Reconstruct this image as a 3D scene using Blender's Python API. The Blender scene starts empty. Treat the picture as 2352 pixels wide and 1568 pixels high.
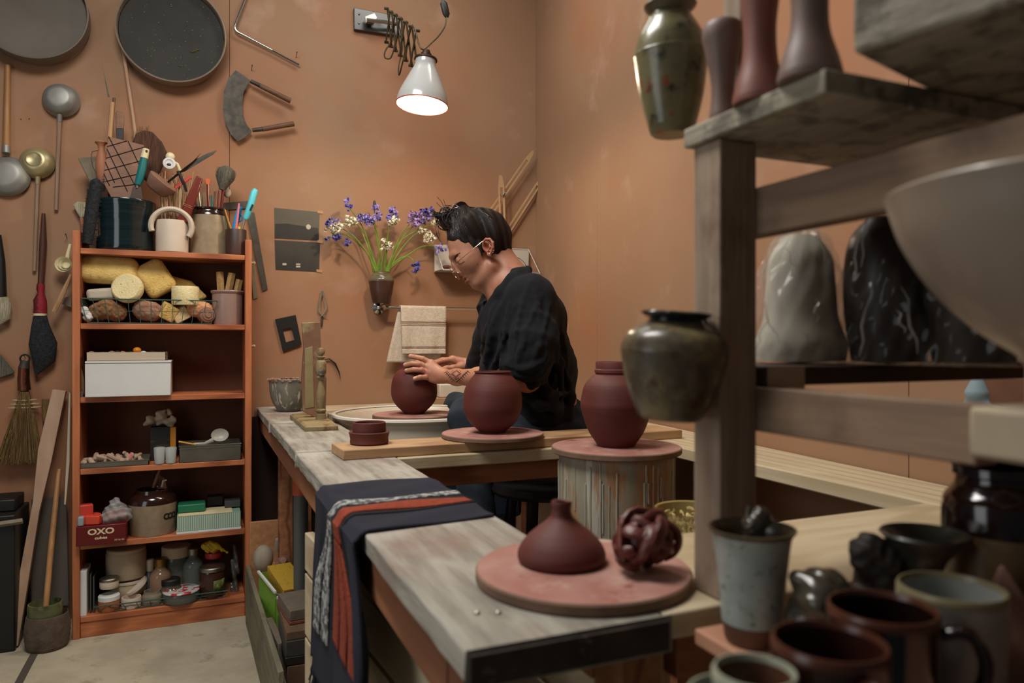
import bpy, math, random
import numpy as np
from mathutils import Vector, Matrix, Euler
from mathutils.bvhtree import BVHTree
random.seed(7); np.random.seed(7)
PI = math.pi; R = math.radians
# ---------------- camera ----------------
FPX = 1679.0; CX0 = 1176.0; HY = 784.0
TH = math.atan2(716, 1679); CT, ST = math.cos(TH), math.sin(TH)
EYE = Vector((0, 0, 1.0))
scene = bpy.context.scene
cam_d = bpy.data.cameras.new('camera'); cam = bpy.data.objects.new('camera', cam_d)
scene.collection.objects.link(cam)
cam.location = EYE; cam.rotation_euler = (PI/2, 0, -TH)
cam_d.sensor_width = 36; cam_d.lens = FPX/2352*36; cam_d.clip_start = 0.02
cam_d.dof.use_dof = True; cam_d.dof.focus_distance = 2.25; cam_d.dof.aperture_fstop = 4.2
scene.camera = cam
# ---------------- view, world, lights ----------------
scene.view_settings.view_transform = 'Standard'; scene.view_settings.look = 'None'
scene.view_settings.exposure = -0.04; scene.view_settings.gamma = 1.0
scene.view_settings.use_curve_mapping = False
world = bpy.data.worlds.new('world'); scene.world = world; world.use_nodes = True
world.node_tree.nodes['Background'].inputs[0].default_value = (0.75, 0.86, 1.0, 1)
world.node_tree.nodes['Background'].inputs[1].default_value = 0.05
def area(name, loc, target, sx, sy, power, col):
    l = bpy.data.lights.new(name, 'AREA'); l.shape = 'RECTANGLE'; l.size = sx; l.size_y = sy
    l.energy = power; l.color = col
    o = bpy.data.objects.new(name, l); scene.collection.objects.link(o)
    o.location = loc; o.rotation_euler = (Vector(target)-Vector(loc)).to_track_quat('-Z', 'Y').to_euler()
    return o
area('skylight', (-0.20, 1.30, 2.65), (0.25, 1.60, 0.8), 0.9, 0.7, 43, (1.0, 0.965, 0.91))
area('doorway', (-1.7, 0.7, 1.15), (0.4, 1.4, 0.6), 1.0, 1.5, 10, (0.95, 0.97, 1.0))
area('corner_fill', (0.75, 2.35, 2.75), (0.9, 2.6, 0.5), 0.9, 0.2, 7, (1.0, 0.97, 0.92))  # added unseen fill that brightens the top of the wall near the corner

def W(px, py, D):
    lat = (px-CX0)*D/FPX
    return Vector((D*ST+lat*CT, D*CT-lat*ST, 1.0-(py-HY)*D/FPX))
def ray(px, py): return W(px, py, 1.0)-EYE
def WY(px, py, Y): r = ray(px, py); return EYE+r*(Y/r.y)
def WX(px, py, X): r = ray(px, py); return EYE+r*(X/r.x)
def WZ(px, py, z): r = ray(px, py); return EYE+r*((z-1.0)/r.z)
RWX0, RWK = 1.418, 0.0817           # right wall: X = RWX0 - RWK*(3.05-Y)
def WR(px, py, off=0.0):
    r = ray(px, py); t = (RWX0-3.05*RWK-off)/(r.x-RWK*r.y); return EYE+r*t

# ---------------- geometry collector ----------------
class G:
    def __init__(s): s.v = []; s.f = []; s.m = []; s.cur = 0
    def add(s, vs, fs, M=None):
        b = len(s.v)
        for p in vs:
            p = Vector(p); s.v.append(M @ p if M is not None else p)
        for q in fs: s.f.append([b+i for i in q]); s.m.append(s.cur)
        return s
    def box(s, x0, x1, y0, y1, z0, z1, M=None):
        vs = [(x0,y0,z0),(x1,y0,z0),(x1,y1,z0),(x0,y1,z0),(x0,y0,z1),(x1,y0,z1),(x1,y1,z1),(x0,y1,z1)]
        return s.add(vs, [(0,3,2,1),(4,5,6,7),(0,1,5,4),(1,2,6,5),(2,3,7,6),(3,0,4,7)], M)
    def cbox(s, c, sx, sy, sz, M=None):
        return s.box(c[0]-sx/2, c[0]+sx/2, c[1]-sy/2, c[1]+sy/2, c[2]-sz/2, c[2]+sz/2, M)
    def lathe(s, prof, n=32, M=None, a0=0.0, a1=2*PI, sq=(1, 1)):
        """prof: list of (r,z). r==0 makes a pole."""
        full = abs(a1-a0-2*PI) < 1e-6; k = n if full else n+1
        vs = []; idx = []
        for r, z in prof:
            if r <= 1e-7: idx.append([len(vs)]*k); vs.append((0, 0, z))
            else:
                idx.append(list(range(len(vs), len(vs)+k)))
                for i in range(k):
                    a = a0+(a1-a0)*i/n; vs.append((r*math.cos(a)*sq[0], r*math.sin(a)*sq[1], z))
        fs = []
        for j in range(len(prof)-1):
            A, B = idx[j], idx[j+1]
            for i in range(n):
                i2 = (i+1) % k
                q = [A[i], A[i2], B[i2], B[i]]
                q2 = []
                for t in q:
                    if t not in q2: q2.append(t)
                if len(q2) > 2: fs.append(q2)
        return s.add(vs, fs, M)
    def cyl(s, p0, p1, r0, r1=None, n=16):
        p0 = Vector(p0); p1 = Vector(p1); r1 = r0 if r1 is None else r1
        d = p1-p0; M = Matrix.Translation(p0) @ d.to_track_quat('Z', 'Y').to_matrix().to_4x4()
        return s.lathe([(0, 0), (r0, 0), (r1, d.length), (0, d.length)], n, M)
    def tube(s, pts, r, n=8, cap=True, closed=False, sq=None, up=None):
        pts = [Vector(p) for p in pts]; N = len(pts)
        rs = r if isinstance(r, (list, tuple)) else [r]*N
        vs = []; nrm = None
        for i in range(N):
            if closed: t = pts[(i+1) % N]-pts[i-1]
            else: t = pts[min(i+1, N-1)]-pts[max(i-1, 0)]
            t.normalize()
            if nrm is None:
                a = Vector(up) if up else (Vector((0, 0, 1)) if abs(t.z) < .9 else Vector((1, 0, 0)))
                nrm = (a-t*a.dot(t)).normalized()
            else:
                nrm = nrm-t*nrm.dot(t)
                nrm = nrm.normalized() if nrm.length > 1e-6 else t.orthogonal().normalized()
            b = t.cross(nrm)
            for k in range(n):
                a = 2*PI*k/n
                vs.append(pts[i]+(nrm*math.cos(a)*(sq[0] if sq else 1)+b*math.sin(a)*(sq[1] if sq else 1))*rs[i])
        fs = []
        for i in range(N if closed else N-1):
            j = (i+1) % N
            for k in range(n):
                k2 = (k+1) % n; fs.append((i*n+k, i*n+k2, j*n+k2, j*n+k))
        if cap and not closed:
            fs.append(tuple(range(n))[::-1]); fs.append(tuple((N-1)*n+k for k in range(n)))
        return s.add(vs, fs)
    def prism(s, poly, z0, z1, M=None):
        n = len(poly)
        vs = [(x, y, z0) for x, y in poly]+[(x, y, z1) for x, y in poly]
        fs = [tuple(range(n))[::-1], tuple(range(n, 2*n))]+[(i, (i+1) % n, n+(i+1) % n, n+i) for i in range(n)]
        return s.add(vs, fs, M)
    def ell(s, c, r, nu=20, nv=12, M=None):
        if not isinstance(r, (tuple, list)): r = (r, r, r)
        T = Matrix.Translation(Vector(c)) @ (M if M is not None else Matrix.Identity(4)) @ Matrix.Diagonal((r[0], r[1], r[2], 1))
        return s.lathe([(math.sin(PI*j/nv), -math.cos(PI*j/nv)) for j in range(nv+1)], nu, T)
    def sheet(s, fn, nu, nv, cu=False):
        vs = [fn(i/(nu if cu else nu-1), j/(nv-1)) for j in range(nv) for i in range(nu)]
        fs = []
        for j in range(nv-1):
            for i in range(nu if cu else nu-1):
                i2 = (i+1) % nu; fs.append((j*nu+i, j*nu+i2, (j+1)*nu+i2, (j+1)*nu+i))
        return s.add(vs, fs)
    def raw(s, vs, fs): return s.add([tuple(v) for v in vs], [tuple(f) for f in fs])

_mw = {}
def mw(o): return _mw.get(o.name, Matrix.Identity(4))
def obj(name, g, mats, parent=None, bevel=0, sub=0, solid=0, flat=False, angle=40, loc=None, local=False, kind=None, label=None, bseg=2):
    me = bpy.data.meshes.new(name)
    pts = g.v
    P = mw(parent) if parent is not None else Matrix.Identity(4)
    if local: Mo = Matrix.Identity(4); L = Vector((0, 0, 0))
    else:
        inv = P.inverted(); pts = [inv @ p for p in pts] if parent is not None else pts
        if parent is None and loc is None:
            xs = [p.x for p in pts]; ys = [p.y for p in pts]; zs = [p.z for p in pts]
            L = Vector(((min(xs)+max(xs))/2, (min(ys)+max(ys))/2, min(zs)))
        else: L = Vector(loc) if loc is not None else Vector((0, 0, 0))
        if L.length: pts = [p-L for p in pts]
    me.from_pydata([tuple(p) for p in pts], [], [tuple(f) for f in g.f])
    if not isinstance(mats, (list, tuple)): mats = [mats]
    for m in mats: me.materials.append(m)
    if len(mats) > 1: me.polygons.foreach_set('material_index', g.m)
    if not flat:
        me.shade_smooth()
        me.set_sharp_from_angle(angle=R(angle))
    me.validate(); me.update()
    o = bpy.data.objects.new(name, me); scene.collection.objects.link(o)
    o.location = L; o.parent = parent
    _mw[o.name] = P @ Matrix.Translation(L)
    if solid:
        m = o.modifiers.new('thickness', 'SOLIDIFY'); m.thickness = solid; m.offset = 0
    if bevel:
        m = o.modifiers.new('bevel', 'BEVEL'); m.width = bevel; m.segments = bseg; m.limit_method = 'ANGLE'; m.angle_limit = R(40); m.harden_normals = False
    if sub:
        m = o.modifiers.new('sub', 'SUBSURF'); m.levels = sub; m.render_levels = sub
    if kind: o['kind'] = kind
    if label and parent is not None: o['label'] = label
    return o
def tag(o, label, cat, group=None, kind=None):
    o['label'] = label; o['category'] = cat
    if group: o['group'] = group
    if kind: o['kind'] = kind
    return o
def thing(name, label, cat, loc=(0, 0, 0), rot=(0, 0, 0), group=None):
    o = bpy.data.objects.new(name, None); scene.collection.objects.link(o)
    o.empty_display_size = .05
    o.location = loc; o.rotation_euler = rot if isinstance(rot, (tuple, list, Euler)) else (0, 0, rot)
    _mw[o.name] = Matrix.Translation(Vector(loc)) @ o.rotation_euler.to_matrix().to_4x4()
    return tag(o, label, cat, group)
def struct(name, g, m, **k): return obj(name, g, m, kind='structure', **k)
def dup(root, loc, rot=None, label=None, group=None):
    r = root.copy(); scene.collection.objects.link(r); r.location = loc
    if rot is not None: r.rotation_euler = rot
    if label: r['label'] = label
    if group: r['group'] = group
    for ch in [o for o in scene.objects if o.parent == root]:
        c = ch.copy(); scene.collection.objects.link(c); c.parent = r
        for g_ in [o for o in scene.objects if o.parent == ch]:
            d = g_.copy(); scene.collection.objects.link(d); d.parent = c
    return r
def frame(p0, xdir, up=(0, 0, 1)):
    """matrix with local X along xdir, local Z near up, origin p0"""
    x = Vector(xdir).normalized(); z = Vector(up); z = (z-x*z.dot(x)).normalized(); y = z.cross(x)
    M = Matrix((x, y, z)).transposed().to_4x4(); M.translation = Vector(p0); return M
def zframe(p0, zdir, xh=(1, 0, 0)):
    z = Vector(zdir).normalized(); x = Vector(xh); x = (x-z*x.dot(z)).normalized(); y = z.cross(x)
    M = Matrix((x, y, z)).transposed().to_4x4(); M.translation = Vector(p0); return M
CAMX = Vector((CT, -ST, 0)); CAMY = Vector((ST, CT, 0)); ZUP = Vector((0, 0, 1))
def spline(pts, n=8):
    pts = [Vector(p) for p in pts]; out = []
    P = [pts[0]*2-pts[1]]+pts+[pts[-1]*2-pts[-2]]
    for i in range(1, len(P)-2):
        p0, p1, p2, p3 = P[i-1:i+3]
        for k in range(n):
            t = k/n
            out.append(.5*((2*p1)+(p2-p0)*t+(2*p0-5*p1+4*p2-p3)*t*t+(3*p1-p0-3*p2+p3)*t**3))
    out.append(pts[-1]); return out
def prof(pts, n=4):
    return [(max(p.x, 0), p.y) for p in spline([(a, b, 0) for a, b in pts], n)]

# ---------------- signed distance sculpting ----------------
class SDF:
    def __init__(s, lo, hi, h):
        s.lo = np.array(lo, float); s.h = h
        s.n = np.ceil((np.array(hi, float)-s.lo)/h).astype(int)+1
        s.F = np.full(tuple(s.n), 1.0, np.float32)
    def sub(s, lo, hi):
        a = np.clip(np.floor((np.array(lo)-s.lo)/s.h).astype(int), 0, s.n); b = np.clip(np.ceil((np.array(hi)-s.lo)/s.h).astype(int)+1, 0, s.n)
        sl = tuple(slice(a[i], b[i]) for i in range(3))
        ax = [(s.lo[i]+np.arange(a[i], b[i])*s.h).astype(np.float32) for i in range(3)]
        return sl, ax[0][:, None, None], ax[1][None, :, None], ax[2][None, None, :]
    def comb(s, sl, d, k, op):
        f = s.F[sl]
        if f.size == 0: return
        if op == 'add':
            if k > 0:
                h = np.maximum(k-np.abs(f-d), 0)/k; s.F[sl] = np.minimum(f, d)-h*h*k*.25
            else: s.F[sl] = np.minimum(f, d)
        elif op == 'sub':
            d = -d; h = np.maximum(k-np.abs(f-d), 0)/k; s.F[sl] = np.maximum(f, d)+h*h*k*.25
    def cap(s, a, b, ra, rb=None, k=.01, op='add'):
        rb = ra if rb is None else rb
        a = np.array(a, float); b = np.array(b, float); m = max(ra, rb)+k+3*s.h
        sl, X, Y, Z = s.sub(np.minimum(a, b)-m, np.maximum(a, b)+m)
        ab = b-a; L = float(ab@ab)+1e-12
        t = np.clip(((X-a[0])*ab[0]+(Y-a[1])*ab[1]+(Z-a[2])*ab[2])/L, 0, 1)
        d = np.sqrt((X-a[0]-ab[0]*t)**2+(Y-a[1]-ab[1]*t)**2+(Z-a[2]-ab[2]*t)**2)-(ra+(rb-ra)*t)
        s.comb(sl, d, k, op)
    def chain(s, pts, rs, k=.006, op='add'):
        for i in range(len(pts)-1): s.cap(pts[i], pts[i+1], rs[i], rs[i+1], k, op)
    def ell(s, c, r, M=None, k=.01, op='add'):
        c = np.array(c, float); r = np.array(r if isinstance(r, (list, tuple)) else (r, r, r), float); m = r.max()+k+3*s.h
        sl, X, Y, Z = s.sub(c-m, c+m)
        x, y, z = X-c[0], Y-c[1], Z-c[2]
        if M is not None:
            A = np.array(M)[:3, :3].T
            x, y, z = (A[i, 0]*x+A[i, 1]*y+A[i, 2]*z for i in range(3))
        q = np.sqrt((x/r[0])**2+(y/r[1])**2+(z/r[2])**2)+1e-9
        g = np.sqrt((x/r[0]**2)**2+(y/r[1]**2)**2+(z/r[2]**2)**2)+1e-9
        s.comb(sl, (q*(q-1)/g).astype(np.float32), k, op)
    def rbox(s, c, hs, rr, M=None, k=.01, op='add'):
        c = np.array(c, float); hs = np.array(hs, float); m = np.linalg.norm(hs)+k+3*s.h
        sl, X, Y, Z = s.sub(c-m, c+m); x, y, z = X-c[0], Y-c[1], Z-c[2]
        if M is not None:
            A = np.array(M)[:3, :3].T
            x, y, z = (A[i, 0]*x+A[i, 1]*y+A[i, 2]*z for i in range(3))
        qx, qy, qz = np.abs(x)-hs[0]+rr, np.abs(y)-hs[1]+rr, np.abs(z)-hs[2]+rr
        d = np.sqrt(np.maximum(qx, 0)**2+np.maximum(qy, 0)**2+np.maximum(qz, 0)**2)+np.minimum(np.maximum(qx, np.maximum(qy, qz)), 0)-rr
        s.comb(sl, d.astype(np.float32), k, op)
    def warp(s, fn):
        sl, X, Y, Z = s.sub(s.lo, s.lo+s.n*s.h); s.F += (fn(X, Y, Z)*(np.abs(s.F) < .06)).astype(np.float32)
    def cut(s, p, n):
        sl, X, Y, Z = s.sub(s.lo, s.lo+s.n*s.h); n = np.array(n, float); n /= np.linalg.norm(n)
        d = (X-p[0])*n[0]+(Y-p[1])*n[1]+(Z-p[2])*n[2]; s.F = np.maximum(s.F, d.astype(np.float32))
    def mesh(s):
        F = s.F; F[0] = F[-1] = 1; F[:, 0] = F[:, -1] = 1; F[:, :, 0] = F[:, :, -1] = 1
        S = F < 0; n = F.shape
        cnt = np.zeros((n[0]-1, n[1]-1, n[2]-1), np.uint8)
        for dx in (0, 1):
            for dy in (0, 1):
                for dz in (0, 1): cnt += S[dx:n[0]-1+dx, dy:n[1]-1+dy, dz:n[2]-1+dz]
        act = (cnt > 0) & (cnt < 8); I = np.argwhere(act)
        idx = np.full(act.shape, -1, np.int64); idx[tuple(I.T)] = np.arange(len(I))
        acc = np.zeros((len(I), 3)); c = np.zeros(len(I))
        for ax in range(3):
            o1, o2 = [a for a in range(3) if a != ax]
            for u in (0, 1):
                for w in (0, 1):
                    A = I.copy(); A[:, o1] += u; A[:, o2] += w; B = A.copy(); B[:, ax] += 1
                    fa = F[tuple(A.T)]; fb = F[tuple(B.T)]; m = (fa < 0) != (fb < 0)
                    t = fa[m]/(fa[m]-fb[m]); P = A[m].astype(float); P[:, ax] += t
                    acc[m] += P; c[m] += 1
        V = s.lo+acc/np.maximum(c, 1)[:, None]*s.h
        Q = []
        for ax in range(3):
            o1, o2 = [(1, 2), (2, 0), (0, 1)][ax]
            sa = [slice(0, n[i]) for i in range(3)]; sa[ax] = slice(0, n[ax]-1); sb = list(sa); sb[ax] = slice(1, n[ax])
            for inside_first in (True, False):
                m = (S[tuple(sa)] & ~S[tuple(sb)]) if inside_first else (~S[tuple(sa)] & S[tuple(sb)])
                E = np.argwhere(m); E = E[(E[:, o1] > 0) & (E[:, o2] > 0)]
                def cell(d1, d2):
                    C = E.copy(); C[:, o1] -= d1; C[:, o2] -= d2; return idx[tuple(C.T)]
                q = np.stack([cell(1, 1), cell(0, 1), cell(0, 0), cell(1, 0)], 1)
                Q.append(q if inside_first else q[:, ::-1])
        return V, np.concatenate(Q)
def npobj(name, VF, mats, parent=None, smooth_it=0, world=True, facemat=None, kind=None):
    V, Fq = VF
    P = mw(parent) if parent is not None else Matrix.Identity(4)
    if parent is not None:
        A = np.array(P.inverted()); V = V@A[:3, :3].T+A[:3, 3]; L = Vector((0, 0, 0))
    else:
        L = Vector(((V[:, 0].min()+V[:, 0].max())/2, (V[:, 1].min()+V[:, 1].max())/2, V[:, 2].min())); V = V-np.array(L)
    me = bpy.data.meshes.new(name); me.vertices.add(len(V)); me.vertices.foreach_set('co', V.astype(np.float32).ravel())
    me.loops.add(Fq.size); me.loops.foreach_set('vertex_index', Fq.astype(np.int32).ravel())
    me.polygons.add(len(Fq)); me.polygons.foreach_set('loop_start', (np.arange(len(Fq))*4).astype(np.int32))
    if not isinstance(mats, (list, tuple)): mats = [mats]
    for m in mats: me.materials.append(m)
    if facemat is not None: me.polygons.foreach_set('material_index', facemat.astype(np.int32))
    me.update(calc_edges=True); me.shade_smooth(); me.validate()
    o = bpy.data.objects.new(name, me); scene.collection.objects.link(o); o.location = L; o.parent = parent
    _mw[o.name] = P @ Matrix.Translation(L)
    if smooth_it:
        m = o.modifiers.new('smooth', 'SMOOTH'); m.iterations = smooth_it; m.factor = .5
    if kind: o['kind'] = kind
    return o

# ---------------- materials ----------------
def lin(h):
    if not isinstance(h, str): return tuple(h)+((1,) if len(h) == 3 else ())
    h = h.lstrip('#'); c = [int(h[i:i+2], 16)/255 for i in (0, 2, 4)]
    return tuple((x/12.92 if x < .04045 else ((x+.055)/1.055)**2.4) for x in c)+(1,)
_mats = {}
def mat(name, col, rough=.6, metal=0.0, col2=None, scale=8, stretch=(1, 1, 1), lo=.35, hi=.65, bump=0.0, bscale=60, bstretch=None,
        spots=None, spots2=None, trans=0, alpha=1, emit=None, estr=0, sheen=0, coat=0, sss=0, ior=1.45, detail=4, wave=None, rough2=None):
    if name in _mats: return _mats[name]
    m = bpy.data.materials.new(name); m.use_nodes = True; nt = m.node_tree; N = nt.nodes; L = nt.links
    b = N['Principled BSDF']; b.inputs['Base Color'].default_value = lin(col); b.inputs['Roughness'].default_value = rough
    b.inputs['Metallic'].default_value = metal; b.inputs['IOR'].default_value = ior
    if trans: b.inputs['Transmission Weight'].default_value = trans
    if alpha < 1: b.inputs['Alpha'].default_value = alpha
    if sheen: b.inputs['Sheen Weight'].default_value = sheen
    if coat: b.inputs['Coat Weight'].default_value = coat; b.inputs['Coat Roughness'].default_value = .12
    if sss: b.inputs['Subsurface Weight'].default_value = sss; b.inputs['Subsurface Radius'].default_value = (.012, .005, .003); b.inputs['Subsurface Scale'].default_value = 1
    if emit: b.inputs['Emission Color'].default_value = lin(emit); b.inputs['Emission Strength'].default_value = estr
    tc = N.new('ShaderNodeTexCoord')
    def noise_(sc, st, det=4, off=0):
        mp = N.new('ShaderNodeMapping'); mp.inputs['Scale'].default_value = st; mp.inputs['Location'].default_value = (off, off*.7, off*.3)
        L.new(tc.outputs['Object'], mp.inputs['Vector'])
        n = N.new('ShaderNodeTexNoise'); n.inputs['Scale'].default_value = sc; n.inputs['Detail'].default_value = det; n.inputs['Roughness'].default_value = .6
        L.new(mp.outputs[0], n.inputs['Vector']); return n
    cur = None
    def ramp(src, a, bb):
        mr = N.new('ShaderNodeMapRange'); mr.inputs['From Min'].default_value = a; mr.inputs['From Max'].default_value = bb
        L.new(src, mr.inputs['Value']); return mr.outputs[0]
    def mix(fac, A, B):
        mx = N.new('ShaderNodeMix'); mx.data_type = 'RGBA'; L.new(fac, mx.inputs['Factor'])
        for sock, v in ((6, A), (7, B)):
            if isinstance(v, tuple): mx.inputs[sock].default_value = v
            else: L.new(v, mx.inputs[sock])
        return mx.outputs[2]
    if col2:
        n = noise_(scale, stretch, detail); fac = ramp(n.outputs['Fac'], lo, hi); cur = mix(fac, lin(col), lin(col2))
    if wave:   # (colour, scale, axis stretch, distortion, lo, hi)
        wc, wsc, wst, wd, wl, wh = wave
        mp = N.new('ShaderNodeMapping'); mp.inputs['Scale'].default_value = wst; L.new(tc.outputs['Object'], mp.inputs['Vector'])
        wv = N.new('ShaderNodeTexWave'); wv.wave_type = 'RINGS' if wd < 0 else 'BANDS'; wv.inputs['Scale'].default_value = wsc
        wv.inputs['Distortion'].default_value = abs(wd); wv.inputs['Detail'].default_value = 3
        if wd < 0: wv.rings_direction = 'Z'
        L.new(mp.outputs[0], wv.inputs['Vector'])
        cur = mix(ramp(wv.outputs['Fac'], wl, wh), cur if cur is not None else lin(col), lin(wc))
    for i, sp in enumerate((spots, spots2)):
        if sp:  # (colour, scale, threshold lo, hi, stretch)
            sc_, ssc, a, bb = sp[:4]; st = sp[4] if len(sp) > 4 else (1, 1, 1)
            n = noise_(ssc, st, 5, 3.1+i*5.7); cur = mix(ramp(n.outputs['Fac'], a, bb), cur if cur is not None else lin(col), lin(sc_))
    if cur is not None: L.new(cur, b.inputs['Base Color'])
    if rough2 is not None:
        n = noise_(scale, stretch, 3, 9.); mr = N.new('ShaderNodeMapRange'); mr.inputs['From Min'].default_value = .35; mr.inputs['From Max'].default_value = .65
        mr.inputs['To Min'].default_value = rough; mr.inputs['To Max'].default_value = rough2; L.new(n.outputs['Fac'], mr.inputs['Value']); L.new(mr.outputs[0], b.inputs['Roughness'])
    if bump:
        n = noise_(bscale, bstretch or (1, 1, 1), 5, 1.3); bp = N.new('ShaderNodeBump'); bp.inputs['Strength'].default_value = min(1, bump*2); bp.inputs['Distance'].default_value = .002*bump*2
        L.new(n.outputs['Fac'], bp.inputs['Height']); L.new(bp.outputs[0], b.inputs['Normal'])
    _mats[name] = m; return m
def wood(name, c1, c2, axis='y', rough=.65, c3=None, s=1.0, bump=.25, worn=None, worn2=None):
    st = {'x': (1.2*s, 14*s, 14*s), 'y': (14*s, 1.2*s, 14*s), 'z': (14*s, 14*s, 1.2*s)}[axis]
    return mat(name, c1, rough, col2=c2, scale=3.2, stretch=st, lo=.38, hi=.62, bump=bump, bscale=8, bstretch=tuple(x*1.0 for x in st),
               wave=(c3, 1.3, tuple(x*.5 for x in st), 5, .72, 1.0) if c3 else None, spots=worn, spots2=worn2)
# ================= materials shared =================
M_wall = mat('mdf_wall', '#8f6c50', .75, col2='#9c795c', scale=1.3, lo=.3, hi=.7, bump=.12, bscale=300,
             spots=('#b0917a', 3.8, .59, .82), spots2=('#a0633f', 1.2, .48, .82))
M_floor = mat('concrete', '#9c917b', .85, col2='#b3a890', scale=5, bump=.3, bscale=40, spots=('#7b705c', 12, .58, .75), spots2=('#c2b79e', 2.5, .55, .8))
M_pine = wood('pine_orange', '#a35d38', '#ba7147', 'z', .5, c3='#8c4c2d')
M_pineX = wood('pine_orange_x', '#a35d38', '#ba7147', 'x', .5, c3='#8c4c2d')
M_back = mat('case_back', '#5a3420', .8, col2='#623a25', scale=3)
M_grey = wood('worn_grey_wood', '#7f786c', '#a09a8d', 'y', .75, bump=.5, worn=('#b5afa2', 9, .50, .72, (1, .45, 1)), worn2=('#86695c', 6, .55, .75, (1, .6, 1)))
M_apron = wood('apron_wood', '#8d5a3a', '#a06c48', 'y', .7, c3='#764529')
M_apronX = wood('apron_wood_x', '#8d5336', '#9c6444', 'x', .7, c3='#764529')
M_light = wood('raw_pine_x', '#b9a787', '#c6b596', 'x', .6, c3='#ad9a78')
M_lightY = wood('raw_pine_y', '#b9a787', '#c6b596', 'y', .6, c3='#ad9a78', worn=('#cdbd9e', 5, .55, .8))
M_board = wood('ware_board', '#a5805c', '#b8946c', 'x', .65, c3='#94704c')
M_end = mat('end_grain_shaded', '#2d241e', .8, col2='#453930', scale=20, spots=('#7a7064', 30, .62, .72))
M_rack = wood('rack_wood', '#8a7560', '#a08c76', 'z', .75, bump=.5, worn=('#6b4c3c', 8, .55, .75))
M_rackY = wood('rack_wood_y', '#8f8672', '#a69d8a', 'y', .75, bump=.5, worn=('#6d6557', 26, .50, .60))
M_railY = wood('rack_rail', '#7e6552', '#93795f', 'y', .75, worn=('#6b5242', 9, .56, .75))
M_clay = mat('red_clay', '#56241c', .6, col2='#632e26', scale=4, stretch=(1, 1, 3), bump=.22, bscale=30, bstretch=(.3, .3, 6), rough2=.7)
M_clayD = mat('wet_clay', '#54261f', .38, col2='#6b342a', scale=30, bump=.5, bscale=60)
M_bat = mat('clay_bat', '#9c665a', .75, col2='#ab8074', scale=16, spots=('#7c4036', 24, .62, .7), spots2=('#bda693', 14, .58, .74))
M_batE = mat('bat_edge', '#6d5240', .8, col2='#8a6c56', scale=12)
M_white = mat('white_enamel', '#e4ddd0', .25)
M_plastic = mat('cream_plastic', '#d2c6b2', .35, col2='#c9ac90', scale=4, lo=.5, hi=.75)
M_black = mat('black_paint', '#141312', .5)
M_metal = mat('steel', '#a7a49c', .35, 1.0)
M_dark = mat('dark_iron', '#3a3733', .55, .6, col2='#544d44', scale=30)

# ================= setting =================
g = G()
def wall_panel(x0, x1): g.box(x0, x1, 3.05, 3.09, 0, 3.3)
for a, b in ((-1.6, -1.115), (-1.1135, .104), (.1055, 1.46)): wall_panel(a, b)
struct('wall_back', g, M_wall, bevel=.0008)
g = G()
wr = math.atan(RWK)
MR = Matrix.Translation((RWX0, 3.05, 0)) @ Matrix.Rotation(-wr, 4, 'Z')
for a, b in ((-.0, -.665), (-.6665, -2.065), (-2.0665, -3.6)): g.box(0, .04, b, a, 0, 3.3, MR)
struct('wall_right', g, M_wall, bevel=.0008)
g = G(); g.box(-1.9, 1.7, -1.0, 3.2, -.05, 0)
struct('floor', g, M_floor)
g = G(); g.box(-.50, -.478, 1.0, 3.05, 0, .0015)
struct('trim_1', g, mat('floor_joint', '#4a4238', .9))
# ---- long work bench ----
def rough_box(g, x0, x1, y0, y1, z0, z1, ny=30, amp=.0015, seed=0):
    rs = random.Random(seed); vs = []; fs = []
    for j in range(ny+1):
        y = y0+(y1-y0)*j/ny
        d = [rs.uniform(-amp, amp) for _ in range(4)]
        vs += [(x0+d[0], y, z0), (x1+d[1], y, z0), (x1+d[1]*.6, y, z1), (x0+d[2], y, z1)]
    for j in range(ny):
        a = j*4; b = a+4
        for k in range(4): fs.append((a+k, b+k, b+(k+1) % 4, a+(k+1) % 4)[::-1])
    fs.append((0, 1, 2, 3)); fs.append((ny*4+3, ny*4+2, ny*4+1, ny*4))
    g.add(vs, fs)
bench = thing('workbench', 'long scarred grey plank workbench running from the wall to the foreground, dusty with clay', 'workbench', (.30, 1.8, 0))
g = G(); rough_box(g, .205, .405, .574, 1.756, .711, .74, seed=1); o = obj('near_plank', g, M_grey, bench, bevel=.003)
g = G(); rough_box(g, .207, .404, 1.7575, 2.46, .711, .7395, seed=2); obj('middle_plank', g, M_grey, bench, bevel=.003)
g = G(); rough_box(g, .205, .405, 2.462, 3.04, .711, .739, ny=15, seed=3); obj('far_plank', g, M_grey, bench, bevel=.003)
g = G(); g.box(.2055, .4035, .570, .5738, .7115, .7392); obj('end_cap', g, M_end, bench, bevel=.001, label='end of the plank, coloured near-black for shade')  # near end face coloured dark for the shade it lies in
g = G(); g.box(.214, .245, .66, 3.0, .652, .709); obj('side_rail', g, M_apron, bench, bevel=.002)
g = G(); g.box(.37, .40, .66, 3.0, .652, .709); obj('side_rail', g, M_apron, bench, bevel=.002)
for (x, y) in ((.214, .60), (.37, .60), (.25, 2.62), (.355, 2.94)):
    g = G(); g.box(x, x+.045, y, y+.055, 0, .709 if y < 1 else .70); obj('leg', g, M_apron, bench, bevel=.002)
bolt = G()
for (x, y) in ((.243, .655), (.262, .648)): bolt.ell((x, y, .7405), (.0035, .0035, .0025), 10, 6)
obj('screw_head', bolt, M_metal, bench, label='pair of worn screw heads')
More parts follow.
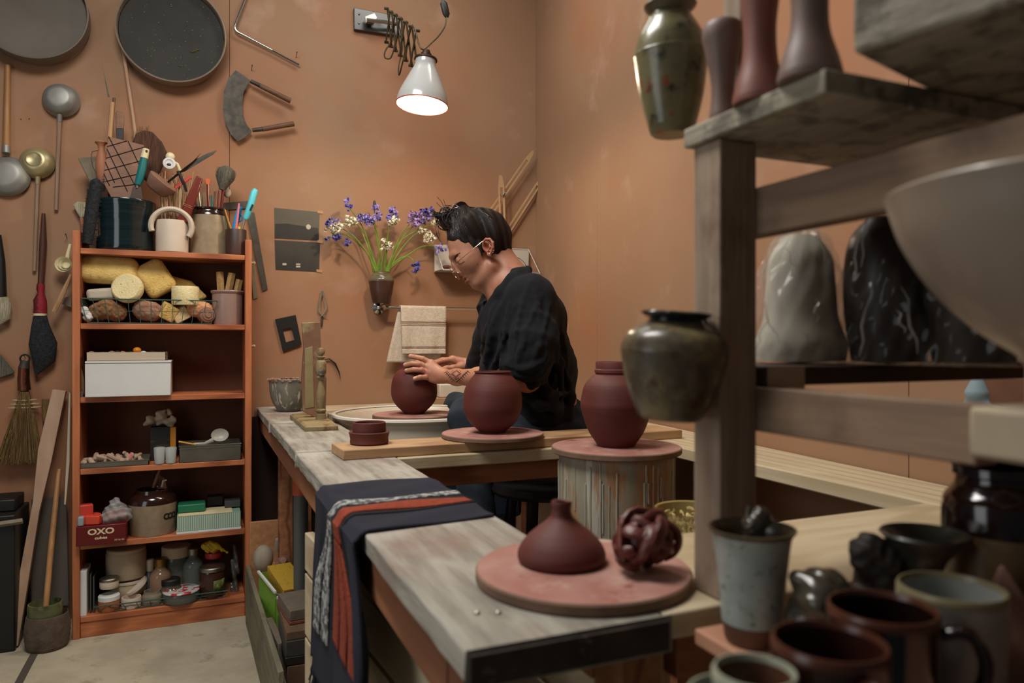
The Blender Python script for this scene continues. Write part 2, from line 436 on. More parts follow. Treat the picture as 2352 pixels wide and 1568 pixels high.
# ---- cross benches ----
cb = thing('cross_bench', 'pale pine plank bench crossing behind the pedestal, carrying the ware board', 'bench', (.8, 1.68, 0))
g = G(); g.box(.4065, 1.07, 1.60, 1.762, .711, .7395); obj('plank', g, M_light, cb, bevel=.003)
g = G(); g.box(.41, 1.07, 1.615, 1.645, .665, .7105); obj('rail', g, M_apronX, cb, bevel=.002)
g = G(); g.box(.99, 1.04, 1.645, 1.69, 0, .7105); obj('leg', g, M_apron, cb, bevel=.002)
nb = thing('corner_bench', 'wide raw pine bench top in the foreground carrying the rack post', 'bench', (.8, .7, 0))
g = G(); g.box(.4065, 1.075, .584, .822, .714, .74); obj('bench_top', g, M_light, nb, bevel=.0025)
g = G(); g.box(.44, 1.07, .61, .635, .66, .7135); obj('rail', g, M_apronX, nb, bevel=.002)
for x in (.52, 1.0):
    g = G(); g.box(x, x+.045, .64, .685, 0, .7135); obj('leg', g, M_apron, nb, bevel=.002)
rb = thing('wall_bench', 'raw pine shelf bench running along the right-hand wall', 'bench', (1.2, 1.5, 0))
g = G()
vs = []
def rwx(y): return RWX0-RWK*(3.05-y)
ys = [-.4, .825, 1.6, 2.84]
poly = [(rwx(-.4)-.004, -.4), (rwx(2.84)-.004, 2.84), (1.115, 2.84), (1.085, 1.5), (1.078, -.4)]
g.prism(poly[::-1], .711, .74); obj('plank', g, M_lightY, rb, bevel=.003)
for y in (.2, 1.4, 2.5):
    g = G(); g.box(1.12, 1.16, y, y+.04, 0, .7105); obj('leg', g, M_apron, rb, bevel=.002)
bb = thing('back_shelf', 'pale pine shelf plank along the wall behind the wheel', 'shelf', (.8, 2.95, 0))
g = G(); g.box(.4065, 1.33, 2.845, 3.045, .711, .739); obj('plank', g, M_light, bb, bevel=.003)
for x in (.6, 1.15):
    g = G(); g.box(x, x+.04, 2.96, 3.0, 0, .7105); obj('leg', g, M_apron, bb, bevel=.002)
# ---- ware board with pots ----
wb = obj('ware_board', G().add(*(lambda P, z0, z1: ([(p[0], p[1], z) for z in (z0, z1) for p in P], [(3, 2, 1, 0), (4, 5, 6, 7), (0, 1, 5, 4), (1, 2, 6, 5), (2, 3, 7, 6), (3, 0, 4, 7)]))
     ([(.287, 1.612), (1.19, 1.625), (1.188, 1.758), (.282, 1.738)], .7405, .7625)), M_board, bevel=.002)
tag(wb, 'long pale ware board lying across the benches under the round pot', 'board')

def bat(name, c, R_, t, z, label, mats=None, notch=True):
    g = G(); g.lathe([(0, 0), (R_-.002, 0)], 72, Matrix.Translation((c[0], c[1], z)))
    g.cur = 1; g.lathe([(R_-.002, 0), (R_, .002), (R_, t-.002), (R_-.002, t)], 72, Matrix.Translation((c[0], c[1], z)))
    g.cur = 0; g.lathe([(R_-.002, t), (0, t)], 72, Matrix.Translation((c[0], c[1], z)))
    o = obj(name, g, mats or [M_bat, M_batE]); tag(o, label, 'bat'); return o
def pot(name, c, z, pr, label, m, cat='pot', n=64, tilt=None, **k):
    M = Matrix.Translation((c[0], c[1], z))
    if tilt is not None: M = M @ tilt
    g = G(); g.lathe(pr, n, M); o = obj(name, g, m, angle=50, **k); tag(o, label, cat); return o
# wheel
wc = (.659, 2.38)
wh = thing('pottery_wheel', "potter's wheel with a wide cream splash pan beside the wall", 'pottery wheel', (wc[0], wc[1], 0))
g = G(); Mw = Matrix.Translation((wc[0], wc[1], 0))
pan = prof([(.10, .655), (.235, .655), (.246, .675), (.2515, .745)], 4)+[(.262, .752), (.268, .757), (.267, .763), (.260, .7635), (.256, .757), (.250, .745)]+prof([(.243, .685), (.228, .668), (.0, .666)], 3)
g.lathe(pan, 96, Mw); obj('splash_pan', g, M_plastic, wh)
g = G(); g.lathe([(.2665, .7555), (.2705, .758), (.2695, .7645), (.263, .7665), (.2575, .765), (.257, .7625)], 96, Mw); obj('pan_rim', g, M_white, wh, label='bright white rim')
g = G(); g.box(.385, .41, 2.43, 2.455, .735, .7645); g.box(.392, .412, 2.405, 2.43, .728, .7555); obj('rim_catch', g, M_plastic, wh, bevel=.003)
g = G(); g.lathe([(0, .70), (.12, .70), (.122, .703), (.122, .733), (0, .733)], 48, Mw); g.lathe([(.02, .60), (.02, .70)], 24, Mw); obj('wheel_head', g, M_metal, wh)
g = G(); g.box(.50, .98, 2.2, 2.56, .42, .65); obj('motor_housing', g, mat('housing', '#3b4654', .4), wh, bevel=.02)
for dx in (.52, .93):
    for dy in (2.22, 2.51):
        g = G(); g.box(dx, dx+.03, dy, dy+.03, 0, .42); obj('leg', g, M_dark, wh)
bat('wheel_bat', wc, .138, .020, .7385, 'round reddish bat turning inside the cream splash pan')
bat('drying_bat', (.669, 1.692), .127, .011, .7630, 'round reddish bat on the ware board under the squat round pot')
ped = thing('drum_pedestal', 'splashed cylindrical pedestal with pale glaze drips under the tallest pot', 'pedestal', (.837, 1.382, 0))
M_drum = mat('drum', '#8b8370', .75, col2='#a29a86', scale=6, stretch=(3, 3, .6), spots=('#a5774e', 13, .50, .60, (2.2, 2.2, .45)), spots2=('#bcb7a6', 16, .60, .64, (1.8, 1.8, .14)), bump=.6, bscale=14, bstretch=(2, 2, .5))
g = G(); g.lathe([(0, 0), (.125, 0), (.1255, .3), (.125, .757), (.118, .7585), (0, .7585)], 72, Matrix.Translation((.837, 1.382, 0))); obj('drum', g, M_drum, ped)
g = G()
rs = random.Random(5)
for i in range(46):
    a = rs.uniform(0, 2*PI); z1 = .755-rs.random()*.05; L = rs.uniform(.04, .2); w = rs.uniform(.0015, .0032)
    pts = [(.837+.1253*math.cos(a+rs.uniform(-.004, .004)), 1.382+.1253*math.sin(a), z1-L*k/5) for k in range(6)]
    g.tube(pts, [w, w*.8, w*.7, w*.8, w*1.1, w*.8], 6)
obj('glaze_drip', g, mat('drip', '#aaa898', .6), ped, kind='stuff', label='pale runs of dried glaze')
bat('pedestal_bat', (.837, 1.382), .141, .013, .759, 'round pink-brown bat capping the splashed pedestal')
R1 = [(0, .004), (.026, .004), (.030, 0), (.034, .002)]
def jar(R_, h, rb_, rn, shoulder=.5, neck=.012, lip=.002, wall=.004):
    pts = [(rb_, .0), (rb_*1.03, .004), (rb_+(R_-rb_)*.62, h*.17), (R_*.965, h*shoulder*.68), (R_, h*shoulder), (R_*.955, h*(shoulder+.19)), (R_*.80, h*(shoulder+.34)), (rn*1.04, h-neck)]
    pr = [(0, .003), (rb_-.006, .003)]+prof(pts, 5)+[(rn, h-neck*.6), (rn+lip*.5, h-neck*.3), (rn+lip, h-.002), (rn+lip-.001, h), (rn-wall+.001, h), (rn-wall, h-.004)]
    pr += prof([(rn-wall, h-neck), (R_*.76, h*(shoulder+.30)), (R_*.9, h*shoulder), (rb_, .012)], 3)+[(0, .01)]
    return pr
pot('round_pot', wc, .7590, jar(.0768, .170, .034, .045, .46, .020, .0015), 'round dark red clay pot on the wheel, held under both hands', M_clay)
pot('round_pot', (.669, 1.692), .7745, jar(.0735, .152, .033, .0435, .5, .008, .003), 'squat round red clay pot with a thin lip, on the ware board', M_clay)
P3 = [(0, .003), (.03, .003)]+prof([(.040, 0), (.044, .006), (.062, .035), (.0765, .08), (.077, .10), (.069, .132), (.052, .152), (.045, .156)], 5)+[(.0445, .158), (.047, .160), (.047, .166), (.0445, .168), (.0448, .181), (.0432, .184), (.040, .182), (.039, .155), (.06, .13), (.07, .09), (.04, .012), (0, .01)]
pot('round_pot', (.837, 1.382), .7725, P3, 'tall red clay pot with a banded straight neck, on the splashed pedestal', M_clay)
g = G(); T = Matrix.Translation((.3615, 1.694, .763))
g.lathe([(.040, 0), (.0445, .003), (.0435, .012), (.0455, .022), (.047, .027), (.045, .0285), (.038, .0275), (.0385, .034), (.0375, .049), (.0355, .0505), (.0335, .049), (.034, .03), (.033, .002), (.040, 0)], 56, T)
tag(obj('clay_collar', g, M_clay), 'small stepped ring of red clay standing on the end of the ware board', 'clay ring')
# foreground bat with funnel and scraps
DC = (.387, .709)
bat('turning_bat', DC, .118, .0125, .7402, 'large round clay-stained bat on the near end of the bench')
FP = prof([(.046, 0), (.0492, .004), (.0490, .012), (.043, .023), (.033, .033), (.021, .0425), (.0130, .050), (.0108, .057)], 5)+[(.0112, .062), (.0118, .066), (.0105, .068), (.0075, .0665), (.007, .056)]
pot('funnel_neck', (.374, .735), .753, [(0, 0)]+FP+[(.0, .05)], 'red clay cone with a narrow neck, drying on the large round bat', M_clay, 'clay cone')
ballc = Vector((.437, .668, .7855))
g = G(); rs = random.Random(11)
for i in range(15):
    ax = Vector((rs.gauss(0, 1), rs.gauss(0, 1), rs.gauss(0, 1))).normalized(); u = ax.orthogonal().normalized(); v = ax.cross(u)
    a0 = rs.uniform(0, 6.28); sp = rs.uniform(2.2, 4.6); rr = rs.uniform(.023, .033); pts = []
    for k in range(14):
        a = a0+sp*k/13; p = (u*math.cos(a)+v*math.sin(a))*(rr+.003*math.sin(a*3+i))+ax*rs.uniform(-.001, .001)+ax*(.008*math.sin(i*1.7))
        p.z = max(p.z*.9, -.0275); pts.append(ballc+p)
    w = rs.uniform(.0045, .0075); g.tube(pts, [w*.6]+[w]*12+[w*.6], 8, sq=(1.25, .75))
pts = [ballc+Vector((CT*a+ST*d, -ST*a+CT*d, z)) for a, d, z in ((.012, .01, .022), (.026, 0, .020), (.037, -.002, .010), (.039, 0, -.003), (.034, .003, -.014), (.024, .005, -.02))]
g.tube(spline(pts, 5), .0043, 8)
g.ell(ballc, (.022, .022, .023), 16, 10)
tag(obj('clay_scrap_ball', g, M_clayD), 'knotted ball of wet dark red clay trimmings on the large round bat', 'clay scraps')

# ================= rack in the foreground =================
rk = thing('drying_rack', 'rough timber rack with upright post, rails and open shelves in the foreground', 'rack', (.6, .5, .74))
g = G(); rough_pts = g.box(.477, .524, .590, .632, .7405, 1.203); obj('post', g, M_rack, rk, bevel=.002)
g = G(); g.box(.512, .548, .60, .628, 1.2245, 1.75); obj('upright', g, M_rack, rk, bevel=.002)
g = G(); g.box(.524, .549, .06, .632, 1.109, 1.158); obj('rail', g, M_railY, rk, bevel=.002)
g = G(); g.box(.524, .549, .36, .632, .908, .9535); obj('rail', g, M_railY, rk, bevel=.002)
g = G(); g.box(.47, 1.15, .449, .640, 1.2035, 1.224); obj('shelf', g, M_rackY, rk, bevel=.002)
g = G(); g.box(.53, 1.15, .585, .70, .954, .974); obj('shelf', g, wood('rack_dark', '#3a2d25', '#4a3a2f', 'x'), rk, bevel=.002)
g = G(); g.box(1.10, 1.145, .59, .632, .7405, 1.203); obj('post', g, M_rack, rk, bevel=.002)
g = G(); g.box(.500, 1.0, .255, .350, .918, .9545); obj('shelf', g, mat('cream_board', '#a3937a', .7, col2='#b3a48a', scale=8), rk, bevel=.004, label='thick cream shelf board')
a = WX(1745, 850, .5235); 
g = G(); g.box(.533, .582, .5835, .5849, .9485, .9735); obj('paper_tag', g, mat('tag_paper', '#c0ab88', .8, spots=('#a8564a', 60, .6, .66)), rk, label='small cream paper tag')
# heavy plank on top
Mp = Matrix.Translation((.467, .42, 1.2245)) @ Matrix.Rotation(R(15.4), 4, 'Z')
g = G(); g.box(0, .35, -.5, 0, 0, .055, Mp); tag(obj('heavy_plank', g, M_rackY, bevel=.004), 'thick pale weathered plank lying on top of the rack nearest the viewer', 'plank')
# lower display board
g = G(); g.box(.428, 1.05, -.05, .566, .715, .730); tag(obj('display_board', g, mat('pink_board', '#b07c60', .7, col2='#bd8c70', scale=9), bevel=.002), 'pinkish board under the mugs in front of the bench', 'board')
g = G()
# ================= bookcase and what it holds =================
def bX(px, Y): r = ray(px, HY); return r.x/r.y*Y
def zP(px, py, Y): return WY(px, py, Y).z
def mpp(px, Y): return Y/ray(px, HY).y/FPX*FPX/FPX if False else Y/(FPX*CT-(px-CX0)*ST)
def cyl_px(x0, x1, ytop, Y, zb):
    """centre, radius, height of an upright vessel seen between pixel columns x0..x1 standing at depth Y"""
    m = mpp((x0+x1)/2, Y); px = (x0+x1)/2
    return (bX(px, Y), Y), (x1-x0)/2*m, zP(px, ytop, Y)-zb
def plate_g(pts, Y, th, g=None):
    g = g or G(); P = [WY(a, b, Y) for a, b in pts]; n = len(P)
    area_ = sum(pts[i][0]*pts[(i+1) % n][1]-pts[(i+1) % n][0]*pts[i][1] for i in range(n))
    if area_ < 0: P = P[::-1]
    vs = [tuple(p) for p in P]+[(p.x, p.y+th, p.z) for p in P]
    g.add(vs, [tuple(range(n)), tuple(range(n, 2*n))[::-1]]+[(i, n+i, n+(i+1) % n, (i+1) % n) for i in range(n)]); return g
def plate(name, pts, Y, th, m, label=None, cat=None, bevel=.001, parent=None, group=None, **k):
    o = obj(name, plate_g(pts, Y, th), m, parent, bevel=bevel, **k)
    if parent is None: tag(o, label, cat, group)
    return o
def stick_g(pts, Ys, r, n=8, g=None, sq=None):
    g = g or G(); N = len(pts)
    if not isinstance(Ys, (list, tuple)): Ys = [Ys]*N
    g.tube([WY(p[0], p[1], y) for p, y in zip(pts, Ys)], r, n, sq=sq, up=(0, 1, 0)); return g
def stick(name, pts, Ys, r, m, label=None, cat=None, parent=None, group=None, n=8, sq=None, plabel=None):
    o = obj(name, stick_g(pts, Ys, r, n, sq=sq), m, parent, label=plabel)
    if parent is None: tag(o, label, cat, group)
    return o
def lath(name, c, z, pr, m, parent=None, n=40, **k):
    g = G(); g.lathe(pr, n, Matrix.Translation((c[0], c[1], z))); return obj(name, g, m, parent, **k)
def cupprof(R_, h, wall=.004, rb_=None):
    rb_ = rb_ or R_*.95
    return [(0, 0), (rb_-.003, 0), (rb_, .003), (R_, h-.002), (R_-.001, h), (R_-wall, h-.001), (rb_-wall, .006), (0, .005)]

BY = 2.83
bc = thing('bookcase', 'tall narrow orange pine bookcase with open shelves, standing against the wall', 'bookcase', (-.11, 2.93, 0))
g = G(); g.box(-.395, -.372, BY, 3.045, 0, 1.373); obj('side_panel', g, M_pine, bc, bevel=.002)
g = G(); g.box(.150, .173, BY, 3.045, 0, 1.371); obj('side_panel', g, M_pine, bc, bevel=.002)
SZ = [1.315, 1.061, .812, .570, .318, .072]
for i, z in enumerate(SZ):
    g = G(); g.box(-.3715, .1495, BY+.002, 3.035, z-.019, z); obj('shelf', g, M_pineX, bc, bevel=.0015)
g = G(); g.box(-.3715, .1495, BY+.006, BY+.022, 0, .0525); obj('plinth', g, M_pineX, bc, bevel=.0015)
g = G(); g.box(-.3715, .1495, 3.036, 3.044, 0, 1.315); obj('back_panel', g, M_back, bc)
for (px, py) in ((578, 600), (580, 795)):
    g = G(); p = WX(px, py, .1735); g.cyl((.1735, 2.90, p.z), (.184, 2.90, p.z), .005, .004, 10); g.ell((.185, 2.90, p.z), .006, 10, 8); obj('peg', g, M_light, bc, label='round wooden side peg')

# -- materials for the small goods
M_glazeK = mat('dark_glaze', '#10181a', .12, col2='#16272a', scale=3, stretch=(1, 1, 30), coat=.6)
M_stone = mat('stoneware', '#86745a', .35, col2='#94826a', scale=40)
M_stoneTop = mat('stoneware_brown', '#2a1712', .15, coat=.5)
M_cream = mat('cream_speckle', '#bfae9b', .55, col2='#c9b9a6', scale=8, spots=('#7a6a5a', 160, .68, .72))
M_dkclay = mat('dark_brown_pot', '#33231d', .5, col2='#45261c', scale=10)
M_pinkw = mat('pinkish_wood', '#7e5a48', .7, col2='#916c57', scale=10, stretch=(1, 1, 3))
M_woodS = wood('stick_wood', '#a67f58', '#bb946c', 'z', .6)
M_woodD = wood('stick_dark', '#5f4030', '#744f3b', 'z', .6)
M_greyw = mat('grey_slat', '#6e6353', .8, col2='#857965', scale=12)
M_teal = mat('teal_grip', '#11696b', .45)
M_ivory = mat('ivory_plastic', '#d8cba0', .4)
M_bris = mat('dark_bristle', '#16171a', .9, col2='#2b2e30', scale=120, bump=1, bscale=200)
M_brisB = mat('brown_bristle', '#3a2318', .85, col2='#5c3c2a', scale=60, stretch=(6, 6, .4), bump=.8, bscale=60, bstretch=(6, 6, .3))
M_brisG = mat('grey_bristle', '#6f6a5c', .9, col2='#4b463c', scale=50, stretch=(6, 6, .4), bump=.8, bscale=60, bstretch=(6, 6, .4))
M_brisW = mat('pale_bristle', '#b9ae94', .9, col2='#8f8468', scale=60, stretch=(6, 6, .4), bump=.8, bscale=60, bstretch=(6, 6, .4))
M_straw = mat('straw', '#8a6d40', .8, col2='#5f4827', scale=30, stretch=(8, 8, .35), lo=.4, hi=.6, bump=1, bscale=40, bstretch=(8, 8, .3))
M_red = mat('red_plastic', '#b93a2c', .4); M_cyan = mat('cyan_plastic', '#58c4cf', .4); M_blue = mat('blue_plastic', '#1e84b8', .4)
M_pink = mat('pink_plastic', '#e0707c', .5); M_orange = mat('orange_rubber', '#c85a2a', .5); M_yellow = mat('yellow_plastic', '#d8c02c', .5)
M_redw = mat('red_lacquer', '#6a2418', .3)
M_sponge = mat('yellow_sponge', '#d9b565', .95, col2='#e6c67c', scale=20, spots=('#a37a35', 90, .62, .70), bump=1, bscale=160)
M_spongeP = mat('pale_sponge', '#e2cf98', .95, col2='#eadcab', scale=30, spots=('#b89a58', 100, .63, .70), bump=1, bscale=180)
M_spongeB = mat('sea_sponge', '#7a5636', .95, col2='#946c48', scale=25, spots=('#33200f', 45, .60, .66), bump=1, bscale=70)
M_foamW = mat('white_foam', '#b5aa98', .9)
M_wire = mat('green_wire', '#3a574c', .4, .2)
M_card = mat('white_card', '#c9c8c4', .7, col2='#d1d0cc', scale=6)
M_paper = mat('paper', '#b9a992', .8)
M_tin = mat('brushed_tin', '#8f8c80', .35, 1.0, rough2=.5)
M_glass = mat('clear_glass', (.93, .97, .95), .03, trans=1.0, ior=1.3)
M_film = mat('clear_film', (.9, .9, .88), .12, alpha=.22, ior=1.5, coat=1)
M_copper = mat('terracotta', '#a56a4c', .6)

# -- crocks on the top
z = SZ[0]
c1, r1, h1 = cyl_px(228, 352, 464, 2.935, z)
pr = [(0, 0), (r1*.93, 0), (r1*.95, .004)]
for k in range(14):
    zz_ = .008+(h1*.62)*k/14; pr += [(r1*(.965+.012*(k % 2)), zz_)]
pr += [(r1*.98, h1*.72), (r1, h1*.85), (r1*1.0, h1-.008), (r1*1.02, h1-.004), (r1*1.0, h1), (r1*.95, h1-.002), (r1*.93, .01), (0, .008)]
tag(lath('ribbed_crock', c1, z, pr, M_glazeK, n=56, angle=60), 'glossy blue-black ribbed crock crammed with tools, on top of the bookcase', 'crock')
c2, r2, h2 = cyl_px(361, 430, 508, 2.885, z)
tag(lath('cream_beaker', c2, z, cupprof(r2, h2, .005, r2*.99), M_cream), 'straight speckled cream beaker of skewers, on top of the bookcase', 'beaker')
c3, r3, h3 = cyl_px(438, 523, 481, 2.94, z)
j = thing('stoneware_jar', 'tan stoneware jar with brown rim full of brushes, on top of the bookcase', 'jar', (c3[0], c3[1], z))
lath('body', c3, z, [(0, 0), (r3*.95, 0), (r3, .004), (r3, h3-.035), (r3*.99, h3-.028)], M_stone, j)
lath('rim', c3, z, [(r3*.992, h3-.0275), (r3*.97, h3-.018), (r3*.90, h3-.012), (r3*.9, h3-.008), (r3*.96, h3-.006), (r3*.96, h3), (r3*.86, h3), (r3*.84, .02), (0, .02)], M_stoneTop, j, label='glossy dark brown rim')
c4, r4, h4 = cyl_px(519, 565, 528, 2.875, z)
tag(lath('pencil_pot', c4, z, cupprof(r4, h4, .004, r4*.96), M_dkclay), 'small dark brown pencil pot at the end of the bookcase top', 'pot')
# ceramic arch behind the beaker
g = G(); cc = WY(394, 520, 2.852); pts = [cc+Vector((.066*math.cos(a), .004, .062*math.sin(a))) for a in [PI*1.1-k*PI*1.28/20 for k in range(21)]]
g.tube(pts, .0125, 10, up=(0, 1, 0), sq=(1.1, .8)); tag(obj('ceramic_arch', g, M_cream), 'cream ceramic half ring leaning behind the speckled beaker', 'ring')

# ribbed paddle with diamond grooves
pd = thing('grooved_paddle', 'square wooden beater carved with a diamond lattice, standing in the dark crock', 'paddle', (c1[0], c1[1], z+.03))
PL = [(249, 313), (331, 333), (314, 452), (234, 420)]
g = plate_g([(249, 313), (331, 333), (312, 460), (285, 470), (262, 466), (236, 418)], 2.90, .018); obj('blade', g, M_pinkw, pd, bevel=.002)
g = G()
def seg(p, q, Y=2.8993, r=.0015): g.tube([WY(p[0], p[1], Y), WY(q[0], q[1], Y)], r, 6)
A = Vector((249, 313)); B = Vector((331, 333)); C_ = Vector((314, 452)); D_ = Vector((236, 420))
def bil(u, v): p = (A*(1-u)+B*u)*(1-v)+(D_*(1-u)+C_*u)*v; return (p.x, p.y)
for (u0, v0, u1, v1) in ((0, 0, .97, .85), (.55, 0, 1, .45), (0, .27, .72, .97), (0, .55, .33, .9), (0, .22, .52, 0.0), (0, .47, 1, .04), (0, .73, 1, .3), (0, .98, 1, .55), (.3, 1.0, 1, .75), (0, 0.8, .2, 1)):
    seg(bil(u0, v0), bil(u1, v1))
obj('groove', g, mat('groove', '#1d120d', .9), pd, label='dark diagonal grooves')
stick('handle', [(258, 235), (252, 318)], 2.915, .008, M_woodS, parent=pd)
# spatula
sp = thing('palette_knife', 'teal-handled palette knife with cream hanging end, standing in the dark crock', 'knife', (c1[0]+.03, c1[1]-.03, z+.03))
g = stick_g([(331, 362), (327, 385), (321, 410), (316, 424)], 2.86, [.0118, .0135, .0135, .0105], 12); obj('handle', g, M_teal, sp)
g = stick_g([(336, 342), (333.5, 352), (331, 363)], 2.86, [.011, .012, .0125], 12); obj('handle_end', g, M_ivory, sp, label='cream handle end')
g = G(); g.ell(WY(336.5, 347, 2.8485), (.004, .002, .005), 10, 6); obj('hanging_hole', g, mat('hole_brown', '#4a3018', .7), sp)
g = stick_g([(316, 422), (314, 432)], 2.86, .004, 8); obj('ferrule', g, M_metal, sp)
g = plate_g([(305, 428), (324, 430), (330, 470), (295, 466)], 2.86, .0025); obj('blade', g, mat('dark_blade', '#4a3e36', .45, .5), sp)
# large square brush
br = thing('hake_brush', 'broad bristly brown brush with frayed top, rising from the dark crock', 'brush', (c1[0]+.03, c1[1], z+.04))
g = plate_g([(312, 305), (330, 297), (350, 302), (372, 325), (385, 352), (368, 392), (345, 425), (322, 400), (318, 350), (300, 335)], 2.925, .03); obj('bristles', g, M_brisB, br, bevel=.008, bseg=3)
g = G(); rs = random.Random(3)
for k in range(90):
    t = rs.random(); p = (300+85*t, 322-40*math.sin(PI*min(1, t*1.1))+42*t); q = (p[0]+rs.uniform(-5, 6), p[1]-rs.uniform(3, 12))
    y = 2.925+rs.uniform(0, .03); g.tube([WY(p[0], p[1]+10, y), WY(q[0], q[1], y)], .0007, 3)
obj('frayed_tips', g, M_straw, br, kind='stuff')
# turned wooden disc
g = G(); p = WY(368, 425, 2.88); M = zframe(p, (.62, -.25, .74)); g.lathe([(0, -.03), (.03, -.028), (.04, -.02), (.052, .012), (.053, .018), (.050, .021), (0, .022)], 40, M)
tag(obj('wooden_dabber', g, M_pinkw), 'flared round wooden dabber tilted in the dark crock beside the palette knife', 'tool')
# terracotta bottle with wire
tb = thing('little_bottle', 'slim terracotta bottle with a wire handle behind the grooved paddle', 'bottle', (bX(240, 2.93), 2.93, z+.1))
g = G(); p = WY(238, 425, 2.93); q = WY(232, 326, 2.93); L = (q-p).length
g.lathe([(0, 0), (.012, .0), (.020, .03), (.022, .07), (.016, .105), (.010, .125), (.012, .14), (.020, L-.003), (.019, L), (.013, L-.004), (0, L-.03)], 28, zframe(p, q-p)); obj('body', g, M_copper, tb)
stick('wire_handle', [(228, 345), (212, 348), (209, 362), (214, 385), (228, 410), (236, 415)], 2.925, .0012, M_dark, parent=tb, n=6)
plate('slate_slab', [(178, 362), (222, 358), (245, 400), (240, 440), (212, 432)], 2.955, .012, M_greyw, 'grey rounded slab leaning behind the terracotta bottle', 'slab', bevel=.004)
stick('bamboo_tool', [(262, 225), (254, 340), (250, 470)], 2.93, [.005, .005, .004], M_woodD, 'thin dark bamboo tool rising highest from the crock', 'tool')
plate('loop_tool', [(233, 137), (237, 160), (252, 222), (247, 222)], 2.95, .003, M_dark, 'thin dark needle-like blade rising above the grooved paddle', 'blade', bevel=0)
fb = thing('flat_brush', 'flat wooden brush with black ferrule rising behind the grooved paddle', 'brush', (bX(275, 2.95), 2.95, z+.08))
plate('handle', [(265, 258), (270, 254), (282, 256), (286, 266), (284, 295), (266, 295)], 2.95, .008, M_pinkw, parent=fb, bevel=.002)
plate('ferrule', [(266, 295), (284, 295), (283, 322), (268, 318)], 2.9495, .009, M_black, parent=fb)
stick('twig_handle', [(283, 115), (297, 210), (310, 300), (312, 340)], [3.03, 3.02, 2.98, 2.96], [.006, .006, .0055, .005], mat('pale_stick', '#b08a70', .7), 'long pale round rod leaning up the wall from the crock to the sieve', 'rod')
# magnet dial and clip
dl = thing('dial_knob', 'small white round fitting with a curved stem above the skewers', 'fitting', (bX(388, 2.92), 2.92, z+.12))
g = G(); M = zframe(WY(389, 376, 2.9), (0, -1, .1)); g.lathe([(0, 0), (.020, 0), (.022, .003), (.021, .008), (.013, .010), (.012, .007), (0, .007)], 30, M); obj('face', g, M_card, dl)
g = G(); g.ell(WY(388, 378, 2.8925), (.008, .002, .005), 12, 6); obj('slot', g, M_black, dl)
g = G(); g.ell(WY(391, 360, 2.915), (.016, .012, .016), 16, 10); obj('cap', g, M_ivory, dl)
stick('stem', [(398, 372), (407, 377), (413, 390), (417, 400)], 2.91, .006, M_ivory, parent=dl)
# dividers / tongs
tg = thing('metal_dividers', 'black pivoted metal dividers with long pointed legs crossing the skewers', 'dividers', (bX(420, 2.9), 2.9, z+.1))
stick('leg', [(386, 418), (412, 397), (445, 370), (461, 352)], 2.90, [.006, .007, .003, .0008], M_black, parent=tg, sq=(1.3, .6))
plate('leg', [(410, 398), (430, 384), (452, 364), (476, 352), (498, 345), (490, 354), (455, 375), (425, 393)], 2.905, .004, M_dark, parent=tg, bevel=0)
stick('grip', [(409, 393), (424, 425), (428, 440)], 2.895, [.006, .005, .004], M_black, parent=tg)
plate('craft_knife', [(400, 428), (436, 402), (441, 408), (403, 436)], 2.90, .008, M_red, 'small red craft knife lying across the skewers', 'knife', bevel=.002)
# skewers
rs = random.Random(9)
for k in range(38):
    x0 = rs.uniform(374, 424); x1 = x0+rs.uniform(-16, 26)+(x0-398)*.25; y1 = rs.uniform(392, 432); Y0 = rs.uniform(2.86, 2.91)
    stick('bamboo_skewer', [(x0, 560), (x1, y1)], [Y0, Y0+.03+rs.uniform(-.01, .02)], .0013, M_woodS if k % 4 else M_ivory, 'thin bamboo skewer standing in the speckled cream beaker', 'skewer', group='skewers in the cream beaker', n=6)
cs = thing('lacquer_case', 'flat red-brown lacquered case tied with string, standing in the cream beaker', 'case', (bX(430, 2.87), 2.87, z+.02))
g = plate_g([(452, 402), (466, 410), (434, 512), (404, 508)], 2.85, .014); obj('case', g, M_redw, cs, bevel=.004)
g = G()
for d in (0, 4): g.tube([WY(420, 466+d, 2.849), WY(441, 475+d, 2.849)], .0007, 5)
obj('string', g, M_woodS, cs)
# tools in the stoneware jar
oc = thing('rubber_scraper', 'orange-tipped scraper with a reddish handle in the stoneware jar', 'scraper', (bX(478, 2.93), 2.93, z+.1))
plate('tip', [(470, 411), (476, 409), (484, 412), (482, 424), (473, 424)], 2.925, .008, M_orange, parent=oc, bevel=.002)
stick('handle', [(478, 423), (478, 445), (481, 500)], 2.93, .0055, M_redw, parent=oc)
mb = thing('mop_brush', 'large fluffy grey mop brush standing tallest in the stoneware jar', 'brush', (bX(515, 2.95), 2.95, z+.1))
g = G(); p = WY(510, 436, 2.93); q = WY(522, 386, 2.93); g.lathe([(0, 0), (.010, .0), (.020, .02), (.030, .045), (.033, .062), (.028, .078), (.015, .088), (0, .09)], 32, zframe(p, q-p)); obj('bristles', g, M_brisG, mb)
g = G(); rs = random.Random(4); ax = (q-p).normalized(); u = ax.orthogonal().normalized(); v = ax.cross(u)
for k in range(160):
    a = rs.uniform(0, 6.28); r_ = .034*math.sqrt(rs.random()); d = (u*math.cos(a)+v*math.sin(a))
    g.tube([p+d*r_*.3, p+ax*.05+d*(r_*.95+.003), p+ax*(.098-r_*.6)+d*r_*1.05], [.0006, .0006, .0003], 3)
obj('loose_hairs', g, M_brisG, mb, kind='stuff')
stick('handle', [(512, 438), (506, 500)], 2.935, [.005, .006], M_redw, parent=mb)
